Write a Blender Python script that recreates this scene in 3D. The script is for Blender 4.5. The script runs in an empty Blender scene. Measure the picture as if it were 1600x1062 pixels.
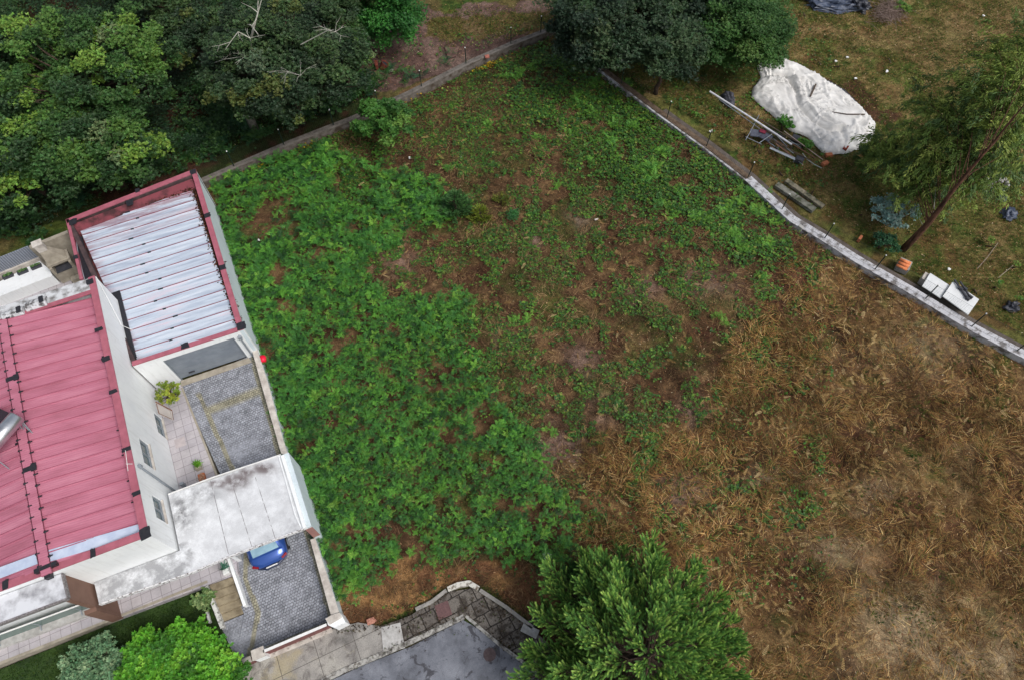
import bpy, math, random
import numpy as np
from mathutils import Vector, Matrix
random.seed(7); RNG = np.random.default_rng(11)
SC = bpy.context.scene; COL = SC.collection
R = math.radians; PI = math.pi

# ------------------------------------------------------------------ camera, sky, sun, exposure
F, H, NV = 1067.0, 32.0, 1130.0
TH = math.atan((NV - 531) / F); CT, ST = math.cos(TH), math.sin(TH)
cam = bpy.data.cameras.new('camera'); co = bpy.data.objects.new('camera', cam); COL.objects.link(co)
co.location = (0, 0, H); co.rotation_euler = (TH, 0, 0)
cam.sensor_width = 36; cam.lens = 36 * F / 1600; cam.clip_end = 3000; SC.camera = co
w = bpy.data.worlds.new('World'); SC.world = w; w.use_nodes = True
nt = w.node_tree; bg = nt.nodes['Background']; sky = nt.nodes.new('ShaderNodeTexSky')
sky.sky_type = 'NISHITA'; sky.sun_disc = False
SUN_EL, SUN_AZ = R(52), R(122)      # azimuth measured clockwise from +Y
sky.sun_elevation = SUN_EL; sky.sun_rotation = SUN_AZ; sky.dust_density = 4.0; sky.air_density = 1.0; sky.ozone_density = 1.0
hs = nt.nodes.new('ShaderNodeHueSaturation'); hs.inputs['Saturation'].default_value = .5     # thin overcast: the blue is washed out
nt.links.new(sky.outputs[0], hs.inputs['Color']); nt.links.new(hs.outputs[0], bg.inputs[0]); bg.inputs[1].default_value = 0.14
sl = bpy.data.lights.new('sun', 'SUN'); sl.energy = 1.9; sl.angle = R(22); sl.color = (1, .975, .95)
so = bpy.data.objects.new('sun', sl); COL.objects.link(so)
sd = Vector((math.sin(SUN_AZ) * math.cos(SUN_EL), math.cos(SUN_AZ) * math.cos(SUN_EL), math.sin(SUN_EL)))
so.rotation_euler = sd.to_track_quat('Z', 'Y').to_euler()
SC.view_settings.view_transform = 'Standard'; SC.view_settings.look = 'None'
SC.view_settings.exposure = 0.0; SC.view_settings.gamma = 1.0

# ------------------------------------------------------------------ survey helpers (photo bearings -> metres on a known level)
def G(u, v, h=0.0):
    x = (u - 800) / F; y = -(v - 531) / F
    dx, dy, dz = x, ST + y * CT, -CT + y * ST
    t = (h - H) / dz
    return (t * dx, t * dy, H + t * dz)
def G2(u, v, h=0.0): return G(u, v, h)[:2]
def PX(x, y, z=0.0):
    q = z - H; d = y * ST - q * CT
    return 800 + F * x / d, 531 - F * (y * CT + q * ST) / d
E1 = np.array([.425, -.905]); E1 /= np.linalg.norm(E1); E2 = np.array([-E1[1], E1[0]])
HANG = math.atan2(E2[1], E2[0])

# ------------------------------------------------------------------ value noise
_lat = {}
def vn(x, y, s, seed=0):
    x = np.asarray(x, float) / s; y = np.asarray(y, float) / s
    if seed not in _lat: _lat[seed] = np.random.default_rng(seed + 100).random((256, 256))
    L = _lat[seed]; xi = np.floor(x).astype(int); yi = np.floor(y).astype(int)
    fx = x - xi; fy = y - yi; fx = fx * fx * (3 - 2 * fx); fy = fy * fy * (3 - 2 * fy)
    a = L[xi % 256, yi % 256]; b = L[(xi + 1) % 256, yi % 256]; c = L[xi % 256, (yi + 1) % 256]; d = L[(xi + 1) % 256, (yi + 1) % 256]
    return (a * (1 - fx) + b * fx) * (1 - fy) + (c * (1 - fx) + d * fx) * fy
def fbm(x, y, s, seed=0, o=4):
    t = 0; a = 1; n = 0
    for i in range(o): t = t + a * vn(x, y, s / 2 ** i, seed + i); n += a; a *= .55
    return t / n
def inpoly(u, v, poly):
    u = np.asarray(u); v = np.asarray(v); r = np.zeros(u.shape, bool); n = len(poly)
    for i in range(n):
        x0, y0 = poly[i]; x1, y1 = poly[(i + 1) % n]
        if y0 == y1: continue
        c = ((y0 > v) != (y1 > v)) & (u < (x1 - x0) * (v - y0) / (y1 - y0) + x0); r ^= c
    return r

# ------------------------------------------------------------------ materials
MATS = {}
def lin(c): return tuple(((x / 255) / 12.92 if x / 255 <= .04045 else ((x / 255 + .055) / 1.055) ** 2.4) for x in c)
def newmat(name):
    m = bpy.data.materials.new(name); m.use_nodes = True; n = m.node_tree; b = n.nodes['Principled BSDF']; MATS[name] = m
    return m, n, b
def coords(n, rot=0.0, scale=(1, 1, 1)):
    g = n.nodes.new('ShaderNodeNewGeometry'); mp = n.nodes.new('ShaderNodeMapping'); mp.vector_type = 'TEXTURE'
    mp.inputs['Rotation'].default_value = (0, 0, rot); mp.inputs['Scale'].default_value = scale
    n.links.new(g.outputs['Position'], mp.inputs[0]); return mp.outputs[0]
def noise(n, vec, s, d=6, r=.6, dist=0.0):
    t = n.nodes.new('ShaderNodeTexNoise'); t.inputs['Scale'].default_value = s; t.inputs['Detail'].default_value = d
    t.inputs['Roughness'].default_value = r; t.inputs['Distortion'].default_value = dist; n.links.new(vec, t.inputs['Vector']); return t.outputs[0]
def ramp(n, fac, pts):
    r = n.nodes.new('ShaderNodeValToRGB'); e = r.color_ramp.elements
    while len(e) < len(pts): e.new(.5)
    for i, (p, c) in enumerate(pts):
        e[i].position = p; e[i].color = (c, c, c, 1) if not hasattr(c, '__len__') else (*c, 1)
    n.links.new(fac, r.inputs[0]); return r.outputs[0]
def mix(n, fac, a, b, mode='MIX'):
    m = n.nodes.new('ShaderNodeMix'); m.data_type = 'RGBA'; m.blend_type = mode
    for si, v in ((0, fac), (6, a), (7, b)):
        sock = m.inputs[si]
        if hasattr(v, 'is_output'): n.links.new(v, sock)
        elif hasattr(v, '__len__'): sock.default_value = (*v, 1)
        else: sock.default_value = v if si == 0 else (v, v, v, 1)
    return m.outputs[2]
def bump(n, b, h, st, dist=.02):
    k = n.nodes.new('ShaderNodeBump'); k.inputs['Strength'].default_value = st; k.inputs['Distance'].default_value = dist
    n.links.new(h, k.inputs['Height']); n.links.new(k.outputs[0], b.inputs['Normal'])
def simple(name, c, c2=None, s=6.0, rough=.7, metal=0.0, bmp=.15, spec=.3, cov=(.35, .65), rot=0, sc=(1, 1, 1)):
    m, n, b = newmat(name); v = coords(n, rot, sc); f = noise(n, v, s)
    c2 = c2 or tuple(x * .8 for x in c)
    n.links.new(ramp(n, f, [(cov[0], c), (cov[1], c2)]), b.inputs['Base Color'])
    b.inputs['Roughness'].default_value = rough; b.inputs['Metallic'].default_value = metal; b.inputs['Specular IOR Level'].default_value = spec
    if bmp: bump(n, b, noise(n, v, s * 6), bmp)
    return m
def attrmat(name, rough=.6, transl=0.0, spec=.25, sheen=0):
    m, n, b = newmat(name); a = n.nodes.new('ShaderNodeAttribute'); a.attribute_name = 'Col'
    n.links.new(a.outputs[0], b.inputs['Base Color']); b.inputs['Roughness'].default_value = rough; b.inputs['Specular IOR Level'].default_value = spec
    if transl:
        t = n.nodes.new('ShaderNodeBsdfTranslucent'); n.links.new(a.outputs[0], t.inputs[0]); mx = n.nodes.new('ShaderNodeMixShader'); mx.inputs[0].default_value = transl
        o = n.nodes['Material Output']; n.links.new(b.outputs[0], mx.inputs[1]); n.links.new(t.outputs[0], mx.inputs[2]); n.links.new(mx.outputs[0], o.inputs[0])
    return m
LEAF = attrmat('leaf', .5, .12, .3); STRAW = attrmat('straw', .8, .1, .15); FERN = attrmat('fern', .55, .12, .25)
BARK = simple('bark', (.09, .06, .042), (.03, .02, .015), 9, .9, bmp=.6)
BARKG = simple('bark_grey', (.26, .25, .21), (.10, .09, .07), 7, .9, bmp=.5)
DEADW = simple('dead_wood', (.50, .49, .43), (.28, .27, .22), 5, .85)
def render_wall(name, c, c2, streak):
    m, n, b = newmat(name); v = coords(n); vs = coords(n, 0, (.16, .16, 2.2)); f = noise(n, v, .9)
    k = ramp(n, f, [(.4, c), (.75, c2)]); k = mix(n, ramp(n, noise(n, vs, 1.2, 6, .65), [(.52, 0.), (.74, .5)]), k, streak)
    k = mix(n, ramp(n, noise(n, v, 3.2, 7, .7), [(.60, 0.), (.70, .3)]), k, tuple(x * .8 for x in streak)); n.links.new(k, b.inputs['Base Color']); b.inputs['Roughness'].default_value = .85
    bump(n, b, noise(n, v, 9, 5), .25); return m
WHITEW = render_wall('white_render', (.82, .84, .84), (.74, .76, .77), (.58, .58, .56))
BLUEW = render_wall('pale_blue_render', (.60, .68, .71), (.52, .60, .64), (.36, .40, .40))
CREAM = simple('cream_coping', (.62, .58, .52), (.38, .34, .30), 2.6, .85, bmp=.2)
REDM = simple('red_painted_metal', (.42, .13, .17), (.32, .095, .125), 3, .42, bmp=.05, spec=.4)
MAROON = simple('maroon_panel', (.20, .075, .07), (.14, .05, .05), 3, .55)
BROWNW = simple('brown_render', (.20, .115, .085), (.17, .095, .07), 3, .8)
BITU = simple('black_bitumen', (.018, .018, .024), (.03, .03, .035), 12, .5, bmp=.3)
CONC = simple('concrete', (.36, .34, .31), (.22, .21, .19), 3, .9, bmp=.3)
CONCL = simple('light_concrete', (.52, .51, .49), (.33, .32, .30), 4, .9, bmp=.3)
CONCB = simple('beige_concrete', (.40, .36, .29), (.27, .24, .19), 3, .9, bmp=.3)
DARKM = simple('dark_green_metal', (.012, .03, .022), None, 5, .5)
WHITEP = simple('white_plastic', (.8, .8, .78), (.7, .7, .68), 5, .5)
GREYM = simple('grey_metal', (.30, .33, .36), (.24, .27, .30), 4, .45, .2)
STEEL = simple('polished_steel', (.62, .64, .66), (.45, .47, .49), 3, .3, .9, sc=(1, 1, 1))
DARKP = simple('dark_plastic', (.035, .037, .045), (.06, .06, .07), 5, .5)
GLASSD = simple('dark_glass', (.10, .15, .16), (.07, .10, .11), 1.2, .06, bmp=0, spec=.8)
GLASSG = simple('green_glass', (.13, .20, .18), (.10, .16, .14), 1, .12, bmp=0, spec=.7)
TERRA = simple('terracotta', (.50, .18, .08), (.38, .12, .06), 9, .85)
WOOD = simple('weathered_wood', (.12, .09, .07), (.06, .045, .035), 12, .9)
BRWOOD = simple('brown_wood', (.20, .10, .06), (.13, .06, .04), 8, .6)
PEBB = simple('terracotta_chips', (.48, .28, .18), (.28, .14, .09), 22, .9, bmp=.5)

# ------------------------------------------------------------------ mesh builders
class MB:
    def __init__(s): s.v = []; s.f = []; s.c = []
    def add(s, vs, fs):
        b = len(s.v); s.v += [tuple(p) for p in vs]; s.f += [tuple(b + i for i in f) for f in fs]; return s
    def prism(s, poly, z0, z1):
        n = len(poly); z0 = z0 if hasattr(z0, '__len__') else [z0] * n; z1 = z1 if hasattr(z1, '__len__') else [z1] * n
        ar = sum(poly[i][0] * poly[(i + 1) % n][1] - poly[(i + 1) % n][0] * poly[i][1] for i in range(n))
        if ar < 0: poly = poly[::-1]; z0 = z0[::-1]; z1 = z1[::-1]
        vs = [(p[0], p[1], z) for p, z in zip(poly, z0)] + [(p[0], p[1], z) for p, z in zip(poly, z1)]
        fs = [tuple(range(n))[::-1], tuple(range(n, 2 * n))] + [(i, (i + 1) % n, n + (i + 1) % n, n + i) for i in range(n)]
        return s.add(vs, fs)
    def box(s, c, sx, sy, z0, z1, ang=None):
        ang = HANG if ang is None else ang; a = np.array([math.cos(ang), math.sin(ang)]); b = np.array([-a[1], a[0]]); c = np.array(c[:2])
        return s.prism([tuple(c + a * i * sx / 2 + b * j * sy / 2) for i, j in ((-1, -1), (1, -1), (1, 1), (-1, 1))], z0, z1)
    def tube(s, pts, rad, n=8, cap=True):
        pts = [Vector(p) for p in pts]; rad = rad if hasattr(rad, '__len__') else [rad] * len(pts); vs = []; prev = None
        for i, p in enumerate(pts):
            d = (pts[min(i + 1, len(pts) - 1)] - pts[max(i - 1, 0)]).normalized()
            if prev is None: u = d.orthogonal().normalized()
            else: u = (prev - d * prev.dot(d)); u = u.normalized() if u.length > 1e-6 else d.orthogonal().normalized()
            prev = u; v = d.cross(u)
            vs += [p + (u * math.cos(2 * PI * k / n) + v * math.sin(2 * PI * k / n)) * rad[i] for k in range(n)]
        fs = [(i * n + k, i * n + (k + 1) % n, (i + 1) * n + (k + 1) % n, (i + 1) * n + k) for i in range(len(pts) - 1) for k in range(n)]
        if cap: fs += [tuple(range(n))[::-1], tuple((len(pts) - 1) * n + k for k in range(n))]
        return s.add(vs, fs)
    def wall(s, pts, wd, z0, z1, side=0.0):
        """strip along pts, width wd, shifted by side*wd to the left"""
        P = [np.array(p[:2], float) for p in pts]; L = []; Rr = []
        for i, p in enumerate(P):
            ds = []
            if i: d = P[i] - P[i - 1]; ds.append(d / np.linalg.norm(d))
            if i < len(P) - 1: d = P[i + 1] - P[i]; ds.append(d / np.linalg.norm(d))
            d = sum(ds); d /= np.linalg.norm(d); k = 1 / max(.3, float(d @ ds[0])); nrm = np.array([-d[1], d[0]]) * k
            L.append(p + nrm * wd * (.5 + side)); Rr.append(p + nrm * wd * (-.5 + side))
        n = len(P); z0 = z0 if hasattr(z0, '__len__') else [z0] * n; z1 = z1 if hasattr(z1, '__len__') else [z1] * n
        vs = []
        for i in range(n): vs += [(*Rr[i], z0[i]), (*L[i], z0[i]), (*L[i], z1[i]), (*Rr[i], z1[i])]
        fs = [(0, 1, 2, 3)[::1]]
        for i in range(n - 1):
            a = 4 * i; b = a + 4
            fs += [(a + 3, b + 3, b + 2, a + 2)[::1], (a, b, b + 3, a + 3), (a + 1, a + 2, b + 2, b + 1), (a, a + 1, b + 1, b)]
        fs += [(4 * n - 4, 4 * n - 1, 4 * n - 2, 4 * n - 3)]
        return s.add(vs, fs)
    def sphere(s, c, r, nu=10, nv=6, sq=1.0):
        vs = [(c[0], c[1], c[2] + r * sq)]; 
        for j in range(1, nv):
            t = PI * j / nv
            vs += [(c[0] + r * math.sin(t) * math.cos(2 * PI * i / nu), c[1] + r * math.sin(t) * math.sin(2 * PI * i / nu), c[2] + r * sq * math.cos(t)) for i in range(nu)]
        vs.append((c[0], c[1], c[2] - r * sq)); fs = [(0, 1 + i, 1 + (i + 1) % nu) for i in range(nu)]
        for j in range(nv - 2): fs += [(1 + j * nu + i, 1 + (j + 1) * nu + i, 1 + (j + 1) * nu + (i + 1) % nu, 1 + j * nu + (i + 1) % nu) for i in range(nu)]
        l = len(vs) - 1; fs += [(l, 1 + (nv - 2) * nu + (i + 1) % nu, 1 + (nv - 2) * nu + i) for i in range(nu)]
        return s.add(vs, fs)
    def obj(s, name, m, parent=None, smooth=False, bevel=0.0):
        me = bpy.data.meshes.new(name); off = parent_loc(parent)
        me.from_pydata([(a - off[0], b - off[1], c - off[2]) for a, b, c in s.v], [], s.f); me.update()
        me.materials.append(m if not isinstance(m, str) else MATS[m])
        if smooth: me.polygons.foreach_set('use_smooth', [True] * len(me.polygons))
        o = bpy.data.objects.new(name, me); COL.objects.link(o); o.parent = parent
        if bevel:
            bv = o.modifiers.new('bevel', 'BEVEL'); bv.width = bevel; bv.segments = 2; bv.limit_method = 'ANGLE'
        return o
def parent_loc(p):
    t = [0, 0, 0]
    while p is not None:
        for i in range(3): t[i] += p.location[i]
        p = p.parent
    return t
def tag(o, label=None, cat=None, group=None, kind=None):
    if label: o['label'] = label
    if cat: o['category'] = cat
    if group: o['group'] = group
    if kind: o['kind'] = kind
    return o
def thing(name, label, cat, loc, group=None):
    o = bpy.data.objects.new(name, None); COL.objects.link(o); o.location = loc; o.empty_display_size = .3
    return tag(o, label, cat, group)

def big_mesh(name, V, faces_list, C, m, parent=None):
    """V (n,3), faces_list: list of (k, m) int arrays, C (n,3) colours"""
    me = bpy.data.meshes.new(name); off = np.array(parent_loc(parent)); V = V - off
    nl = sum(f.size for f in faces_list); nf = sum(len(f) for f in faces_list)
    me.vertices.add(len(V)); me.vertices.foreach_set('co', V.astype(np.float32).ravel())
    me.loops.add(nl); me.polygons.add(nf)
    me.loops.foreach_set('vertex_index', np.concatenate([f.ravel() for f in faces_list]).astype(np.int32))
    st = []; o = 0
    for f in faces_list: st.append(np.arange(len(f)) * f.shape[1] + o); o += f.size
    me.polygons.foreach_set('loop_start', np.concatenate(st).astype(np.int32))
    me.update(calc_edges=True)
    if C is not None:
        a = me.color_attributes.new('Col', 'FLOAT_COLOR', 'POINT'); cc = np.ones((len(V), 4), np.float32); cc[:, :3] = np.clip(C, 0, 1); a.data.foreach_set('color', cc.ravel())
    me.materials.append(m); ob = bpy.data.objects.new(name, me); COL.objects.link(ob); ob.parent = parent
    return ob

def rot(yaw, tilt, roll=None):
    """tilt about local y (x axis rises with tilt>0) then yaw about z"""
    n = len(yaw); cy, sy, ct, st = np.cos(yaw), np.sin(yaw), np.cos(tilt), np.sin(tilt)
    M = np.zeros((n, 3, 3)); M[:, 0, 0] = cy * ct; M[:, 0, 1] = -sy; M[:, 0, 2] = -cy * st
    M[:, 1, 0] = sy * ct; M[:, 1, 1] = cy; M[:, 1, 2] = -sy * st; M[:, 2, 0] = st; M[:, 2, 2] = ct
    if roll is not None:
        cr, sr = np.cos(roll), np.sin(roll); Q = np.zeros((n, 3, 3)); Q[:, 0, 0] = 1; Q[:, 1, 1] = cr; Q[:, 1, 2] = -sr; Q[:, 2, 1] = sr; Q[:, 2, 2] = cr
        M = M @ Q
    return M
def aim(D):
    """matrices whose x axis is D"""
    D = D / np.linalg.norm(D, axis=1, keepdims=True); up = np.tile([0, 0, 1.], (len(D), 1)); up[np.abs(D[:, 2]) > .95] = [1, 0, 0]
    Y = np.cross(up, D); Y /= np.linalg.norm(Y, axis=1, keepdims=True); Z = np.cross(D, Y)
    return np.stack([D, Y, Z], axis=2)
class Acc:
    def __init__(s): s.V = []; s.F = {}; s.C = []; s.n = 0
    def put(s, tpl, pos, M, scale, col):
        """tpl = (verts, list of faces arrays, per-vertex tint or None)"""
        TV, TF, TC = tpl; N = len(pos)
        if N == 0: return
        scale = np.asarray(scale, float); scale = np.full(N, scale) if scale.ndim == 0 else scale
        sc = scale[:, None, None] if scale.ndim == 1 else scale[:, None, :]
        V = np.einsum('nij,nkj->nki', M, TV[None] * sc) + pos[:, None, :]; k = len(TV)
        c = np.repeat(col[:, None, :], k, 1)
        if TC is not None: c = c * TC[None]
        s.V.append(V.reshape(-1, 3)); s.C.append(c.reshape(-1, 3))
        for f in TF:
            ff = (f[None] + (np.arange(N) * k)[:, None, None] + s.n).reshape(-1, f.shape[1]); s.F.setdefault(f.shape[1], []).append(ff)
        s.n += N * k
    def obj(s, name, m, parent=None):
        if not s.V: return None
        return big_mesh(name, np.concatenate(s.V), [np.concatenate(s.F[k]) for k in s.F], np.concatenate(s.C), m, parent)

# ---- leaf templates
def t_leaf(w=.5, lo=False):
    if lo: return np.array([(0, 0, 0), (.5, w / 2, .07), (1, 0, -.06), (.5, -w / 2, .07)]), [np.array([(0, 1, 2), (0, 2, 3)])], None
    V = np.array([(0, 0, 0), (.45, w / 2, .06), (1, 0, -.08), (.45, -w / 2, .06), (.5, 0, 0)]); return V, [np.array([(0, 4, 1), (1, 4, 2), (2, 4, 3), (3, 4, 0)])], None
def t_rosette(n, w, r, lift=.35, seed=0, lo=False):
    g = np.random.default_rng(seed); V = []; Fc = []; C = []
    for i in range(n):
        L, Fl, _ = t_leaf(w, lo); K = len(L); a = 2 * PI * i / n + g.uniform(-.4, .4); t = g.uniform(-.1, lift * 2); s = g.uniform(.6, 1) * r
        M = rot(np.array([a]), np.array([t]), np.array([g.uniform(-.5, .5)]))[0]; Fc.append(Fl[0] + K * i)
        V.append((L * s) @ M.T + np.array([0, 0, g.uniform(-.1, .1) * r])); C.append(np.ones((K, 3)) * g.uniform(.75, 1.2))
    return np.concatenate(V), [np.concatenate(Fc)], np.concatenate(C)
def t_frond(seed=0, pairs=9, arch=.35, wid=.42):
    g = np.random.default_rng(seed); V = []; Q = []; C = []
    def arc(t): return np.array([t * (1 - .12 * t), 0, arch * (t * 1.1 - 1.35 * t * t)])
    def addq(a, b, c, d, k):
        n = len(V); V.extend([a, b, c, d]); Q.append((n, n + 1, n + 2, n + 3)); C.extend([k] * 4)
    for i in range(4): a, b = arc(i / 4), arc((i + 1) / 4); h = .012 * (1 - i / 4.5); addq(a - [0, h, 0], b - [0, h * .7, 0], b + [0, h * .7, 0], a + [0, h, 0], .9)
    for i in range(pairs):
        t = .14 + .84 * i / (pairs - 1) * .98; L = wid * (1 - t) ** .75 * (1.0 if i else .8) + .05; p = arc(t); bw = .062 * (1.05 - .5 * t)
        for sgn in (1, -1):
            sw = g.uniform(.25, .5); tip = p + np.array([L * sw, sgn * L, -L * g.uniform(.1, .45)])
            md = p + (tip - p) * .42; d = tip - p; nn = np.array([d[1], -d[0], 0]); nn /= np.linalg.norm(nn) + 1e-9
            k = g.uniform(.85, 1.15) * (.72 + .5 * t)
            addq(p, md + nn * bw * .62 + [0, 0, .01], tip, md - nn * bw * .62, k)
            if L > .26 and i % 2 == 0:   # side lobes give the lacy edge
                for f in (.3, .55, .75):
                    q = p + d * f; l2 = L * .22 * (1.1 - f)
                    for s2 in (1, -1):
                        tp = q + nn * s2 * l2 + d / np.linalg.norm(d) * l2 * .7; addq(q - d * .03, q + (tp - q) * .5 + d * .05, tp, q + (tp - q) * .4 - d * .03, k * g.uniform(.85, 1.15))
    tip = arc(1.0); addq(arc(.93) - [0, .03, 0], tip, tip + [.03, 0, -.02], arc(.93) + [0, .03, 0], 1.1)
    V = np.array(V); C = np.array(C)[:, None] * np.ones((1, 3)); return V, [np.array(Q)], C
FRONDS = [t_frond(i, 8 + i % 3, .25 + .1 * (i % 3), .29 + .04 * (i % 3)) for i in range(6)]
DRYF = [t_frond(40 + i, 7, .12, .17) for i in range(6)]
def t_blade(seed, curve=.5, seg=4, w=.03):
    g = np.random.default_rng(seed); V = []; Q = []; p = np.zeros(3); a = 0; z = .0
    for i in range(seg + 1):
        ww = w * (1 - i / (seg + .6)); nrm = np.array([-math.sin(a), math.cos(a), 0])
        V += [p - nrm * ww / 2, p + nrm * ww / 2]
        p = p + np.array([math.cos(a), math.sin(a), g.uniform(-.15, .2)]) / seg; a += g.uniform(-curve, curve)
    for i in range(seg): Q.append((2 * i, 2 * i + 2, 2 * i + 3, 2 * i + 1))
    return np.array(V), [np.array(Q)], None
BLADES = [t_blade(i, .3, 3, .036) for i in range(8)]
def t_tuft(n, seed, w=.07, lean=1.0):
    g = np.random.default_rng(seed); V = []; T = []
    for i in range(n):
        a = g.uniform(0, 2 * PI); t = g.uniform(.2, lean); L = g.uniform(.5, 1); b = np.array([g.uniform(-.12, .12), g.uniform(-.12, .12), 0])
        d = np.array([math.cos(a) * math.sin(t), math.sin(a) * math.sin(t), math.cos(t)]) * L; s = np.array([-math.sin(a), math.cos(a), 0]) * w / 2
        k = len(V); V += [b - s, b + s, b + d * .6 + s * .7 + [0, 0, .05], b + d + [0, 0, -.12 * t]]; T += [(k, k + 1, k + 2), (k, k + 2, k + 3)]
    return np.array(V), [np.array(T)], None
TUFTS = [t_tuft(12, i, .08, 1.3) for i in range(5)]
ROS = [t_rosette(7, .55, 1, .3, i, True) for i in range(5)]
ROS_W = [t_rosette(5, .85, 1, .2, 20 + i, True) for i in range(4)]
def rnd(n, a=0., b=1.): return RNG.uniform(a, b, n)
def tint(base, n, dv=.25, hue=.12):
    b = np.tile(np.array(base, float), (n, 1)) * rnd(n, 1 - dv, 1 + dv)[:, None]
    b[:, 0] *= rnd(n, 1 - hue, 1 + hue * 2); return b
def palette(cols, wts, n, dv=.2):
    cols = np.array(cols, float); i = RNG.choice(len(cols), n, p=np.array(wts) / sum(wts)); return cols[i] * rnd(n, 1 - dv, 1 + dv)[:, None]

# ================================================================== GROUND
FIELD = [(322, 285), (440, 235), (560, 190), (640, 145), (735, 100), (848, 52), (900, 80), (952, 118), (1105, 225), (1240, 350), (1300, 385), (1430, 462), (1620, 572), (1750, 640), (1750, 1300), (860, 1300), (840, 985), (750, 910), (700, 915), (600, 970), (540, 972), (500, 845), (440, 700), (400, 545)]
DRY = [(1240, 380), (1300, 392), (1430, 470), (1750, 660), (1750, 1350), (1150, 1300), (1110, 900), (1010, 870), (900, 850), (870, 760), (900, 700), (1020, 660), (1110, 640), (1130, 560), (1180, 500)]
FOREST = [(-900, -500), (560, -60), (590, 30), (575, 110), (600, 160), (500, 215), (320, 275), (110, 340), (-300, 480), (-900, 700)]
PATHP = [(545, 60), (640, 20), (900, -10), (1000, 20), (850, 50), (740, 95), (640, 140), (590, 150)]
SIDEFR = [(540, 972), (520, 930), (620, 880), (760, 875), (870, 890), (860, 985), (750, 912), (700, 915), (600, 972)]
NEYARD = [(960, 110), (1000, -200), (2300, -500), (2300, 900), (1600, 545), (1430, 445), (1240, 330), (1105, 215)]
gx = np.concatenate([-np.geomspace(600, 42, 26), np.arange(-41, 41.01, .15), np.geomspace(42, 600, 26)])
gy = np.concatenate([-np.geomspace(500, 4, 22), np.arange(-3.5, 52.01, .15), np.geomspace(53, 700, 26)])
X, Y = np.meshgrid(gx, gy); XF, YF = X.ravel(), Y.ravel()
def px_xy(x, y):
    d = np.maximum(y * ST + H * CT, 1.0); return 800 + F * x / d, 531 - F * (y * CT - H * ST) / d
def warped(x, y, amp=22, s=1.6, seed=31):
    u, v = px_xy(x, y); return u + (fbm(x, y, s, seed) - .5) * 2 * amp, v + (fbm(x, y, s, seed + 9) - .5) * 2 * amp
U, V_ = warped(XF, YF); near = (np.abs(XF) < 60) & (YF > -12) & (YF < 75)
def ss(a, b, x): t = np.clip((x - a) / (b - a), 0, 1); return (t * t * (3 - 2 * t))[:, None]
def L3(*c): return np.array(lin(c))
n1 = fbm(XF, YF, 2.2, 1); n2 = fbm(XF, YF, .8, 5); n3 = fbm(XF, YF, 5, 12); n4 = fbm(XF, YF, .45, 22, 3)
soil = L3(76, 56, 40) * (1 - ss(.4, .6, n2)) + L3(112, 88, 62) * ss(.4, .6, n2)
grn = L3(50, 72, 30) * (1 - ss(.4, .6, n4)) + L3(74, 86, 38) * ss(.4, .6, n4)
straw = L3(106, 82, 52) * (1 - ss(.35, .65, n2)) + L3(136, 110, 74) * ss(.35, .65, n2)
rust = L3(78, 56, 42); pale = L3(146, 122, 112)
# beyond the plots: rough green and brown ground
C = soil * .55 + grn * .45
C = C + (grn - C) * ss(.42, .62, n1)
def lay(mask, col, k=1.0):
    global C
    m = mask.astype(float); m = m[:, None] if m.ndim == 1 else m
    C = C + (col - C) * m * k
infield = inpoly(U, V_, FIELD) & near
fieldc = soil + (grn - soil) * ss(.45, .62, n1) * .75; fieldc = fieldc + (rust - fieldc) * ss(.5, .7, n3) * .5
fieldc = fieldc + (straw - fieldc) * ss(.56, .7, n2 * .6 + n4 * .4) * .5
lay(infield, fieldc)
dryc = straw + (rust - straw) * ss(.46, .6, n1) * .7; dryc = dryc + (soil - dryc) * ss(.56, .7, n2) * .6; dryc = dryc + (L3(156, 132, 92) - dryc) * ss(.52, .66, n3) * .5; dryc = dryc + (L3(50, 40, 28) - dryc) * ss(.52, .68, fbm(XF, YF, 1.9, 88, 3)) * .65
dryc = dryc + (grn - dryc) * ss(.62, .74, fbm(XF, YF, 1.3, 44)) * .7
lay(inpoly(U, V_, DRY) & near, dryc)
NEY = inpoly(U, V_, NEYARD)
nec = L3(88, 88, 46) + (L3(112, 98, 62) - L3(88, 88, 46)) * ss(.42, .6, n1); nec = nec + (L3(58, 76, 32) - nec) * ss(.5, .66, n2) * .8; nec = nec + (L3(92, 66, 44) - nec) * ss(.55, .7, fbm(XF, YF, 1.5, 61)) * .7
lay(NEY, nec * 1.18)
FO = inpoly(U, V_, FOREST); lay(inpoly(U, V_, [(850, 60), (950, 122), (1105, 232), (1240, 352), (1235, 400), (1190, 440), (1150, 400), (1060, 355), (1000, 320), (930, 280), (860, 200), (790, 165), (780, 110)]) & near, L3(58, 66, 34), .35)
lay(FO, L3(62, 42, 32) + (L3(40, 50, 24) - L3(62, 42, 32)) * ss(.45, .6, n1))
lay(inpoly(U, V_, PATHP) & near, L3(92, 72, 66) + (L3(112, 92, 84) - L3(92, 72, 66)) * ss(.4, .6, n1))
# two worn wheel tracks with a mossy middle on the yard path
tr = inpoly(U, V_, [(660, 25), (850, 20), (960, 30), (840, 55), (740, 62), (655, 50)]) & near
lay(tr, L3(84, 80, 38) + (L3(100, 84, 54) - L3(84, 80, 38)) * ss(.4, .6, n2), .85)
lay(inpoly(U, V_, SIDEFR) & near, L3(158, 120, 78) + (L3(116, 82, 58) - L3(158, 120, 78)) * ss(.35, .6, n2))
lay(inpoly(U, V_, [(1215, 350), (1310, 400), (1260, 450), (1200, 500), (1190, 430)]) & near, L3(88, 58, 48), .8)
lay(inpoly(U, V_, [(1290, 120), (1330, 130), (1400, 180), (1385, 200), (1340, 165)]) & near, L3(78, 52, 42), .9)
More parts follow.
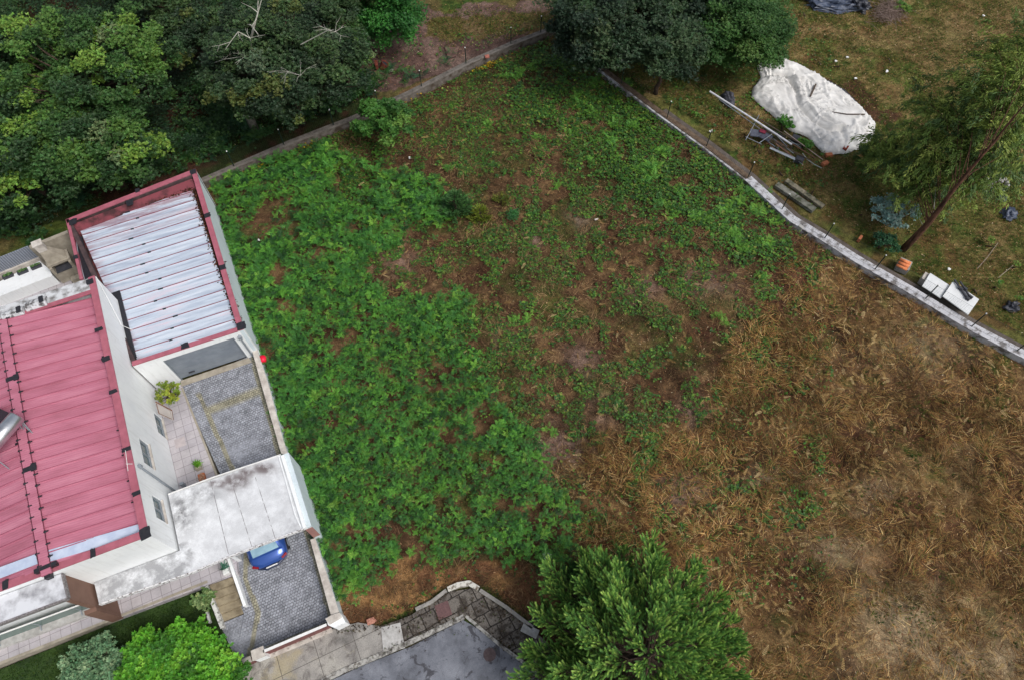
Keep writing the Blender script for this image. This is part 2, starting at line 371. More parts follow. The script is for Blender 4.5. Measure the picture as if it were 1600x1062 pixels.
# mown tan track in the neighbour's yard
tk = inpoly(U, V_, [(1225, 35), (1400, 45), (1500, 20), (1640, -20), (1640, 30), (1560, 60), (1480, 110), (1400, 85), (1300, 55), (1230, 55)]) & near
lay(tk, L3(128, 108, 74), .6)
for (u, v, ru, rv, k) in [(905, 565, 26, 22, .7), (870, 690, 34, 40, .6), (950, 640, 30, 26, .4), (790, 530, 26, 26, .4), (998, 462, 30, 22, .9), (1110, 440, 38, 22, .8), (832, 380, 14, 20, .7), (905, 345, 18, 18, .6), (900, 700, 26, 40, .6), (1085, 655, 24, 40, .5), (620, 410, 40, 30, .6), (1420, 960, 90, 60, .7), (1480, 1030, 120, 50, .7), (1210, 750, 50, 20, .6), (1080, 760, 50, 30, .6), (1310, 850, 70, 40, .5), (1440, 540, 70, 40, .4), (1370, 780, 50, 30, .5), (1575, 1020, 40, 50, .6), (840, 700, 20, 20, .3)]:
    d = ((U - u) / ru) ** 2 + ((V_ - v) / rv) ** 2
    lay(np.exp(-d * 1.2) * near, (pale if u < 1150 else L3(166, 148, 118)) * (1 + .25 * (n4[:, None] - .5)), k)
for (u, v, ru, rv) in [(1420, 790, 60, 14), (1500, 830, 50, 20), (1300, 720, 40, 20), (1440, 880, 60, 30), (1350, 690, 30, 25), (1470, 680, 40, 14), (760, 420, 40, 30), (1000, 820, 60, 30), (680, 400, 40, 30), (1200, 900, 60, 60), (1100, 520, 40, 40), (1190, 620, 40, 30)]:
    d = ((U - u) / ru) ** 2 + ((V_ - v) / rv) ** 2; lay(np.exp(-d) * near, L3(78, 46, 38) * (1 + .4 * (n4[:, None] - .5)), .7)
C *= (.62 + .76 * fbm(XF, YF, .34, 70, 2))[:, None]
ZG = -.12 * fbm(XF, YF, 3, 81) * near - .02
PADS = [[G2(*p) for p in q] for q in []]
ny, nx = X.shape; idx = np.arange(nx * ny).reshape(ny, nx)
Q = np.stack([idx[:-1, :-1], idx[:-1, 1:], idx[1:, 1:], idx[1:, :-1]], -1).reshape(-1, 4)
m, n, b = newmat('ground_soil'); a = n.nodes.new('ShaderNodeAttribute'); a.attribute_name = 'Col'; vec = coords(n)
f1 = noise(n, vec, 5, 8, .7); f2 = noise(n, vec, 24, 5, .75); f3 = noise(n, vec, 60, 3, .7)
c = mix(n, 1, a.outputs[0], ramp(n, f1, [(.32, .5), (.68, 1.5)]), 'MULTIPLY'); c = mix(n, 1, c, ramp(n, f2, [(.32, .35), (.68, 1.7)]), 'MULTIPLY')
c = mix(n, ramp(n, f3, [(.62, 0.), (.72, .55)]), c, lin((176, 150, 112)))
n.links.new(c, b.inputs['Base Color']); b.inputs['Roughness'].default_value = .95; b.inputs['Specular IOR Level'].default_value = .1
bump(n, b, f2, .9, .06)
gr = big_mesh('ground', np.stack([XF, YF, ZG], 1), [Q], C, m); tag(gr, kind='structure')
gr.data.polygons.foreach_set('use_smooth', [True] * len(gr.data.polygons))

# ================================================================== LOW VEGETATION
def sample(n, u0=-60, u1=1660, v0=-40, v1=1130):
    """uniform per square metre over the visible ground"""
    q = [G2(a, b) for a in (u0, u1) for b in (v0, v1)]; xa, xb = max(-42, min(p[0] for p in q)), min(42, max(p[0] for p in q)); ya, yb = max(-1.5, min(p[1] for p in q)), min(50, max(p[1] for p in q))
    n = int(2 * n * (xb - xa) * (yb - ya) / 4284); x = rnd(n, xa, xb); y = rnd(n, ya, yb); u, v = px_xy(x, y); k = (u > u0) & (u < u1) & (v > v0) & (v < v1)
    return x[k], y[k], u[k], v[k]
def wp(x, y, u, v, poly, amp=14, s=1.1, seed=51, jit=7):
    u = u + RNG.normal(0, jit, len(u)); v = v + RNG.normal(0, jit, len(u))
    return inpoly(u + (fbm(x, y, s, seed) - .5) * 2 * amp, v + (fbm(x, y, s, seed + 7) - .5) * 2 * amp, poly)
HARD = [[(100, 338), (305, 262), (333, 292), (400, 545), (440, 700), (505, 860), (545, 975), (600, 975), (700, 915), (745, 908), (835, 975), (880, 1010), (900, 1300), (-900, 1300), (-900, 500), (45, 380), (0, 400)],
        [(312, 292), (300, 262), (440, 205), (640, 128), (735, 85), (850, 40), (856, 62), (735, 112), (640, 160), (450, 242)],
        [(940, 108), (1090, 188), (1250, 315), (1430, 425), (1640, 550), (1640, 600), (1430, 472), (1290, 390), (1235, 352), (1100, 232)]]
def free(u, v):
    k = np.ones(len(u), bool)
    for p in HARD: k &= ~inpoly(u, v, p)
    return k
TARPO = [(1182, 104), (1198, 94), (1217, 91), (1250, 103), (1290, 125), (1328, 153), (1352, 176), (1369, 196), (1364, 216), (1348, 232), (1325, 240), (1300, 243), (1283, 238), (1262, 215), (1235, 205), (1205, 180), (1173, 152), (1178, 136), (1188, 122)]

# --- bracken carpet
MAINF = [(330, 300), (440, 245), (500, 225), (560, 265), (650, 270), (690, 300), (735, 330), (690, 350), (640, 365), (600, 400), (560, 420), (610, 470), (690, 455), (745, 470), (735, 560), (760, 600), (790, 640), (840, 690), (862, 760), (905, 810), (890, 880), (830, 885), (740, 862), (640, 880), (590, 905), (540, 945), (520, 940), (490, 830), (440, 700), (395, 540)]
HOLES = [(430, 330, 30, 22), (400, 365, 22, 30), (455, 360, 20, 14), (505, 400, 20, 14), (440, 430, 16, 26), (575, 290, 20, 20), (545, 300, 26, 18), (690, 580, 26, 14), (725, 530, 18, 26), (705, 690, 16, 16), (450, 480, 20, 14), (620, 830, 40, 16), (545, 830, 16, 12), (760, 720, 30, 14), (700, 800, 24, 12), (760, 655, 20, 22), (785, 790, 20, 14), (615, 520, 10, 8), (520, 660, 18, 10), (650, 370, 18, 12), (840, 800, 20, 20), (480, 700, 14, 12)]
acc = Acc()
x, y, u, v = sample(185000, 300, 930, 200, 960)
d = np.where(wp(x, y, u, v, MAINF, 18, 1.3), 1.0, 0.0)
d *= np.where((v < 480), .55 + .45 * np.clip((v - 330) / 150, 0, 1), 1)
for (a, b_, ru, rv) in HOLES: d *= 1 - .93 * np.exp(-(((u - a) / ru) ** 2 + ((v - b_) / rv) ** 2) ** 2 * .8)
nn = fbm(x, y, 1.5, 90, 3); nm = fbm(x, y, .7, 96, 2)
d *= np.clip((nn * .6 + nm * .4 - .29) * 10, 0, 1); k = (rnd(len(x)) < d * .42) & free(u, v); x, y, u, v, nn = x[k], y[k], u[k], v[k], nn[k]
def ferns(acc, x, y, size, base, hjit=.12, nf=(3, 6), z0=0.0, tl=(.0, .75), zr=None):
    cnt = RNG.integers(nf[0], nf[1] + 1, len(x)); ii = np.repeat(np.arange(len(x)), cnt); N = len(ii); ph = rnd(len(x), 0, 2 * PI)
    order = np.arange(N) - np.repeat(np.cumsum(cnt) - cnt, cnt); yaw = ph[ii] + order * 2 * PI / cnt[ii] + rnd(N, -.4, .4)
    sz = size[ii] * rnd(N, .7, 1.15); tilt = rnd(N, *tl); hh = size * rnd(len(x), .15, .8) if not zr else rnd(len(x), *zr)
    pos = np.stack([x[ii], y[ii], hh[ii] * .6 + z0], 1); pos[:, :2] += rnd(2 * N, -.06, .06).reshape(-1, 2)
    pc = base[ii] * rnd(N, .8, 1.22)[:, None]; tk = RNG.integers(0, len(FRONDS), N); M = rot(yaw, tilt, rnd(N, -.35, .35))
    for q in range(len(FRONDS)):
        s = tk == q; acc.put(FRONDS[q], pos[s], M[s], sz[s], pc[s])
FG = [lin((72, 126, 50)), lin((92, 148, 52)), lin((58, 108, 48)), lin((38, 74, 36)), lin((112, 156, 58))]
size = np.clip(.22 + .16 * np.clip((520 - v) / 250, 0, 1) + rnd(len(x), -.04, .12), .17, .55)
size = np.where((u < 470 + (v - 500) * .2) & (v > 380), size * 1.25, size)
base = palette(FG, [4, 2.4, 3, 2, .6], len(x), .26) * (.84 + .4 * fbm(x, y, 2.5, 120, 2))[:, None]
ferns(acc, x, y, size, base, zr=(.1, 1.15), tl=(-.1, .6))
# bracken along the north wall outside, under the trees
x, y, u, v = sample(30000, -60, 860, 60, 480)
inF = wp(x, y, u, v, [(-60, 180), (240, 220), (380, 150), (500, 110), (590, 110), (700, 80), (720, 95), (650, 135), (560, 178), (440, 212), (310, 262), (100, 335), (-60, 400)]) & free(u, v)
k = inF & (rnd(len(x)) < np.clip((fbm(x, y, 2, 140) - .38) * 2.4, 0, .32)); x, y = x[k], y[k]
ferns(acc, x, y, rnd(len(x), .4, .75), palette([lin((52, 92, 46)), lin((44, 80, 54)), lin((70, 104, 46))], [3, 2, 1], len(x)))
o = acc.obj('bracken', FERN); tag(o, 'dense green bracken carpet covering the left half of the plot', 'bracken', kind='stuff')

# --- bright fern clumps that stand apart (each its own thing)
SPOTS = [(1022, 262, 1.1), (1035, 235, .9), (1012, 280, .9), (1058, 300, .7), (950, 222, .9), (958, 190, .8), (925, 175, .8), (905, 160, .8), (985, 200, .8), (890, 210, .7), (1035, 318, .8), (1050, 330, .7), (1085, 335, .8), (1100, 340, .7), (1128, 325, .7), (1135, 355, .7), (1146, 368, .8), (1160, 385, .7), (1165, 388, .7), (1195, 380, .8), (1152, 318, .8), (1170, 300, .8), (1192, 305, .8), (1180, 330, .8), (1215, 345, .7), (1190, 430, .6), (1160, 300, .6), (980, 130, .7), (1000, 260, .7), (915, 245, .7), (880, 130, .7), (835, 105, .8), (810, 115, .8), (790, 120, .7),
         (905, 145, .7), (1065, 380, .5), (860, 670, .6), (780, 640, .6), (1130, 500, .5), (1120, 490, .5), (825, 495, .5), (805, 500, .5), (870, 290, .5), (840, 210, .5), (760, 190, .6), (700, 260, .5), (935, 128, .8), (965, 245, .6), (500, 245, .8), (515, 262, .8), (400, 315, .8)]
def fern_clump(u, v, s, i):
    a = Acc(); c = G2(u, v, .2); n = int(3 + s * 4); x = c[0] + rnd(n, -.42, .42) * s; y = c[1] + rnd(n, -.42, .42) * s
    ferns(a, x, y, rnd(n, .45, .75) * s, palette([lin((112, 160, 60)), lin((94, 146, 54)), lin((76, 128, 54))], [2, 3, 1], n), nf=(4, 6))
    o = a.obj('fern', FERN)
    return tag(o, 'bright green bracken fern clump standing apart from the main carpet', 'fern', 'fern clumps standing apart in the plot')
for i, (u, v, s) in enumerate(SPOTS): fern_clump(u, v, s, i)

# --- creeping weeds and ivy
acc = Acc(); x, y, u, v = sample(760000, 300, 1300, 40, 950)
IVY = [(850, 60), (950, 122), (1105, 232), (1240, 352), (1235, 400), (1190, 440), (1150, 400), (1060, 355), (1000, 320), (930, 280), (860, 200), (790, 165), (780, 110)]
MID = [(640, 160), (860, 110), (1000, 300), (1240, 430), (1180, 520), (1120, 640), (1110, 700), (960, 720), (850, 680), (740, 600), (560, 450), (480, 320), (560, 220)]
d = np.zeros(len(x)); inM = wp(x, y, u, v, MID, 30); inI = wp(x, y, u, v, IVY, 42, 1.6, jit=17)
inN = wp(x, y, u, v, [(400, 260), (640, 160), (735, 112), (850, 60), (900, 100), (880, 180), (700, 230), (560, 260), (480, 300)], 12); inD = wp(x, y, u, v, DRY, 14)
cl = fbm(x, y, 1.0, 160, 3); cl2 = fbm(x, y, .5, 166, 3)
patch = np.clip((cl * .5 + cl2 * .5 - .47) * 9, 0, 1)
d = np.where(inN, .25 + .6 * patch, d); d = np.where(inM, np.maximum(d, .85 * patch), d)
d = np.where(inI, .72 - .62 * np.clip((.5 - cl) * 6, 0, 1), d)
d = np.where(inD & ~inM, .05 + .55 * np.clip((cl - .6) * 10, 0, 1), d); d = np.where(d == 0, .10 * patch, d)
k = (rnd(len(x)) < d * .75) & free(u, v); x, y, u, v, inI = x[k], y[k], u[k], v[k], inI[k]; N = len(x)
pc = palette([lin((60, 100, 40)), lin((78, 122, 42)), lin((98, 132, 46)), lin((50, 86, 42)), lin((120, 134, 58))], [4, 3, 1.2, 2, .5], N) * (.75 + .5 * fbm(x, y, 1.2, 170, 2))[:, None]
pc[inI] *= .92
tk = RNG.integers(0, 4, N); M = rot(rnd(N, 0, 6.3), rnd(N, -.3, .3)); s = np.where(rnd(N) < .75, rnd(N, .035, .085), rnd(N, .08, .13)); s = np.where(inI, s * 1.25, s); z = rnd(N, .02, .14) + np.where(inI, rnd(N, 0, .2), 0)
for q in range(4): kk = tk == q; acc.put(ROS_W[q], np.stack([x, y, z], 1)[kk], M[kk], s[kk], pc[kk])
tag(acc.obj('ground_cover', LEAF), 'low creeping weeds and ivy spread over the cleared plot', 'weeds', kind='stuff')

# --- dry stalks and straw
acc = Acc(); x, y, u, v = sample(900000, 300, 1660, 40, 1120)
inD = wp(x, y, u, v, DRY, 26); inM = wp(x, y, u, v, FIELD, 10); clump = fbm(x, y, 1.3, 200, 3); c2 = fbm(x, y, .5, 206, 2)
d = np.where(inM, .42 + .5 * np.clip((clump - .5) * 8, 0, 1), 0.0)
bald = np.zeros(len(x))
for (a, b_, ru, rv) in [(1320, 440, 130, 60), (1480, 560, 110, 45), (1400, 510, 90, 40), (1330, 870, 60, 40), (1400, 990, 110, 60), (1210, 930, 30, 60)]: bald = np.maximum(bald, np.exp(-(((u - a) / ru) ** 2 + ((v - b_) / rv) ** 2)))
d = np.where(inD, (.28 + .72 * np.clip((clump - .42) * 6, 0, 1)) * (1 - .75 * bald), d); d *= np.where(wp(x, y, u, v, MAINF, 5), .12, 1)
k = (rnd(len(x)) < d * .7) & free(u, v); x, y, u, v, inD, clump = x[k], y[k], u[k], v[k], inD[k], clump[k]; N = len(x)
reg = np.clip((fbm(x, y, 1.7, 210, 3) - .5) * 1.9 + .5, 0, 1)
pal_a = palette([lin((170, 134, 82)), lin((140, 104, 60)), lin((200, 172, 120)), lin((102, 66, 42)), lin((62, 42, 32)), lin((92, 98, 46))], [3, 3.4, 1.2, 3.2, 3, 2], N)
pal_b = palette([lin((132, 104, 74)), lin((98, 72, 52)), lin((162, 134, 98)), lin((70, 50, 40)), lin((88, 86, 48))], [3, 3.5, 1, 2.5, 1], N)
pc = np.where(inD[:, None], pal_a, pal_b) * (.42 + 1.1 * reg)[:, None]
yaw = fbm(x, y, 1.1, 220, 2) * 14 + RNG.normal(0, .65, N); L = rnd(N, .18, .62) * np.where(inD, 1.05, .85); M = rot(yaw, rnd(N, -.12, .45), rnd(N, -1, 1))
z = rnd(N, .0, .14) + np.where(inD, .16 * np.clip((clump - .5) * 5, 0, 1), 0)
tk = RNG.integers(0, 8, N); pos = np.stack([x, y, z], 1); sc3 = np.stack([L, L, L], 1); sc3[:, 1] *= 1.0
for q in range(8): kk = tk == q; acc.put(BLADES[q], pos[kk], M[kk], sc3[kk], pc[kk])
# flattened dry bracken fronds
x, y, u, v = sample(26000, 300, 1660, 40, 1120); inDD = wp(x, y, u, v, DRY, 22); inMM = wp(x, y, u, v, MID, 20) & (rnd(len(x)) < .2); g_ = fbm(x, y, 1.6, 280, 3)
k = (inDD | inMM) & free(u, v) & (rnd(len(x)) < np.clip((g_ - .38) * 5, .05, 1)); x, y = x[k], y[k]; N = len(x)
pc = palette([lin((170, 142, 92)), lin((138, 108, 66)), lin((194, 170, 122)), lin((100, 68, 44)), lin((76, 50, 38))], [3, 3, 1, 2, 1], N); tk = RNG.integers(0, 6, N); M = rot(rnd(N, 0, 6.3), rnd(N, -.1, .25), rnd(N, -.5, .5)); s = rnd(N, .25, .6)
for q in range(6): kk = tk == q; acc.put(DRYF[q], np.stack([x, y, rnd(N, .05, .2)], 1)[kk], M[kk], s[kk], pc[kk])
# short litter everywhere: curled leaves and bark chips
x, y, u, v = sample(110000, 0, 1660, 0, 1120); k = free(u, v) & ~inpoly(u, v, TARPO) & ~(wp(x, y, u, v, MAINF, 5) & (rnd(len(x)) < .85)) & (rnd(len(x)) < np.where(u > 960, .8, .4)); x, y, u = x[k], y[k], u[k]; N = len(x)
pc = palette([lin((190, 158, 116)), lin((150, 104, 66)), lin((110, 66, 44)), lin((214, 196, 162)), lin((70, 42, 32))], [2, 3, 3, .5, 2], N)
M = rot(rnd(N, 0, 6.3), rnd(N, -.3, .3), rnd(N, -.6, .6)); L = rnd(N, .05, .14); sc3 = np.stack([L, L * .5, L], 1); acc.put(t_leaf(.5), np.stack([x, y, rnd(N, .02, .06)], 1), M, sc3, pc)
tag(acc.obj('dry_stalks', STRAW), 'matted dry brown stalks and straw lying over the plot', 'dry stalks', kind='stuff')

# --- grass of the neighbouring yard
acc = Acc(); x, y, u, v = sample(300000, 560, 1660, -40, 720)
inY = wp(x, y, u, v, NEYARD, 6) | wp(x, y, u, v, [(650, 20), (860, 10), (960, 40), (830, 60), (700, 70)], 8); cl = fbm(x, y, 1.4, 240, 3); c3 = fbm(x, y, .6, 246, 2)
k = inY & free(u, v) & ~inpoly(u, v, TARPO) & (rnd(len(x)) < .3 + 1.2 * np.clip((cl * .6 + c3 * .4 - .42) * 4, 0, .75)); x, y, cl = x[k], y[k], cl[k]; N = len(x)
ga = palette([lin((72, 98, 44)), lin((98, 112, 50)), lin((126, 122, 62)), lin((138, 118, 78)), lin((58, 84, 42)), lin((104, 82, 58))], [3, 3, 2.4, 2.2, 2, 1.2], N) * (.75 + .5 * cl)[:, None]
tk = RNG.integers(0, 5, N); M = rot(rnd(N, 0, 6.3), rnd(N, -.2, .2)); s = rnd(N, .05, .15)
for q in range(5): kk = tk == q; acc.put(TUFTS[q], np.stack([x, y, np.zeros(N)], 1)[kk], M[kk], s[kk], ga[kk])
# sparse green tufts in the dry half
x, y, u, v = sample(60000, 880, 1660, 380, 1120); g = fbm(x, y, 1.1, 260, 3); k = wp(x, y, u, v, DRY, 10) & free(u, v) & (rnd(len(x)) < np.clip((g - .54) * 6, .02, .7)); x, y = x[k], y[k]; N = len(x)
ga = palette([lin((66, 96, 36)), lin((90, 112, 42)), lin((50, 84, 40))], [3, 2, 2], N); M = rot(rnd(N, 0, 6.3), rnd(N, -.2, .2)); acc.put(TUFTS[0], np.stack([x, y, rnd(N, 0, .08)], 1), M, rnd(N, .1, .24), ga)
tag(acc.obj('rough_grass', STRAW), 'short rough grass and moss of the neighbouring yard', 'grass', kind='stuff')

# ================================================================== HARD SURFACES
ZD = .5     # level of the upper drive and the terraces; the drive falls to 0 at the gate
def ax(m_n, rot=HANG, sc=(1, 1, 1)): return coords(m_n, rot, sc)
# cobbled drive
m, n, b = newmat('granite_setts'); vec = ax(n); wv = n.nodes.new('ShaderNodeTexBrick'); wv.offset = .5; wv.inputs['Scale'].default_value = 1
for k_, v_ in (('Brick Width', .13), ('Row Height', .118), ('Mortar Size', .011), ('Mortar Smooth', .3), ('Bias', 0)): wv.inputs[k_].default_value = v_
wv.inputs['Color1'].default_value = (*lin((158, 161, 168)), 1); wv.inputs['Color2'].default_value = (*lin((130, 133, 140)), 1); wv.inputs['Mortar'].default_value = (*lin((74, 74, 80)), 1)
dn = n.nodes.new('ShaderNodeTexNoise'); dn.inputs['Scale'].default_value = 3.5; n.links.new(vec, dn.inputs[0]); va = n.nodes.new('ShaderNodeVectorMath'); va.operation = 'MULTIPLY_ADD'
n.links.new(dn.outputs[1], va.inputs[0]); va.inputs[1].default_value = (.11, .11, 0); n.links.new(vec, va.inputs[2]); n.links.new(va.outputs[0], wv.inputs[0])
worn = ramp(n, noise(n, vec, .45, 4), [(.5, 0.), (.64, .75)]); c = mix(n, worn, wv.outputs[0], lin((146, 149, 157)))
c = mix(n, 1, c, ramp(n, noise(n, vec, 14, 5), [(.3, .7), (.7, 1.3)]), 'MULTIPLY'); c = mix(n, 1, c, ramp(n, noise(n, vec, 2.2, 5), [(.35, .75), (.65, 1.2)]), 'MULTIPLY')
at = n.nodes.new('ShaderNodeAttribute'); at.attribute_name = 'Col'; c = mix(n, 1, c, at.outputs[0], 'MULTIPLY')
n.links.new(c, b.inputs['Base Color']); b.inputs['Roughness'].default_value = .8; bump(n, b, wv.outputs[1], -.6, .02)
# drive outline
A0, A1, A2 = G(285, 608, ZD), G(392, 572, ZD), G(398, 586, ZD)
DR_T = [G2(283, 603, ZD), G2(392, 566, ZD)]; DR_B = [G2(360, 1045, 0), G2(530, 972, 0)]
def lerp(a, b, t): return tuple(a[i] + (b[i] - a[i]) * t for i in range(len(a)))
LW = [G(283, 603, ZD), G(345, 742, ZD), G(366, 850, .28), G(362, 905, .22), G(382, 960, .08), G(352, 978, .06), G(365, 1045, 0)]
RW = [(*G2(394.5, 545, .98), ZD), (*G2(440.5, 709, .98), ZD), (*G2(486, 842, .98), .3), (*G2(499, 890, .98), .2), (*G2(511, 935, .98), .1), (*G2(518, 961, .98), .05), (*G2(519, 966, .98), 0)]
V = []; Cc = []; NW_ = 30; NL = 120
def along(P, t):
    t = t * (len(P) - 1); i = min(int(t), len(P) - 2); return lerp(P[i], P[i + 1], t - i)
LWp = [LW[0], LW[1], LW[2], LW[3], LW[4], LW[6]]; RWp = [RW[0], RW[1], RW[2], RW[3], RW[4], RW[6]]
TAN = np.array([1.12, .9, .58])
for j in range(NL + 1):
    l, r = along(LWp, j / NL), along(RWp, j / NL)
    for i in range(NW_ * 2 + 1):
        p = lerp(l, r, i / (NW_ * 2)); V.append(p); wd = math.dist(l, r); dl = wd * i / (NW_ * 2); dr_ = wd - dl; top = math.dist(l[:2], LWp[0][:2])
        s_ = (.5 < dl < .72 and top > .8) or (.08 < dr_ < .32) or (.8 < (j / NL) * 13.4 < 1.02 and dl > .5) or (12.9 < (j / NL) * 13.4 < 13.1 and dl > .5)
        Cc.append(TAN if s_ else np.ones(3))
    W1 = NW_ * 2 + 1
idx = np.arange((NL + 1) * W1).reshape(NL + 1, W1); Q = np.stack([idx[:-1, :-1], idx[1:, :-1], idx[1:, 1:], idx[:-1, 1:]], -1).reshape(-1, 4)
o = big_mesh('driveway', np.array(V) + [0, 0, .03], [Q], np.array(Cc), m); tag(o, kind='structure')
mb = MB(); mb.prism([p[:2] for p in (LW[0], LW[1], LW[2], LW[3], LW[4], LW[6], RW[6], RW[4], RW[3], RW[2], RW[1], RW[0])], -.2, [p[2] for p in (LW[0], LW[1], LW[2], LW[3], LW[4], LW[6], RW[6], RW[4], RW[3], RW[2], RW[1], RW[0])]); tag(mb.obj('driveway_base', CONC), kind='structure')
SETTS = m; q = [G2(340, 976, .02), G2(386, 957, .02), G2(386, 985, .02), G2(378, 1035, .02), G2(340, 1056, .02)]
o = big_mesh('driveway', np.array([(a, b_, .045) for a, b_ in q]), [np.array([[4, 3, 2, 1, 0]])], np.ones((5, 3)), SETTS); tag(o, kind='structure')
if o.data.polygons[0].normal.z < 0: o.data.flip_normals()
# garage threshold
mb = MB(); mb.prism([G2(283, 595, ZD), G2(389, 559, ZD), G2(394, 566, ZD), G2(284, 604, ZD)], 0, ZD + .06); tag(mb.obj('garage_threshold', CONCB), kind='structure')

def tilemat(name, c1, c2, mort, w_, h_, rot=HANG, off=0.0, ms=.012):
    m, n, b = newmat(name); vec = ax(n, rot); t = n.nodes.new('ShaderNodeTexBrick'); t.offset = off; t.inputs['Scale'].default_value = 1
    for k_, v_ in (('Brick Width', w_), ('Row Height', h_), ('Mortar Size', ms), ('Mortar Smooth', .2)): t.inputs[k_].default_value = v_
    t.inputs['Color1'].default_value = (*lin(c1), 1); t.inputs['Color2'].default_value = (*lin(c2), 1); t.inputs['Mortar'].default_value = (*lin(mort), 1); n.links.new(vec, t.inputs[0])
    c = mix(n, 1, t.outputs[0], ramp(n, noise(n, vec, 1.2, 5), [(.35, .84), (.65, 1.08)]), 'MULTIPLY'); c = mix(n, 1, c, ramp(n, noise(n, vec, 16, 4), [(.3, .92), (.7, 1.06)]), 'MULTIPLY')
    n.links.new(c, b.inputs['Base Color']); b.inputs['Roughness'].default_value = .6; bump(n, b, t.outputs[1], -.3, .01); return m
TILE = tilemat('pink_tiles', (184, 178, 180), (173, 168, 173), (134, 128, 130), .42, .42)
PATHW = (G2(327, 902, ZD), G2(0, 1039, ZD), G2(-260, 1148, ZD)); 
mb = MB(); mb.prism([G2(243, 600, ZD), G2(284, 600, ZD), G2(345, 755, ZD), G2(366, 850, ZD), G2(290, 860, ZD), G2(250, 700, ZD)], -.2, ZD + .04); tag(mb.obj('terrace', TILE), kind='structure')
mb = MB(); mb.prism([G2(366, 850, ZD), G2(372, 896, ZD), G2(324, 914, ZD), G2(0, 1034, ZD), G2(-260, 1143, ZD), G2(-260, 1030, ZD), G2(150, 860, ZD), G2(290, 830, ZD)], -.2, ZD + .045); tag(mb.obj('garden_path', TILE), kind='structure')
mb = MB(); mb.wall([G2(325, 908, ZD), G2(0, 1036, ZD), G2(-260, 1145, ZD)], .12, -.2, ZD + .055); tag(mb.obj('path_kerb', CONCB), kind='structure')
mb = MB(); e = [G(301, 640, ZD), G(323, 700, ZD), G(340, 742, ZD)]; mb.wall([G2(285, 606, ZD), G2(305, 655, ZD), G2(323, 700, ZD), G2(345, 757, ZD)], .09, .2, ZD + .075); tag(mb.obj('terrace_kerb', CONCB), kind='structure')
# lawn
m, n, b = newmat('lawn_soil'); vec = ax(n); c = ramp(n, noise(n, vec, 1.5, 8, .7), [(.35, lin((30, 50, 18))), (.65, lin((52, 76, 24)))])
n.links.new(mix(n, 1, c, ramp(n, noise(n, vec, 20, 4), [(.3, .6), (.7, 1.4)]), 'MULTIPLY'), b.inputs['Base Color']); b.inputs['Roughness'].default_value = .95
LAWN = [G2(325, 912, .2), G2(-260, 1152, .2), G2(-260, 1500, .2), G2(350, 1300, .2), G2(372, 1040, .2), G2(335, 960, .2), G2(322, 925, .2)]
mb = MB(); mb.prism(LAWN, -.2, .2); tag(mb.obj('lawn', m), kind='structure')
acc = Acc(); x = rnd(90000, -26, -10); y = rnd(90000, -5, 8); k = inpoly(x, y, LAWN) ; x, y = x[k], y[k]; N = len(x)
cols = palette([lin((44, 72, 22)), lin((58, 88, 26)), lin((34, 58, 22)), lin((84, 96, 38))], [3, 3, 2, .7], N) * (.7 + .6 * fbm(x, y, 1.2, 300, 3))[:, None]
tk = RNG.integers(0, 5, N); M = rot(rnd(N, 0, 6.3), rnd(N, -.2, .2))
for q in range(5): kk = tk == q; acc.put(TUFTS[q], np.stack([x, y, np.full(N, .19)], 1)[kk], M[kk], rnd(N, .04, .085)[kk], cols[kk])
tag(acc.obj('lawn_grass', LEAF), 'short dark green lawn grass below the tiled path', 'grass', kind='stuff')

# ---- street
ROADP = [G2(470, 1085), G2(560, 1042), G2(640, 1010), G2(724, 968), G2(745, 980), G2(782, 1010), G2(835, 1050), G2(980, 1180), G2(900, 1700), G2(200, 1700), G2(240, 1200)]
m, n, b = newmat('asphalt'); vec = coords(n)
vo = n.nodes.new('ShaderNodeTexVoronoi'); vo.feature = 'DISTANCE_TO_EDGE'; vo.inputs['Scale'].default_value = .9; dn = n.nodes.new('ShaderNodeTexNoise'); dn.inputs['Scale'].default_value = 2.5; dn.inputs['Detail'].default_value = 5; n.links.new(vec, dn.inputs[0])
va = n.nodes.new('ShaderNodeVectorMath'); va.operation = 'MULTIPLY_ADD'; n.links.new(dn.outputs[1], va.inputs[0]); va.inputs[1].default_value = (.8, .8, 0); n.links.new(vec, va.inputs[2]); n.links.new(va.outputs[0], vo.inputs[0])
c = ramp(n, noise(n, vec, .9, 8, .62), [(.3, lin((72, 74, 80))), (.5, lin((108, 111, 119))), (.75, lin((136, 139, 146)))])
c = mix(n, ramp(n, noise(n, vec, 1.1, 7, .65, 1.2), [(.56, 0.), (.60, .85)]), c, lin((58, 57, 62)))
c = mix(n, ramp(n, vo.outputs[0], [(.0, .6), (.008, 0.)]), c, lin((48, 47, 50)))
c = mix(n, 1, c, ramp(n, noise(n, vec, 40, 3), [(.3, .75), (.7, 1.25)]), 'MULTIPLY')
n.links.new(c, b.inputs['Base Color']); b.inputs['Roughness'].default_value = .85; bump(n, b, noise(n, vec, 50, 3), .4, .01)
mb = MB(); mb.prism(ROADP, -.1, .02); tag(mb.obj('road', m), kind='structure')
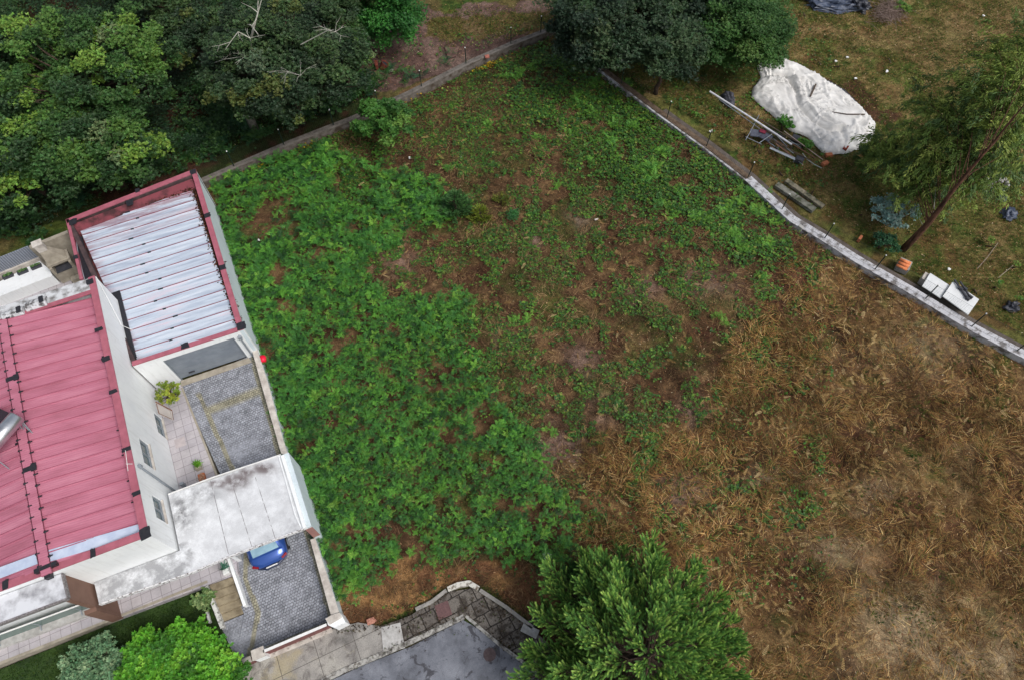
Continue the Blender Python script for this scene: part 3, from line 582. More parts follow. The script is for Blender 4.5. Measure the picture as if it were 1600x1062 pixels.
# footpath slabs
m, n, b = newmat('old_paving'); vec = ax(n, R(28)); t = n.nodes.new('ShaderNodeTexBrick'); t.offset = .5; t.inputs['Scale'].default_value = 1
for k_, v_ in (('Brick Width', .62), ('Row Height', .62), ('Mortar Size', .035), ('Mortar Smooth', .6)): t.inputs[k_].default_value = v_
t.inputs['Color1'].default_value = (*lin((118, 112, 104)), 1); t.inputs['Color2'].default_value = (*lin((92, 86, 80)), 1); t.inputs['Mortar'].default_value = (*lin((36, 31, 26)), 1)
dn = n.nodes.new('ShaderNodeTexNoise'); dn.inputs['Scale'].default_value = 2; n.links.new(vec, dn.inputs[0]); va = n.nodes.new('ShaderNodeVectorMath'); va.operation = 'MULTIPLY_ADD'
n.links.new(dn.outputs[1], va.inputs[0]); va.inputs[1].default_value = (.12, .12, 0); n.links.new(vec, va.inputs[2]); n.links.new(va.outputs[0], t.inputs[0])
c = mix(n, ramp(n, noise(n, vec, 1.6, 7, .7), [(.48, 0.), (.56, .85)]), t.outputs[0], lin((50, 42, 34)))
c = mix(n, 1, c, ramp(n, noise(n, vec, 18, 5), [(.3, .6), (.7, 1.35)]), 'MULTIPLY'); n.links.new(c, b.inputs['Base Color']); b.inputs['Roughness'].default_value = .9; bump(n, b, noise(n, vec, 20, 4), .8, .03)
mb = MB(); mb.prism([G2(596, 978), G2(640, 962), G2(705, 924), G2(742, 918), G2(830, 982), G2(905, 1045), G2(1000, 1130), G2(950, 1150), G2(835, 1046), G2(780, 1006), G2(727, 963), G2(640, 1003), G2(604, 1018)], -.1, .1); tag(mb.obj('pavement', m), kind='structure')
m, n, b = newmat('apron_concrete'); vec = ax(n); c = ramp(n, noise(n, vec, .7, 8, .6), [(.32, lin((96, 93, 90))), (.5, lin((150, 146, 140))), (.72, lin((176, 172, 162)))])
vo = n.nodes.new('ShaderNodeTexBrick'); vo.offset = 0; vo.inputs['Scale'].default_value = 1
for k_, v_ in (('Brick Width', 1.6), ('Row Height', 1.9), ('Mortar Size', .012)): vo.inputs[k_].default_value = v_
n.links.new(vec, vo.inputs[0]); c = mix(n, ramp(n, noise(n, vec, 1.7, 8, .7, 1.0), [(.5, 0.), (.62, .7)]), c, lin((92, 86, 82))); c = mix(n, ramp(n, noise(n, vec, .55, 5, .6), [(.56, 0.), (.64, .6)]), c, lin((168, 156, 122))); c = mix(n, vo.outputs[1], c, lin((82, 77, 72))); c = mix(n, 1, c, ramp(n, noise(n, vec, 22, 5), [(.3, .75), (.7, 1.2)]), 'MULTIPLY')
n.links.new(c, b.inputs['Base Color']); b.inputs['Roughness'].default_value = .9; bump(n, b, noise(n, vec, 25, 4), .5, .02)
mb = MB(); mb.prism([G2(365, 1047), G2(521, 982), G2(560, 972), G2(596, 978), G2(604, 1018), G2(540, 1044), G2(470, 1078), G2(240, 1190), G2(200, 1130)], -.1, .09); tag(mb.obj('pavement_apron', m), kind='structure')
KERB = simple('pale_kerb', lin((168, 166, 160)), lin((92, 88, 84)), 5, .9, bmp=.5, cov=(.45, .62))
mb = MB(); mb.wall([G2(240, 1195), G2(470, 1080), G2(540, 1046), G2(604, 1019), G2(660, 994), G2(725, 963)], .2, -.1, .125); mb2 = MB().wall([G2(728, 962), G2(781, 1007), G2(835, 1047), G2(960, 1155)], .13, -.1, .125)
tag(mb.obj('kerb', KERB), kind='structure'); tag(mb2.obj('kerb', KERB), kind='structure')
mb = MB(); mb.wall([G2(700, 921), G2(716, 914), G2(733, 911), G2(748, 920)], .22, -.1, .2); tag(mb.obj('kerb', simple('white_kerb', lin((205, 202, 192)), lin((110, 100, 86)), 6, .9, bmp=.4, cov=(.5, .62))), kind='structure')
mb = MB(); mb.wall([G2(750, 922), G2(790, 948), G2(832, 980)], .16, -.1, .16); mb.wall([G2(650, 952), G2(675, 940), G2(698, 922)], .16, -.1, .14); tag(mb.obj('kerb', CONC), kind='structure')
mb = MB(); mb.prism([G2(633, 1012), G2(600, 1020), G2(596, 980), G2(626, 972)], .05, .11); tag(mb.obj('pavement_slab', CONCL), kind='structure')
# street covers
c = G(765, 1022); mb = MB(); mb.tube([(c[0], c[1], .0), (c[0], c[1], .032)], .27, 28); o = mb.obj('manhole_cover', simple('rusty_iron', lin((98, 84, 84)), lin((74, 62, 62)), 9, .7, bmp=.5)); tag(o, 'round iron manhole cover set in the asphalt', 'manhole cover')
mb = MB(); mb.tube([(c[0], c[1], .02), (c[0], c[1], .036)], .30, 28, False); mb.obj('frame', CONC, o)
c = G(693, 953); mb = MB(); mb.box(c, .62, .62, .0, .118, R(22)); tag(mb.obj('access_cover', simple('red_iron', lin((112, 84, 82)), lin((92, 68, 68)), 9, .7, bmp=.4)), 'square reddish access cover in the pavement', 'access cover')
c = G(833, 972); t_ = thing('drain_grate', 'black slotted drain grate beside the big pine', 'drain', (c[0], c[1], 0)); mb = MB(); mb.box(c, .6, .42, -.1, .02, R(40)); mb.obj('pit', BITU, t_)
mb = MB()
for i in range(6): q = (c[0] + math.cos(R(40)) * (-.25 + .1 * i), c[1] + math.sin(R(40)) * (-.25 + .1 * i)); mb.box(q, .03, .4, .02, .05, R(40))
mb.obj('bars', simple('grate_iron', (.08, .08, .085), None, 5, .5), t_)
c = G(828, 985); mb = MB(); mb.box(c, .75, .38, 0, .16, R(-25)); tag(mb.obj('stone_block', CONCL, bevel=.02), 'pale stone block at the pavement corner beside the drain', 'stone block')
c = G(580, 970); mb = MB(); mb.box(c, .34, .26, 0, .16, R(20)); mb.box((c[0] + .14, c[1] + .03), .16, .2, .02, .12, R(60)); tag(mb.obj('broken_brick', simple('pink_brick', lin((196, 142, 122)), lin((150, 100, 84)), 14, .9, bmp=.5), bevel=.03), 'pinkish broken brick lying at the edge of the pavement', 'brick')

# ================================================================== DRIVE WALL, GATE, STEPS
wt = thing('boundary_wall', 'white rendered wall with cream coping between drive and bracken field', 'wall', G(400, 545, 0))
pi = [G2(*p, .98) for p in ((394, 545), (409, 600), (431, 676), (440, 708))]; po = [G2(*p, .98) for p in ((401, 545), (419.5, 602), (439, 677), (450, 712))]
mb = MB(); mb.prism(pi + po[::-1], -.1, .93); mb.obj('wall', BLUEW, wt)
def grow(a, b_, d):
    a, b_ = np.array(a), np.array(b_); v = (b_ - a) / np.linalg.norm(b_ - a); return tuple(a - v * d), tuple(b_ + v * d)
gi, go = zip(*[grow(a, b_, .025) for a, b_ in zip(pi, po)]); mb = MB(); mb.prism(list(gi) + list(go)[::-1], .93, .98); mb.obj('coping', CREAM, wt)
pi = [G2(*p, .98) for p in ((485.5, 842), (502, 902), (518.5, 962))]; po = [G2(*p, .98) for p in ((491.5, 840), (511, 900), (529, 956))]
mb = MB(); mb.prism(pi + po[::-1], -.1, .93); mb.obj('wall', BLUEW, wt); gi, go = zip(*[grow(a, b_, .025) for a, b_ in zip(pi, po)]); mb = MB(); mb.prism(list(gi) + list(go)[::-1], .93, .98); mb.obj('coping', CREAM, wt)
mb = MB(); mb.prism([G2(509, 966, 1.0), G2(520, 960, 1.0), G2(531, 956, 1.0), G2(540, 971, 1.0), G2(523, 980, 1.0), G2(513, 976, 1.0)], -.1, 1.0); mb.obj('pillar', WHITEW, wt)
mb = MB(); mb.prism([G2(508, 966, 1.05), G2(518, 960, 1.05), G2(531, 956, 1.05), G2(534, 964, 1.05), G2(515, 975, 1.05)], 1.0, 1.05); mb.obj('pillar_cap', CREAM, wt)

gt = thing('sliding_gate', 'low maroon sliding gate with a white top rail across the drive', 'gate', G(455, 1000, 0))
a, b_ = np.array(G2(411, 1017, 1.0)), np.array(G2(510, 975, 1.0)); mb = MB(); mb.wall([a, b_], .05, .1, .95); mb.obj('panel', MAROON, gt); mb = MB(); mb.wall([a, b_], .11, .95, 1.0); mb.obj('top_rail', WHITEP, gt)
mb = MB(); mb.wall([a, b_], .3, .09, .12, -.2); mb.obj('track', CREAM, gt)
g2 = thing('gate_pillar', 'short white gate pillar at the left end of the maroon gate', 'pillar', G(404, 1022, 0)); mb = MB(); mb.box(G2(403, 1020, .95), .46, .36, -.1, .95, R(22)); mb.obj('shaft', WHITEW, g2); mb = MB(); mb.box(G2(403, 1020, .99), .52, .42, .95, 1.0, R(22)); mb.obj('cap', CREAM, g2)
fw = thing('front_wall', 'low maroon and cream front wall behind the bright green bush', 'wall', G(370, 1040, 0)); a, b_ = np.array(G2(392, 1028, .8)), np.array(G2(340, 1052, .8)); a2 = b_ + (b_ - a) * 5
mb = MB(); mb.wall([a, a2], .18, -.1, .72); mb.obj('wall', MAROON, fw); mb = MB(); mb.wall([a, a2], .24, .72, .8); mb.obj('coping', CREAM, fw)

st = thing('garden_steps', 'five weathered beige concrete steps from the tiled path down to the drive', 'steps', G(355, 940, 0))
a, b_, c_, d_ = [np.array(q) for q in (G2(327, 913, .5), G2(364, 900, .5), G2(383, 957, .02), G2(347, 972, .02))]
for i in range(5):
    p0, p1 = a + (d_ - a) * i / 5, b_ + (c_ - b_) * i / 5; q0, q1 = a + (d_ - a) * (i + 1) / 5, b_ + (c_ - b_) * (i + 1) / 5
    mb = MB(); mb.prism([tuple(p0), tuple(p1), tuple(q1), tuple(q0)], -.1, .5 - i * .1 - .01); mb.obj('step', simple('worn_step_%d' % i, lin((156, 144, 120)), lin((112, 101, 82)), 2.5, .9, bmp=.5), st, bevel=.015)
sw = thing('stair_wall', 'thin white wall between the steps and the cobbled drive', 'wall', G(370, 910, 0)); mb = MB(); mb.wall([G2(357, 872, .75), G2(364, 893, .75), G2(381, 945, .6)], .13, 0, [.75, .75, .5]); mb.obj('wall', WHITEW, sw)
pw = thing('planter_wall', 'low flaking white planter wall on the lawn side of the steps', 'wall', G(335, 950, 0)); mb = MB(); mb.wall([G2(322, 915, .6), G2(333, 945, .55), G2(346, 980, .4)], .16, 0, [.6, .5, .3])
mb.wall([G2(322, 955, .4), G2(327, 972, .4)], .1, 0, .35); mb.obj('wall', simple('flaking_white', lin((205, 205, 200)), lin((96, 92, 84)), 7, .9, bmp=.5, cov=(.5, .64)), pw)

# ================================================================== GARAGE
ga = thing('garage', 'low garage with a long whitish ribbed metal roof edged in red', 'garage', G(300, 450, 0))
GNW, GNE, GSE, GSW = [np.array(G2(*p, 3.1)) for p in ((103, 343.5), (305, 264), (380, 514), (206.6, 570.4))]
GNE0 = GNE; gd = (GSE - GNE) / np.linalg.norm(GSE - GNE); gs = (GSE - GSW) / np.linalg.norm(GSE - GSW); gw = (GSW - GNW) / np.linalg.norm(GSW - GNW)
def inset(P, d):
    P = [np.array(p) for p in P]; n = len(P); ar = sum(P[i][0] * P[(i + 1) % n][1] - P[(i + 1) % n][0] * P[i][1] for i in range(n)); sg = 1 if ar > 0 else -1; out = []
    for i in range(n):
        a, b_, c_ = P[i - 1], P[i], P[(i + 1) % n]; d1 = (b_ - a) / np.linalg.norm(b_ - a); d2 = (c_ - b_) / np.linalg.norm(c_ - b_)
        n1 = np.array([-d1[1], d1[0]]) * sg; n2 = np.array([-d2[1], d2[0]]) * sg; out.append(b_ + (n1 + n2) * d / (1 + n1 @ n2))
    return out
GP = [GNW, GNE, GSE, GSW]; GI = inset(GP, .2)
# door opening in the south wall
DL, DR_ = np.array(G2(283.8, 594.9, ZD)), np.array(G2(388, 559, ZD)); ZT = 2.65
def onS(p): return GSW + gs * ((p - GSW) @ gs)
dl, dr = onS(DL), onS(DR_); inn = np.array([-gs[1], gs[0]]); L_ = np.linalg.norm(GSE - GSW)
def wallseg(mb, a, b_, z0, z1, th=.2): a, b_ = np.array(a), np.array(b_); d = (b_ - a) / np.linalg.norm(b_ - a); nn_ = np.array([-d[1], d[0]]); mb.prism([tuple(a), tuple(b_), tuple(b_ + nn_ * th), tuple(a + nn_ * th)], z0, z1)
mb = MB(); wallseg(mb, GSW, dl, 0, ZT); wallseg(mb, dr, GSE, 0, ZT); wallseg(mb, GSW, GSE, ZT, 3.05); mb.obj('front_wall', WHITEW, ga)
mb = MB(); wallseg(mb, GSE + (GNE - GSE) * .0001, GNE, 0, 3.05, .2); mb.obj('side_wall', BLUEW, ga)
mb = MB(); wallseg(mb, GNE - gd * -.2, GNW, 0, 3.05, .2); wallseg(mb, GNW, GSW, 0, 3.05, .2); mb.obj('rear_wall', simple('dark_weathered_render', lin((92, 74, 74)), lin((58, 48, 50)), 2, .9), ga)
m, n, b = newmat('garage_door_metal'); vec = ax(n); g_ = n.nodes.new('ShaderNodeNewGeometry'); sx = n.nodes.new('ShaderNodeSeparateXYZ'); n.links.new(g_.outputs[0], sx.inputs[0])
c = ramp(n, noise(n, vec, 1.5, 4), [(.3, lin((112, 120, 130))), (.7, lin((134, 142, 150)))]); n.links.new(c, b.inputs['Base Color']); b.inputs['Roughness'].default_value = .35
dt = mb = MB(); ir = .09
for i in range(5): z0 = ZD + .06 + i * (ZT - ZD - .06) / 5; z1 = ZD + .06 + (i + 1) * (ZT - ZD - .06) / 5 - .015; a, b_ = dl + inn * ir, dr + inn * ir; wallseg(mb, a, b_, z0, z1, .05)
wallseg(mb, dl + inn * (ir + .02), dr + inn * (ir + .02), ZD + .06, ZT, .04); gdoor = mb.obj('door', m, ga)
mb = MB(); q = dl + (dr - dl) * .2 + inn * .05; mb.box(q, .3, .04, ZD + .35, ZD + .43, math.atan2(gs[1], gs[0])); mb.obj('handle', DARKP, gdoor)
mb = MB(); wallseg(mb, dl + inn * .01, dl + inn * .01 + gs * .05, ZD, ZT, .1); wallseg(mb, dr - gs * .05 + inn * .01, dr + inn * .01, ZD, ZT, .1); wallseg(mb, dl + gs * .05 + inn * .01, dr - gs * .05 + inn * .01, ZT - .05, ZT, .1); mb.obj('door_frame', GREYM, ga)
# roof: ribbed sheets
m, n, b = newmat('worn_white_sheet'); vec = ax(n, math.atan2(gs[1], gs[0])); vs_ = ax(n, math.atan2(gs[1], gs[0]), (4.5, .5, 1))
c = ramp(n, noise(n, vs_, 2.2, 7, .65), [(.3, lin((156, 168, 186))), (.5, lin((188, 199, 212))), (.7, lin((212, 220, 229)))])
c = mix(n, ramp(n, noise(n, vs_, 1.1, 6, .7), [(.56, 0.), (.70, .5)]), c, lin((206, 158, 172)))
at = n.nodes.new('ShaderNodeAttribute'); at.attribute_name = 'Col'; sep = n.nodes.new('ShaderNodeSeparateColor'); n.links.new(at.outputs[0], sep.inputs[0])
k_ = n.nodes.new('ShaderNodeMath'); k_.operation = 'MULTIPLY'; n.links.new(sep.outputs[0], k_.inputs[0]); n.links.new(ramp(n, noise(n, vs_, 3.0, 7, .7), [(.42, 0.), (.55, 1.)]), k_.inputs[1]); c = mix(n, k_.outputs[0], c, lin((132, 62, 70)))
c = mix(n, 1, c, ramp(n, noise(n, vec, 30, 4), [(.3, .92), (.7, 1.06)]), 'MULTIPLY')
n.links.new(c, b.inputs['Base Color']); b.inputs['Roughness'].default_value = .5
R0, R1, R2, R3 = [np.array(G2(*p, 2.9)) for p in ((124, 354), (301, 296), (371, 509), (213, 563))]
# sheets run along gs; stack along the length. Left edge steps at the house wall
LEFT = [np.array(G2(*p, 2.9)) for p in ((121, 350), (137, 425), (140, 436))]; SR = [np.array(G2(*p, 2.9)) for p in ((300, 296), (371, 511))]
NP = 15; V = []; Qs = []; Cc = []
def lx(t):   # left edge point of the sheet at fraction t of the length
    P = [np.array(G2(*p, 2.9)) for p in ((121, 352), (131, 395), (139, 432), (176, 456), (191, 458), (213, 561))]
    T = [0, .21, .39, .5001, .50011, 1]
    for i in range(len(T) - 1):
        if t <= T[i + 1] + 1e-9: return P[i] + (P[i + 1] - P[i]) * (t - T[i]) / (T[i + 1] - T[i])
    return P[-1]
TLn = np.array(G2(121, 352, 2.9)); TLs = np.array(G2(213, 561, 2.9)); NS = NP * 12
prof = [0, 0, .02, .02, 0, 0, 0, .007, .007, 0, 0, 0]
for j in range(NS + 1):
    t = j / NS; r = SR[0] + (SR[1] - SR[0]) * t; l = TLn + (TLs - TLn) * t; d = r - l; dirn = d / np.linalg.norm(d)
    # march left along the sheet to the edge of the roof
    f0 = -.0; ph = j % 12
    u0, v0 = PX(l[0], l[1], 2.9)
    for i in range(13):
        p = l + d * (i / 12.); edge = 0
        V.append((p[0], p[1], 2.82 + .1 * (i / 12.) * 0 + prof[ph])); k = .8 if ph == 2 else (.6 if (i == 0 or t < .08) else (.28 if t < .2 else .03)); Cc.append((k, k, k))
idx = np.arange((NS + 1) * 13).reshape(NS + 1, 13); Q = np.stack([idx[:-1, :-1], idx[1:, :-1], idx[1:, 1:], idx[:-1, 1:]], -1).reshape(-1, 4)
roof = big_mesh('roof', np.array(V), [Q], np.array(Cc), m, ga)
mb = MB()
for j in range(NP + 1):
    t = (j * 12 + 2.5) / NS
    if t > 1: continue
    r = SR[0] + (SR[1] - SR[0]) * t; l = TLn + (TLs - TLn) * t; wallseg(mb, l, r, 2.83, 2.853, .03)
mb.obj('seam', simple('worn_red_seam', lin((138, 50, 66)), lin((112, 40, 52)), 6, .5), roof)
for j in range(NP):
    mb = MB(); t = (j * 12 + 2.6) / NS; r = SR[0] + (SR[1] - SR[0]) * t; l = TLn + (TLs - TLn) * t; p = l + (r - l) * (.42 + .06 * math.sin(j * 1.7)); mb.box(p, .16 if j % 3 else .24, .07, 2.83, 2.875, math.atan2(gs[1], gs[0])); mb.obj('sealant_patch', BITU, roof)
# roof deck, gutters
mb = MB(); mb.prism([tuple(p) for p in GI], 2.55, 2.72); mb.obj('gutter_bed', simple('rusty_gutter', lin((96, 46, 46)), lin((44, 26, 24)), 2.5, .8, bmp=.4, cov=(.4, .62)), ga)
acc = Acc(); N = 2600; t = rnd(N); e_ = RNG.random(N) < .72
pe = SR[0][None] + (SR[1] - SR[0])[None] * t[:, None] + gs[None] * (RNG.normal(.10, .09, N))[:, None]; pn = TLn[None] + (SR[0] - TLn)[None] * t[:, None] - gd[None] * np.abs(RNG.normal(.15, .18, N))[:, None]
pp = np.where(e_[:, None], pe, pn); cols = palette([lin((70, 44, 32)), lin((44, 28, 22)), lin((110, 72, 48))], [3, 3, 1], N); acc.put(t_leaf(.6), np.column_stack([pp, rnd(N, 2.78, 2.87)]), rot(rnd(N, 0, 6.3), rnd(N, -.3, .3)), rnd(N, .06, .16), cols)
tag(acc.obj('leaf_litter', STRAW), 'brown leaf litter gathered in the gutters of the whitish garage roof', 'leaf litter', kind='stuff')
mb = MB(); qa, qb = np.array(G2(112, 352, 3.0)), np.array(G2(300, 280, 3.0)); dq = (qb - qa) / np.linalg.norm(qb - qa); nq = np.array([dq[1], -dq[0]]); A_ = [qa, qb, qb + nq * .62, qa + nq * .62]
mb.prism([tuple(p) for p in A_], 2.7, [3.02, 3.02, 2.76, 2.76]); mb.obj('valley_flashing', simple('worn_maroon_flashing', lin((118, 56, 64)), lin((62, 34, 36)), 1.6, .6, bmp=.3, cov=(.42, .6)), ga)
# capping
def cap(pts, wd, z, parent, name='coping', mat=REDM, side=0.0, th=.06): mb = MB(); mb.wall(pts, wd, z - th, z, side); return mb.obj(name, mat, parent)
cap([GNE + gd * .0, GSE], .27, 3.1, ga, side=-.42); cap([GSE - gs * .27, GSW], .24, 3.1, ga, side=-.42); cap([GNW, GNE], .3, 3.1, ga, side=-.42)
mb = MB(); a, b_ = np.array(G2(112, 356, 2.98)), np.array(G2(300, 285, 2.98)); 
gwall = [GNW, np.array(G2(110, 372, 3.1)), np.array(G2(125, 437, 3.1))]; mb = MB(); mb.wall(gwall, .16, 2.5, 3.1, .4); mb.obj('coping', REDM, ga)
def patch(p, ang, sx, sy, z, parent, name='bitumen_patch', th=.02):
    mb = MB(); ca_, sa_ = math.cos(ang), math.sin(ang); Pp = []
    for i, j in ((-1, -1), (-.4, -1), (.3, -1), (1, -1), (1, -.2), (1, 1), (.2, 1), (-.5, 1), (-1, 1), (-1, .2)):
        x_, y_ = i * sx / 2 * random.uniform(.84, 1.14), j * sy / 2 * random.uniform(.84, 1.14); Pp.append((p[0] + x_ * ca_ - y_ * sa_, p[1] + x_ * sa_ + y_ * ca_))
    mb.prism(Pp, z, z + th); return mb.obj(name, BITU, parent)
ag = math.atan2(gd[1], gd[0]); as_ = math.atan2(gs[1], gs[0])
for u, v, sx, sy, an in [(324, 337, .32, .34, ag), (348, 418, .32, .34, ag), (377, 509, .42, .42, ag), (289, 540, .38, .3, as_), (302, 269, .34, .34, as_), (203, 317, .36, .45, as_), (215, 298, .26, .28, as_), (114, 347, .4, .4, as_), (118, 402, .26, .22, ag)]: patch(G2(u, v, 3.1), an, sx, sy, 3.101, ga)
mb = MB(); mb.wall([G2(121, 372, 2.87), G2(131, 415, 2.87), G2(138, 436, 2.87)], .42, 2.7, 2.87); mb.wall([G2(180, 456, 2.9), G2(206, 560, 2.9)], .42, 2.72, 2.9); mb.obj('flashing', BITU, ga)
mb = MB(); mb.tube([G(118, 360, 2.96), G(122, 400, 2.96), G(133, 440, 2.96)], .025, 6); mb.obj('pipe', GREYM, ga)
dp = G(374, 526, 2.7); a = onS(np.array(dp[:2])) - inn * .07
mb = MB(); mb.tube([(*(a + inn * .12), 2.75), (*a, 2.6), (*a, ZD + .02)], .045, 8); mb.box(a, .18, .14, 2.5, 2.68, as_); mb.obj('downpipe', GREYM, ga)

# ================================================================== MAIN HOUSE
ZR = 5.1
ho = thing('house', 'white rendered house under a large rose red ribbed metal roof', 'house', G(243, 700, 0))
HNE, HSE = np.array(G2(147.5, 430.5, ZR)), np.array(G2(232.6, 835.6, ZR)); hs = np.array(G2(62, 899.6, ZR)) - HSE; hs = hs / np.linalg.norm(hs)    # west along the south front
hn = np.array(G2(0, 478, ZR)) - HNE; hn /= np.linalg.norm(hn); HSW = HSE + hs * 12.5; HNW = HNE + hn * 12.5
he = (HSE - HNE) / np.linalg.norm(HSE - HNE); HP = [HNE, HNW, HSW, HSE]
# east wall with three window openings
WIN = [((240, 644), (258, 676)), ((215, 682), (235, 718)), ((236, 770), (255, 803))]
def vtop(p0, p1, zb=ZD):  # the height where the wall plane HNE-HSE shows at pixel p
    best = None
    for h in np.arange(zb, ZR, .01):
        q = np.array(G2(*p0, h)); d = abs((q - HNE) @ np.array([-he[1], he[0]]))
        if best is None or d < best[0]: best = (d, h, (q - HNE) @ he)
    return best[1], best[2]
wins = []
for (top, bot) in [((240, 643), (251, 671)), ((217, 683), (227, 716)), ((237, 772), (243, 797))]:
    z1, s1 = vtop(top, None); z2, s2 = vtop(bot, None); wins.append((s1, s2, z1, z2))
print('WIN', [[round(float(k), 2) for k in w_] for w_ in wins])
LE = np.linalg.norm(HSE - HNE); WN = sorted([(s, s + wd, zt - ht, zt) for s, wd, zt, ht in [(wins[0][0], 1.15, wins[0][2], .9), (wins[1][0], 1.25, wins[1][2], .9), (wins[2][0], 1.05, wins[2][2], .9)]])
mb = MB(); s0 = 0; wn = np.array([he[1], -he[0]])   # inward normal (west) = right of he
if (HNW - HNE) @ wn < 0: wn = -wn
def wq(mb, s0, s1, z0, z1, i0=0., i1=.25): a, b_ = HNE + he * s0, HNE + he * s1; mb.prism([tuple(a + wn * i0), tuple(b_ + wn * i0), tuple(b_ + wn * i1), tuple(a + wn * i1)], z0, z1)
for s_a, s_b, z0, z1 in WN: wq(mb, s0, s_a, 0, ZR - .06); wq(mb, s_a, s_b, 0, z0); wq(mb, s_a, s_b, z1, ZR - .06); s0 = s_b
wq(mb, s0, LE, 0, ZR - .06); mb.obj('east_wall', WHITEW, ho)
for s_a, s_b, z0, z1 in WN:
    mb = MB(); wq(mb, s_a, s_b, z0, z0 + .05, .03, .16); wq(mb, s_a, s_b, z1 - .05, z1, .03, .16); wq(mb, s_a, s_a + .05, z0 + .05, z1 - .05, .03, .16); wq(mb, s_b - .05, s_b, z0 + .05, z1 - .05, .03, .16); wq(mb, (s_a + s_b) / 2 - .03, (s_a + s_b) / 2 + .03, z0 + .05, z1 - .05, .05, .14)
    wf = mb.obj('window', GREYM, ho); mb = MB(); wq(mb, s_a + .05, s_b - .05, z0 + .05, z1 - .05, .10, .115); mb.obj('pane', GLASSD, wf)
    mb = MB(); wq(mb, s_a - .04, s_b + .04, z0 - .05, z0 + .002, -.06, .03); mb.obj('sill', CREAM, wf)
mb = MB(); a = HSE; th = np.array([-hs[1], hs[0]]); th = th if (HNE - HSE) @ th > 0 else -th
def seg2(mb, a, b_, z0, z1, th_, dirn): mb.prism([tuple(a), tuple(b_), tuple(b_ + dirn * th_), tuple(a + dirn * th_)], z0, z1)
seg2(mb, HSE + wn * .25, HSW, 0, ZR - .06, .25, th); mb.obj('south_wall', WHITEW, ho); th2 = -th
mb = MB(); seg2(mb, HNE + wn * .25, HNW, 0, ZR - .06, .75, th2 * 1.0); mb.obj('north_wall', simple('stained_parapet', lin((200, 202, 204)), lin((118, 116, 114)), 2.2, .9, bmp=.3, cov=(.42, .62)), ho)
mb = MB(); seg2(mb, HNW, HSW, 0, ZR - .06, .25, -wn); mb.obj('west_wall', WHITEW, ho)
mb = MB(); mb.wall([HNE + wn * .0, HSE], .05, ZR - .06, ZR - .02, 0.5 if False else -.5); 
# white parapet top rim on the north
# roof
m, n, b = newmat('rose_metal_roof'); hang = math.atan2(-hs[1], -hs[0]); vec = ax(n, hang); vst = ax(n, hang, (3, .6, 1))
c = ramp(n, noise(n, vst, 1.3, 6, .6), [(.3, lin((162, 96, 112))), (.5, lin((180, 110, 129))), (.7, lin((192, 126, 143)))]); wvv = n.nodes.new('ShaderNodeTexWave'); wvv.bands_direction = 'Y'; wvv.inputs['Scale'].default_value = 3.2; n.links.new(vec, wvv.inputs[0])
c = mix(n, 1, c, ramp(n, wvv.outputs[1], [(0., .96), (1., 1.03)]), 'MULTIPLY'); c = mix(n, ramp(n, noise(n, vec, 6, 6, .8), [(.60, 0.), (.72, .3)]), c, lin((206, 160, 166)))
n.links.new(c, b.inputs['Base Color']); b.inputs['Roughness'].default_value = .5; b.inputs['Specular IOR Level'].default_value = .35; bump(n, b, wvv.outputs[1], .25, .02)
ROSE = m
RA, RB = np.array(G2(2, 486, 5.25)), np.array(G2(71, 884, 5.25)); rd = (RB - RA) / np.linalg.norm(RB - RA)
def proj(p, q, d): return q + d * ((p - q) @ d)     # project p on the line q,d
Rn, Rs = proj(HNE + hn * 3 + he * .95, RA, rd), proj(HSE + hs * 3 - he * .3, RA, rd)
En, Es = HNE + wn * .28 + he * .98, HSE + wn * .28 - he * .3
zE, zR_ = 4.72, 5.22; mb = MB(); Wn, Ws = Rn + (Rn - En), Rs + (Rs - Es)
for (a, b_, c_, d_) in ((En, Es, Rs, Rn), (Rn, Rs, Ws, Wn)):
    z_a, z_c = (zE, zR_) if a is En else (zR_, zE); NSg = 24
    for j in range(NSg):
        t0, t1 = j / NSg, (j + 1) / NSg; A, B = a + (b_ - a) * t0, a + (b_ - a) * t1; D, Cq = d_ + (c_ - d_) * t0, d_ + (c_ - d_) * t1
        mb.add([(*A, z_a), (*B, z_a), (*Cq, z_c), (*D, z_c), (*A, z_a + .0), (*D, z_c)], [(0, 1, 2, 3)])
        w_ = (B - A) / np.linalg.norm(B - A) * .022
        mb.add([(*A, z_a), (*(A + w_), z_a), (*(D + w_), z_c), (*D, z_c), (*A, z_a + .03), (*(A + w_), z_a + .03), (*(D + w_), z_c + .03), (*D, z_c + .03)], [(4, 5, 6, 7), (0, 4, 7, 3), (1, 2, 6, 5)])
hr = mb.obj('roof', ROSE, ho)
SEAM = simple('dark_rose_seam', lin((150, 66, 90)), lin((128, 54, 76)), 3, .6, bmp=0)  # seams are a darker rose than the roof sheets
for (a, b_, c_, d_) in ((En, Es, Rs, Rn), (Rn, Rs, Ws, Wn)):
    z_a, z_c = (zE, zR_) if a is En else (zR_, zE)
    for j in range(24):
        t0 = j / 24; A = a + (b_ - a) * t0; D = d_ + (c_ - d_) * t0; w_ = rd * .016
        mb = MB(); mb.add([(*(A - w_), z_a), (*(A - w_ * 0), z_a), (*(D - w_ * 0), z_c), (*(D - w_), z_c), (*(A - w_), z_a + .034), (*A, z_a + .034), (*D, z_c + .034), (*(D - w_), z_c + .034)], [(3, 2, 1, 0), (4, 5, 6, 7), (0, 1, 5, 4), (1, 2, 6, 5), (2, 3, 7, 6), (3, 0, 4, 7)]); mb.obj('seam', SEAM, hr)
mb = MB(); mb.wall([Rn, Rs + rd * .35], .36, zR_ - .02, zR_ + .075); mb.obj('ridge_cap', ROSE, hr)
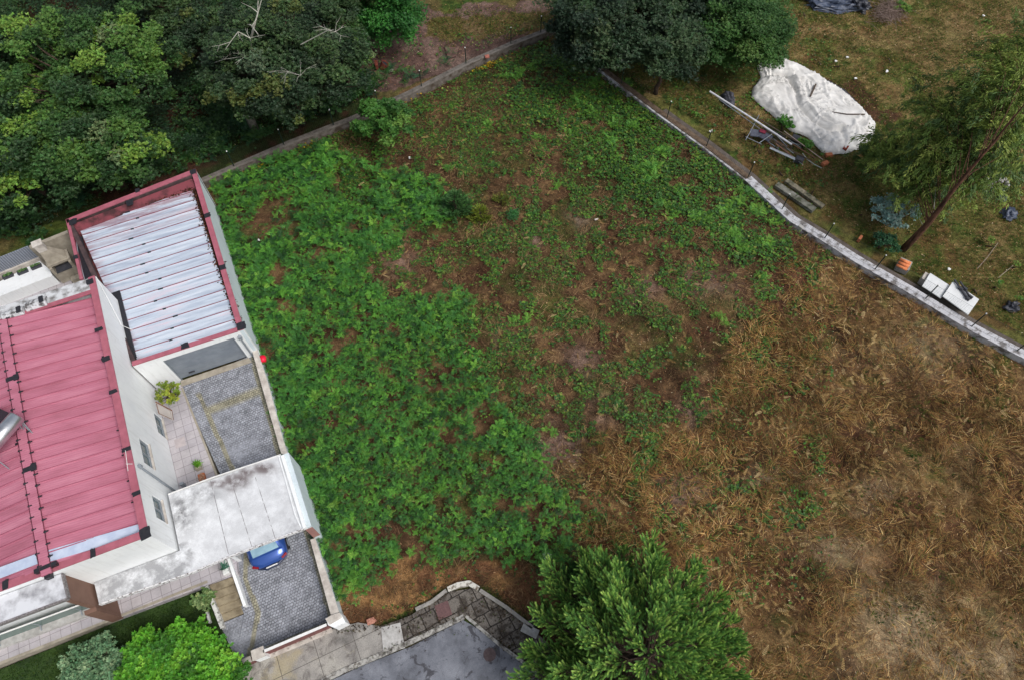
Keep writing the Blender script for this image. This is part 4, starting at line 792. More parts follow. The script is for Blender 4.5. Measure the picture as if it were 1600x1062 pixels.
mb = MB(); mb.wall([Rn + wn * -.2, Rs + wn * -.2 + rd * .2], .015, zR_ + .06, zR_ + .085); mb.wall([Rn + wn * .2, Rs + wn * .2 + rd * .2], .015, zR_ + .06, zR_ + .085); mb.obj('ridge_joint', simple('dark_ridge_sealant', lin((96, 40, 56)), None, 4, .6), hr)  # two thin dark rose lines along the ridge cap
for j in range(24):
    for sg in (-1, 1):
        mb = MB()
        t = (j + (.0 if sg < 0 else .45)) / 23.6; p = Rn + (Rs - Rn) * t + wn * sg * (.205 + random.uniform(-.02, .02)); mb.sphere((p[0], p[1], zR_ + .07), random.uniform(.045, .07), 8, 5, .45); mb.box((p[0] + .07, p[1] + .03), .1, .05, zR_ + .055, zR_ + .08); mb.obj('sealant', BITU, hr)
for t in (.28, .44, .6, .7, .8, .88): p = En + (Es - En) * t + wn * .18; mb = MB(); mb.box(p, .12, .05, zE + .03, zE + .06); mb.obj('sealant', BITU, hr)
for u, v, s in [(19, 590, .42), (46, 731, .42)]: p = G2(u, v, zR_ + .1); mb = MB(); mb.box(p, .52, .2, zR_ + .07, zR_ + .11); mb.box((p[0] + .14, p[1] + .05), .2, .3, zR_ + .07, zR_ + .12); mb.obj('bitumen_patch', BITU, hr)
p = proj(np.array(G2(72, 884, 5.1)), RA, rd); mb = MB(); mb.box(p + rd * .1, .8, .16, 5.0, 5.3); mb.box(p + rd * .28, .22, .5, 5.0, 5.25); mb.obj('bitumen_patch', BITU, hr)
# fascia inside parapet: gutter in rose
mb = MB(); mb.prism([tuple(q) for q in inset(HP, .2)], 4.3, 4.55); mb.obj('roof_gutter', ROSE, ho)
# two whitish repair sheets at the south end
SHT = simple('whitish_sheet', lin((196, 206, 222)), lin((172, 184, 206)), 2.2, .5, bmp=.05)
mb = MB(); sh = []
for q in (((79, 861), (217, 814.5), (221, 831), (84, 878)), ((-200, 955), (62, 867), (65, 882), (-200, 976))):
    P = [np.array(G2(*p, 5.0)) for p in q]; zz = []
    for p in P: dd = abs((p - RA) @ wn) ; zz.append(zR_ - (zR_ - zE) * min(dd / abs((En - RA) @ wn), 1) + .06)
    mb = MB(); mb.prism([tuple(p) for p in P], [z - .03 for z in zz], zz); mb.obj('repair_sheet', SHT, hr)
# parapet caps
cap([HNE - he * .0, HSE], .30, ZR, ho, side=-.5); cap([HSE + he * .0 + wn * .3, HSW], .3, ZR, ho, side=-.5)
cap([HNE + wn * .1 + th2 * .86, HNW + th2 * .86], .22, ZR - .02, ho, 'coping', REDM)
ah = math.atan2(he[1], he[0]); a_s = math.atan2(hs[1], hs[0])
for u, v, sx, sy, an in [(154, 514, .2, .34, ah), (165, 560, .26, .34, ah), (176, 611, .2, .34, ah), (197, 701, .2, .34, ah), (213, 770, .2, .34, ah), (226, 832, .46, .4, ah), (145, 863, .2, .36, a_s), (8, 913, .22, .36, a_s), (140, 440, .3, .3, ah)]: patch(G2(u, v, ZR + .02), an, sx, sy, ZR + .003, ho)
# wires at NE corner and downpipes on the east wall
def wallp(s, z, off=.06): q = HNE + he * s - wn * off; return (q[0], q[1], z)
mb = MB(); mb.tube([wallp(.15, ZR, -.15), wallp(.1, ZR - .02, .05), wallp(.9, 4.2, .05), wallp(1.9, 3.3, .06), wallp(2.4, 3.3, .5)], .014, 6); mb.obj('cable', WHITEP, ho)
zt, s_ = vtop((217, 730), None); zb, sb = vtop((285, 768), None); mb = MB(); mb.tube([wallp(s_, zt), wallp(s_, ZD + .05)], .05, 8); mb.tube([wallp(s_ - .02, zt - .05, .07), wallp(s_ - .02, zt + .14, .07)], .085, 10); mb.obj('downpipe', GREYM, ho)
mb = MB(); q = G(197, 700, ZR + .1); mb.tube([G(196, 703, ZR + .04), G(200, 735, ZR + .04)], .012, 6); mb.tube([G(197, 724, ZR + .05), G(207, 724, ZR + .05)], .012, 6); mb.obj('cable', WHITEP, ho)
# north side vents
for u, v in ((22, 487), (57, 471)):
    p = np.array(G2(u, v, ZR)) + th2 * .05; a = p - hn * .45; b_ = p + hn * .45; mb = MB(); nseg = 8; V_a = []
    for k in range(nseg + 1):
        t = PI * k / nseg; q = -math.cos(t) * .28; z = ZR - .1 + math.sin(t) * .3
        V_a += [(*(a + th2 * (q + .1)), z), (*(b_ + th2 * (q + .1)), z)]
    mb.add(V_a, [(2 * k, 2 * k + 1, 2 * k + 3, 2 * k + 2) for k in range(nseg)] + [tuple(2 * k for k in range(nseg + 1))[::-1], tuple(2 * k + 1 for k in range(nseg + 1))])
    vo_ = mb.obj('roof_vent', simple('stained_white_%d' % u, lin((196, 198, 200)), lin((88, 86, 86)), 4, .9, bmp=.5, cov=(.45, .6)), ho); mb = MB(); mb.box(p - hn * .3 + th2 * .1, .2, .36, ZR + .205, ZR + .225); mb.obj('opening', BITU, vo_)

# --- concrete canopy over drive and porch
SL = 2.55
m, n, b = newmat('stained_screed'); vec = ax(n)
c = ramp(n, noise(n, vec, .5, 9, .68, .6), [(.26, lin((172, 173, 176))), (.42, lin((216, 218, 220))), (.7, lin((234, 236, 238)))])
at = n.nodes.new('ShaderNodeAttribute'); at.attribute_name = 'Col'; sep = n.nodes.new('ShaderNodeSeparateColor'); n.links.new(at.outputs[0], sep.inputs[0])
k_ = n.nodes.new('ShaderNodeMath'); k_.operation = 'MULTIPLY'; n.links.new(sep.outputs[0], k_.inputs[0]); n.links.new(ramp(n, noise(n, vec, 1.6, 8, .7), [(.36, 0.), (.56, 1.)]), k_.inputs[1]); c = mix(n, k_.outputs[0], c, lin((112, 112, 114)))
k_ = n.nodes.new('ShaderNodeMath'); k_.operation = 'MULTIPLY'; n.links.new(sep.outputs[1], k_.inputs[0]); n.links.new(ramp(n, noise(n, vec, 2.0, 8, .6), [(.30, 0.), (.52, 1.)]), k_.inputs[1]); c = mix(n, k_.outputs[0], c, lin((108, 98, 98)))
c = mix(n, 1, c, ramp(n, noise(n, vec, 22, 5), [(.3, .9), (.7, 1.06)]), 'MULTIPLY'); n.links.new(c, b.inputs['Base Color']); b.inputs['Roughness'].default_value = .85; bump(n, b, noise(n, vec, 30, 4), .25, .01)
SLP = [G2(*p, SL) for p in ((263, 772.5), (439, 710), (474, 825.5), (359, 868), (332, 879), (298, 894), (155, 943.7), (147, 909), (281, 859.5))]
# fine top sheet so stains can be placed
bx0 = min(p[0] for p in SLP); bx1 = max(p[0] for p in SLP); by0 = min(p[1] for p in SLP); by1 = max(p[1] for p in SLP)
cp = thing('canopy', 'white stained flat concrete canopy over the drive and the side of the house', 'canopy', G(400, 790, 0))
mb = MB(); mb.prism(SLP, SL - .18, SL - .004); mb.obj('slab', WHITEW, cp)
bm_ = __import__('bmesh').new(); vs_b = [bm_.verts.new((*p, SL)) for p in SLP]; fc = bm_.faces.new(vs_b); import bmesh
for k_ in range(40):
    t = bx0 + (bx1 - bx0) * k_ / 40; bmesh.ops.bisect_plane(bm_, geom=bm_.verts[:] + bm_.edges[:] + bm_.faces[:], plane_co=(t, 0, 0), plane_no=(1, 0, 0))
    t = by0 + (by1 - by0) * k_ / 40; bmesh.ops.bisect_plane(bm_, geom=bm_.verts[:] + bm_.edges[:] + bm_.faces[:], plane_co=(0, t, 0), plane_no=(0, 1, 0))
bm_.normal_update()
me = bpy.data.meshes.new('screed'); bm_.to_mesh(me); bm_.free()
co_ = np.array([v.co[:] for v in me.vertices]); 
if me.polygons[0].normal.z < 0: me.flip_normals()
uu, vv = 800 + F * co_[:, 0] / (co_[:, 1] * ST - (SL - H) * CT), 531 - F * (co_[:, 1] * CT + (SL - H) * ST) / (co_[:, 1] * ST - (SL - H) * CT)
gA = .9 * np.exp(-(((uu - 283) / 18) ** 2 + ((vv - 800) / 26) ** 2)) + .6 * np.exp(-(((uu - 320) / 22) ** 2 + ((vv - 770) / 12) ** 2)) + .45 * (uu < 300) * (vv > 850) + .25
gB = np.zeros(len(uu))
for (a, b_, ru, rv) in ((412, 731, 20, 10), (375, 750, 16, 12), (362, 752, 14, 16), (340, 755, 18, 6), (385, 737, 14, 8)): gB = np.maximum(gB, np.exp(-(((uu - a) / ru) ** 2 + ((vv - b_) / rv) ** 2) ** 2))
ca = me.color_attributes.new('Col', 'FLOAT_COLOR', 'POINT'); cc = np.ones((len(uu), 4), np.float32); cc[:, 0] = np.clip(gA, 0, 1); cc[:, 1] = gB; cc[:, 2] = 0; ca.data.foreach_set('color', cc.ravel())
me.materials.append(m); lo = parent_loc(cp); me.transform(Matrix.Translation((-lo[0], -lo[1], -lo[2]))); o = bpy.data.objects.new('screed', me); COL.objects.link(o); o.parent = cp
# upstand, joints
mb = MB(); mb.wall([G2(359, 867, SL), G2(474, 824.5, SL)], .05, SL - .18, SL + .04, -.5); mb.wall([G2(155, 942.5, SL), G2(298, 893, SL), G2(359, 867, SL)], .05, SL - .18, SL + .035, -.5); mb.obj('edge_trim', simple('chipped_edge', lin((220, 220, 220)), lin((110, 100, 98)), 9, .85, cov=(.5, .62)), cp)
mb = MB(); mb.wall([G2(263, 772.5, SL), G2(330, 747, SL), G2(439, 710.5, SL)], .05, SL - .18, SL + .03, .5); mb.obj('edge_trim', WHITEP, cp)
mb = MB()
for q in (((329, 750), (357, 865)), ((366, 765), (394, 855)), ((399, 745), (430, 840)),): mb.wall([G2(*q[0], SL), G2(*q[1], SL)], .022, SL, SL + .006)
mb.obj('joint', simple('screed_joint', lin((128, 124, 126)), lin((206, 206, 208)), 3, .9, cov=(.5, .6)), cp)
mb = MB(); mb.wall([G2(436, 712, SL), G2(462, 805, SL), G2(470, 822, SL)], .05, SL, SL + .06); mb.obj('upstand', WHITEW, cp)
mb = MB(); mb.wall([G2(443, 711, SL), G2(478, 824, SL)], .15, SL - .18, SL + .1, -.2); mb.obj('upstand', WHITEW, cp)
pe = [G2(450, 712, 1.2), G2(491.5, 840, 1.2)]
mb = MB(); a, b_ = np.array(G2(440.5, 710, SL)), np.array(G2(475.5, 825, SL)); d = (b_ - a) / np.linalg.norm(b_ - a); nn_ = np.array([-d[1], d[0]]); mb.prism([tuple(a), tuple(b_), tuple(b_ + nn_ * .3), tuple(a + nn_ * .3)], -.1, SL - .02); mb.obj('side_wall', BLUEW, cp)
mb = MB(); mb.prism([tuple(b_ + d * .003), tuple(b_ + d * .02), tuple(b_ + d * .02 + nn_ * .3), tuple(b_ + d * .003 + nn_ * .3)], .98, SL - .19); mb.obj('end_facing', simple('pink_render', lin((164, 122, 114)), lin((148, 108, 102)), 3, .8), cp)
mb = MB(); seg2(mb, np.array(G2(345, 870, SL)) + he * -.3, np.array(G2(352, 868, SL)) + he * -.3, 0, SL - .18, .25, -he); mb.obj('post', WHITEW, cp)

# --- raised porch roof with brown end wall, balcony
po_ = thing('porch', 'porch with stained white flat roof and a brown end wall beside the path', 'porch', G(60, 960, 0)); ZP = 4.75
P = [np.array(G2(*p, ZP)) for p in ((95, 895.5), (104, 933), (0, 972))]; W = P[2] + (P[2] - P[1]) * 3.2; W2 = P[0] + (W - P[1]); mb = MB(); mb.prism([tuple(P[0]), tuple(P[1]), tuple(W), tuple(W2)], ZP - .2, ZP)
m = simple('stained_porch_roof', lin((208, 210, 214)), lin((128, 128, 132)), 1.6, .85, bmp=.3, cov=(.42, .68)); mb.obj('roof', m, po_)
mb = MB(); mb.wall([P[0] + np.array([.05, 0]) * 0, P[1]], .05, ZP - .2, ZP + .012, .5); mb.wall([P[1], W], .07, ZP - .2, ZP + .012, .5); mb.obj('roof_edge', simple('gritty_edge', lin((150, 146, 146)), lin((90, 84, 84)), 16, .9, bmp=.5), po_)
d = (P[1] - P[0]) / np.linalg.norm(P[1] - P[0]); nW = (W - P[1]) / np.linalg.norm(W - P[1]); mb = MB(); mb.prism([tuple(P[0] + nW * .04 - d * .06), tuple(P[1] + nW * .04 - d * .01), tuple(P[1] + nW * .25 - d * .01), tuple(P[0] + nW * .25 - d * .06)], .4, ZP - .2); mb.obj('end_wall', BROWNW, po_)
mb = MB(); mb.prism([tuple(P[1] + nW * .04), tuple(P[1] + nW * .04 + d * .18), tuple(P[1] + nW * .5 + d * .18), tuple(P[1] + nW * .5)], .4, 2.6); mb.obj('end_wall', BROWNW, po_)
Bw = P[1] - d * .9 + nW * .3; mb = MB(); a = P[0] + nW * .26 - d * .5; mb.prism([tuple(a), tuple(a + nW * 10), tuple(a + nW * 10 - d * .3), tuple(a - d * .3)], .5, ZP - .2); mb.obj('porch_wall', simple('light_grey_render', lin((196, 198, 196)), lin((178, 180, 178)), 1.5, .85), po_)  # porch wall rendered in light greys
ra, rb = np.array(G2(126, 943.5, 1.55)), np.array(G2(0, 990, 1.55)); rdv = (rb - ra) / np.linalg.norm(rb - ra); rw = ra + rdv * 9
nS = np.array([-rdv[1], rdv[0]]); nS = nS if nS @ he > 0 else -nS
mb = MB(); mb.prism([tuple(ra + nS * .3), tuple(rw + nS * .3), tuple(rw - nS * 1.6), tuple(ra - nS * 1.6)], .3, .72); mb.obj('porch_floor', CONCL, po_)
bal = thing('glass_balustrade', 'green glass balustrade with a white handrail along the porch edge', 'balustrade', (*ra, .7))
mb = MB(); mb.wall([ra, rw], .055, 1.52, 1.56); mb.obj('handrail', WHITEP, bal); mb = MB(); mb.wall([ra, rw], .014, .78, 1.52); mb.obj('glass_panel', GLASSG, bal)
for k in (.35, 2.0, 3.65, 5.3): q = ra + rdv * k; mb = MB(); mb.tube([(*q, 1.52), (*q, .73)], .025, 6); mb.tube([(*q, .9), (*(q + nS * .22), .78)], .02, 6); mb.obj('bracket', GREYM, bal)

# --- solar heater
sh_ = thing('solar_water_heater', 'solar water heater with a silver tank on the rose red roof', 'solar heater', G(10, 675, 5.2))
a, b_ = np.array(G(27, 650, 6.25)), np.array(G(-22, 706, 6.25)); mb = MB(); dv = (b_ - a) / np.linalg.norm(b_ - a); mb.tube([a - dv * .05, a, b_, b_ + dv * .05], [.2, .31, .31, .2], 24); tk_ = mb.obj('tank', STEEL, sh_, smooth=True)
nv = np.array([dv[1], -dv[0], 0]); nv = nv if nv[0] < 0 else -nv; nv /= np.linalg.norm(nv)
p0, p1 = a + nv * .35 + [0, 0, -.05], b_ + nv * .35 + [0, 0, -.05]; q0, q1 = p0 + nv * 1.7 + [0, 0, -.75], p1 + nv * 1.7 + [0, 0, -.75]
def slab4(mb, A, B, C_, D, t): nrm = np.cross(B - A, D - A); nrm = nrm / np.linalg.norm(nrm) * t; mb.add([A, B, C_, D, A + nrm, B + nrm, C_ + nrm, D + nrm], [(3, 2, 1, 0), (4, 5, 6, 7), (0, 1, 5, 4), (1, 2, 6, 5), (2, 3, 7, 6), (3, 0, 4, 7)])
mb = MB(); slab4(mb, p0, p1, q1, q0, .07); mb.obj('collector', simple('collector_glass', (.035, .022, .04), (.05, .03, .05), 2, .12, bmp=0, spec=.8), sh_)
f0, f1 = G(38, 676, 5.05), G(56, 682, 4.95)
mb = MB(); mb.tube([a - nv * -.1 + [0, 0, -.25], f1], .02, 6); mb.tube([a + [0, 0, -.3], f0], .02, 6); mb.tube([f0, f1], .02, 6); mb.tube([a + nv * .4 + [0, 0, -.2], f0], .02, 6); mb.tube([a + nv * .4 + [0, 0, -.2], f1], .016, 6); mb.tube([b_ + [0, 0, -.3], (b_[0] + .3, b_[1] - .3, 5.1)], .02, 6); mb.obj('stand', GREYM, sh_)
mb = MB(); mb.box((f0[0] + .1, f0[1]), .55, .35, 5.0, 5.16); mb.box(G2(55, 681, 5), .2, .14, 4.9, 5.08); mb.box(G2(30, 694, 5.1), .2, .14, 5.0, 5.2); mb.obj('bitumen_foot', BITU, sh_)
mb = MB(); mb.tube([G(42, 682, 5.15), G(45, 705, 5.2), G(49, 728, 5.3)], .018, 6); mb.obj('pipe', DARKP, sh_)

# ================================================================== PATIO BEHIND THE HOUSE
mb = MB(); mb.prism([G2(-300, 470, .5), G2(0, 425, .5), G2(58, 404, .5), G2(130, 395, .5), G2(165, 455, .5), G2(0, 530, .5), G2(-300, 640, .5)], -.1, .5); tag(mb.obj('patio', TILE), kind='structure')
nwl = thing('patio_wall', 'beige patio wall with a grey corrugated fence panel along its top', 'wall', G(45, 390, 0))
a, b_ = np.array(G2(45, 384, 2.2)), np.array(G2(105, 360, 2.2)); d = (b_ - a) / np.linalg.norm(b_ - a); mb = MB(); mb.wall([a, b_], .22, 0, 2.2, -.5); mb.obj('wall', CONCB, nwl)
mb = MB(); a2 = a - d * 12; mb.wall([a2, a - d * .02], .2, 0, 1.3, -.5); mb.obj('wall', CREAM, nwl)
m, n, b = newmat('corrugated_grey'); b.inputs['Base Color'].default_value = (*lin((142, 148, 160)), 1); b.inputs['Roughness'].default_value = .5; vec = ax(n, math.atan2(d[1], d[0])); wvv = n.nodes.new('ShaderNodeTexWave'); wvv.bands_direction = 'X'; wvv.inputs['Scale'].default_value = 2.6; n.links.new(vec, wvv.inputs[0]); bump(n, b, wvv.outputs[1], .8, .04)
n.links.new(ramp(n, wvv.outputs[1], [(0., lin((118, 124, 136))), (1., lin((150, 156, 168)))]), b.inputs['Base Color'])
mb = MB(); mb.wall([a2, a - d * .03], .05, 1.3, 2.25, -1.2); mb.obj('fence_panel', m, nwl)
pl = thing('planter_bench', 'long white planter ledge carrying four small green boxes', 'planter', G(40, 430, .5)); mb = MB()
q = [G2(*p, 1.25) for p in ((-180, 480), (-2, 441), (62, 408), (78, 422), (82, 431), (0, 463), (-180, 530))]; mb.prism(q, .5, 1.25); mb.obj('ledge', WHITEW, pl)
for i, (u, v) in enumerate(((-8, 440), (14, 433), (37, 426), (58, 418))):
    c = G(u, v, 1.25); an = math.atan2(d[1], d[0]); t_ = thing('flower_box', 'small dark flower box with green leaves on the white ledge', 'flower box', c, 'flower boxes on the white patio ledge'); mb = MB(); mb.box(c, .52, .22, 1.25, 1.42, an); mb.obj('box', DARKP, t_)
    acc = Acc(); N = 26; s = rnd(N, -.22, .22); p = np.stack([c[0] + s * d[0] + rnd(N, -.06, .06), c[1] + s * d[1] + rnd(N, -.06, .06), rnd(N, 1.42, 1.5)], 1); acc.put(ROS[0], p, rot(rnd(N, 0, 6.3), rnd(N, -.3, .3)), rnd(N, .05, .09), palette([lin((70, 110, 50)), lin((110, 140, 84))], [2, 1], N)); acc.obj('leaves', LEAF, t_)
bq = thing('barbecue', 'beige concrete garden barbecue with a tall chimney beside the garage', 'barbecue', G(95, 425, .5)); an = math.atan2(d[1], d[0])
mb = MB(); c = np.array(G2(96, 412, 1.5)); mb.box(c, 1.15, .8, .5, 1.35, an); mb.obj('base', CONCB, bq); mb = MB(); mb.prism([tuple(c + d * i * .6 + np.array([-d[1], d[0]]) * j * .35 + np.array([-d[1], d[0]]) * .1) for i, j in ((-1, -1), (1, -1), (1, 1), (-1, 1))], 1.75, 1.9); mb.obj('hood_slab', CONCB, bq)
nd = np.array([-d[1], d[0]]); mb = MB(); c2 = c + nd * .2 - d * .25; mb.add([(*(c + d * i * .5 + nd * (.1 + j * .3)), 1.9) for i, j in ((-1, -1), (1, -1), (1, 1), (-1, 1))] + [(*(c2 + d * i * .2 + nd * j * .16), 2.7) for i, j in ((-1, -1), (1, -1), (1, 1), (-1, 1))], [(0, 1, 5, 4), (1, 2, 6, 5), (2, 3, 7, 6), (3, 0, 4, 7), (4, 5, 6, 7)]); mb.obj('hood', CONCB, bq)
mb = MB(); mb.box(c2, .42, .34, 2.7, 3.2, an); mb.box(c2, .5, .42, 3.2, 3.26, an); mb.obj('chimney', CREAM, bq)
mb = MB(); mb.box(c - nd * .2, .8, .5, 1.36, 1.40, an); mb.obj('grill', DARKP, bq); mb = MB(); mb.box(c - nd * .62 + d * .3, .7, .3, .5, .8, an); mb.box(c - nd * .85 + d * .3, .7, .25, .5, .62, an); mb.obj('step', CONCB, bq)
for s in (-1, 1): mb = MB(); mb.box(c + d * s * .5, .14, .74, 1.35, 1.75, an); mb.obj('side', CONCB, bq)
c = G(75, 400, 2.0); pt = thing('clay_pot', 'small pale pot on the corner of the barbecue', 'pot', G(75, 402, 1.9)); mb = MB(); mb.tube([G(75, 402, 1.9), (*G2(75, 402, 1.9), 2.05)], [.07, .11], 10); mb.obj('pot', CREAM, pt); mb = MB(); mb.sphere((*G2(75, 402, 1.9), 2.06), .07); mb.obj('contents', TERRA, pt)

# ================================================================== TREES
def limb_path(a, b_, n=5, wob=.25, sag=.3):
    a, b_ = Vector(a), Vector(b_); L = (b_ - a).length; P = []
    for i in range(n + 1):
        t = i / n; p = a.lerp(b_, t); k = math.sin(PI * t) * L * .12; P.append(p + Vector((random.uniform(-wob, wob), random.uniform(-wob, wob), 0)) * k + Vector((0, 0, k * sag)))
    return P
def broadleaf(name, label, cat, top, hc, rad, cols, wts, group=None, nspray=60, leaf=.11, hgt=None, barkm=BARK, spr=(.4, .95), flat=.6, dens=1.0, ros=ROS, lowfrac=.35, inner=.35):
    """top = photo bearing of the crown centre at height hc; rad = crown radius (m)"""
    c = np.array(G(*top, hc)); base = (c[0], c[1], -.1); t = thing(name, label, cat, (c[0], c[1], 0), group); hgt = hgt or hc + rad * .55
    acc = Acc(); mb = MB(); r0 = .05 + rad * .045
    mb.tube(limb_path(base, (c[0] + random.uniform(-.3, .3), c[1] + random.uniform(-.3, .3), hc), 6, .4, 0), [r0 * (1 - .11 * i) for i in range(7)], 8)
    S = []; g = RNG
    # spray centres over a lumpy dome, upper hemisphere favoured
    k = 0
    while len(S) < nspray and k < 9000:
        k += 1; a = g.uniform(0, 2 * PI); el = math.asin(g.uniform(-lowfrac, 1)); lump = .78 + .34 * vn(a * 2.2 + top[0], el * 2 + 3, 1.0, 330)
        rr = rad * lump * (g.uniform(.72, 1.0) if g.random() > inner else g.uniform(.3, .75)); p = c + np.array([math.cos(a) * math.cos(el) * rr, math.sin(a) * math.cos(el) * rr, math.sin(el) * (hgt - hc) * rr / rad * (1 if el > 0 else .8)])
        if p[2] < .4: continue
        s = g.uniform(*spr) * min(max(rad / 2.4, .28), 1.0)
        if any(np.linalg.norm((p - q) * [1, 1, 1.6]) < (s + r_) * .34 for q, r_ in S): continue
        S.append((p, s))
    for p, s in S:
        st = Vector((c[0], c[1], hc * random.uniform(.45, .9))); mb.tube(limb_path(st, p - np.array([0, 0, .1]), 4, .5, -.2), [r0 * .38, r0 * .3, r0 * .22, r0 * .15, .012], 5, False)
        n = int(300 * s * s / (leaf / .11) ** 1.7 * dens); 
        if n < 4: n = 4
        d = g.normal(0, 1, (n, 3)); d /= np.linalg.norm(d, axis=1, keepdims=True); d[:, 2] = np.abs(d[:, 2]) * np.where(g.random(n) < .8, 1, -.6); q = g.random(n) ** .45
        lob = .55 + .9 * vn(d[:, 0] * 2 + p[0], d[:, 1] * 2 + p[1], .6, 340)
        pp = p + d * (q * s * lob)[:, None] * [1, 1, flat]
        tone = palette(cols, wts, 1, .12)[0] * .75 + .25 * np.average(np.array(cols), axis=0, weights=wts); cc = np.tile(tone, (n, 1)) * g.uniform(.78, 1.25, n)[:, None]; cc[:, 0] *= g.uniform(.85, 1.25, n)
        tk = g.integers(0, len(ros), n); out = d.copy(); M = rot(g.uniform(0, 6.3, n), g.uniform(-.5, .5, n), g.uniform(-.5, .5, n)); sz = leaf * 1.25 * g.uniform(.7, 1.25, n)
        for j in range(len(ros)): kk = tk == j; acc.put(ros[j], pp[kk], M[kk], sz[kk], cc[kk])
    mb.obj('trunk', barkm, t, smooth=True); acc.obj('crown', LEAF, t); return t
def dead_branch(name_parent, pts, r, twigs=6):
    mb = MB(); P = [Vector(p) for p in pts]; r *= .6; mb.tube(P, [r * (1 - .8 * i / (len(P) - 1)) for i in range(len(P))], 6)
    for _ in range(twigs):
        i = random.randint(1, len(P) - 1); a = P[i]; d = Vector((random.uniform(-1, 1), random.uniform(-1, 1), random.uniform(-.2, .6))).normalized(); L = random.uniform(.4, 1.1); q = [a, a + d * L * .5 + Vector((random.uniform(-.1, .1), random.uniform(-.1, .1), .05)), a + d * L + Vector((random.uniform(-.2, .2), random.uniform(-.2, .2), .05))]
        mb.tube(q, [r * .4, r * .28, .006], 5); e = q[1]; d2 = (d + Vector((random.uniform(-1, 1), random.uniform(-1, 1), 0)) * .8).normalized(); mb.tube([e, e + d2 * L * .5], [r * .22, .005], 4)
    return mb.obj('dead_branch', DEADW, name_parent)
OAK = [lin((84, 122, 52)), lin((54, 88, 42)), lin((112, 148, 58)), lin((36, 62, 38)), lin((108, 128, 86))]
DOK = [lin((50, 74, 42)), lin((34, 54, 36)), lin((66, 92, 50)), lin((88, 100, 46)), lin((76, 94, 70))]
DK = [lin((46, 68, 44)), lin((34, 52, 38)), lin((60, 84, 52)), lin((74, 92, 60))]
gF = 'woodland trees at the top left'
broadleaf('oak_tree', 'broad bright green oak filling the top left corner of the woodland', 'tree', (132, 118), 4.6, 5.0, OAK, [3, 4, 1.2, 4, .4], gF, 190, .10)
broadleaf('oak_tree', 'lower green oak spreading just above the whitish garage roof', 'tree', (150, 232), 3.4, 3.6, OAK, [2, 4, .8, 4, .5], gF, 120, .11)
broadleaf('oak_tree', 'green oak at the left edge above the patio wall', 'tree', (28, 250), 3.4, 3.8, OAK, [2, 4, .8, 4, .3], gF, 120, .11)
broadleaf('oak_tree', 'green oak cut by the left edge of the photo near the top', 'tree', (-40, 90), 5, 3.8, OAK, [2, 3, 1, 3, .4], gF, 80, .12)
broadleaf('oak_tree', 'dark oak crown at the very top beside the broad bright oak', 'tree', (235, -40), 4.5, 3.6, DOK, [3, 3, 1, .3, .6], gF, 75, .11)
tt = broadleaf('oak_tree', 'dark speckled oak with bare white dead branches in the middle of the woodland', 'tree', (440, 100), 4.6, 5.0, DOK, [3, 4, 2, .4, 1.2], gF, 220, .095)
dead_branch(tt, [G(392, 62, 6.4), G(396, 45, 7.2), G(403, 20, 8.0), G(411, -8, 8.8)], .13, 9)
dead_branch(tt, [G(396, 100, 5), G(391, 60, 7.4), G(372, 50, 7.9), G(360, 66, 7.8), G(352, 78, 7.6)], .06, 6)
dead_branch(tt, [G(470, 70, 7.2), G(512, 48, 8.2), G(524, 50, 8.2)], .05, 9); dead_branch(tt, [G(440, 125, 6.5), G(450, 112, 7.4), G(470, 118, 7.4)], .035, 7); dead_branch(tt, [G(330, 100, 5.5), G(350, 93, 6.4), G(384, 88, 6.8)], .045, 6)
mb = MB(); b0 = Vector(G(398, 203, 0)); mb.tube([b0, Vector(G(385, 172, 1.6)), Vector(G(380, 160, 2.6)), Vector((*parent_loc(tt)[:2], 4.8))], [.3, .24, .2, .15], 9); mb.obj('trunk', BARKG, tt, smooth=True)
broadleaf('oak_tree', 'dark green oak at the top edge left of the bright conifer', 'tree', (520, -15), 4.6, 3.8, DOK, [3, 3, 2, .4, .5], gF, 90, .10)
broadleaf('oak_tree', 'mid green rounded tree at the right flank of the speckled oak', 'tree', (530, 78), 3.2, 2.1, OAK, [2, 3, .6, 3, .3], gF, 50, .11)
broadleaf('tree', 'small dark understorey tree between the two largest oaks', 'tree', (300, 50), 3.0, 2.5, DOK, [3, 3, 2, .6, .6], gF, 42, .10)
broadleaf('oak_tree', 'large dark grey-green oak at the top centre leaning over the north wall', 'tree', (965, 34), 3.6, 5.0, DK, [3, 4, 1.6, .6], None, 230, .10)
broadleaf('oak_tree', 'dark green oak lobe right of the largest top centre oak over the east wall', 'tree', (1040, 78), 3.4, 2.5, DK, [2, 2, 3, 1], None, 60, .10)
broadleaf('bushy_tree', 'mid green feathery tree left of the white tarpaulin', 'tree', (1155, 46), 2.9, 3.5, [lin((66, 104, 46)), lin((52, 88, 42)), lin((84, 116, 54))], [3, 3, 1], None, 150, .075, lowfrac=.6)
broadleaf('bushy_tree', 'dark tree in the gap between the two top centre crowns', 'tree', (1080, -10), 3.6, 3.0, DK, [3, 3, 1, .5], None, 70, .09)
broadleaf('young_tree', 'round leafy young tree growing against the north wall inside the plot', 'tree', (600, 190), 1.9, 1.75, [lin((66, 114, 44)), lin((50, 92, 40)), lin((98, 136, 60))], [3, 3, 1.5], None, 60, .10, hgt=3.2, spr=(.45, .7))
broadleaf('conifer_tree', 'bright green drooping conifer at the top edge beside the bare yard path', 'tree', (596, 14), 2.8, 2.7, [lin((58, 118, 48)), lin((42, 92, 42)), lin((82, 138, 58))], [3, 3, 1], None, 110, .085, hgt=6, lowfrac=.6, flat=.9)
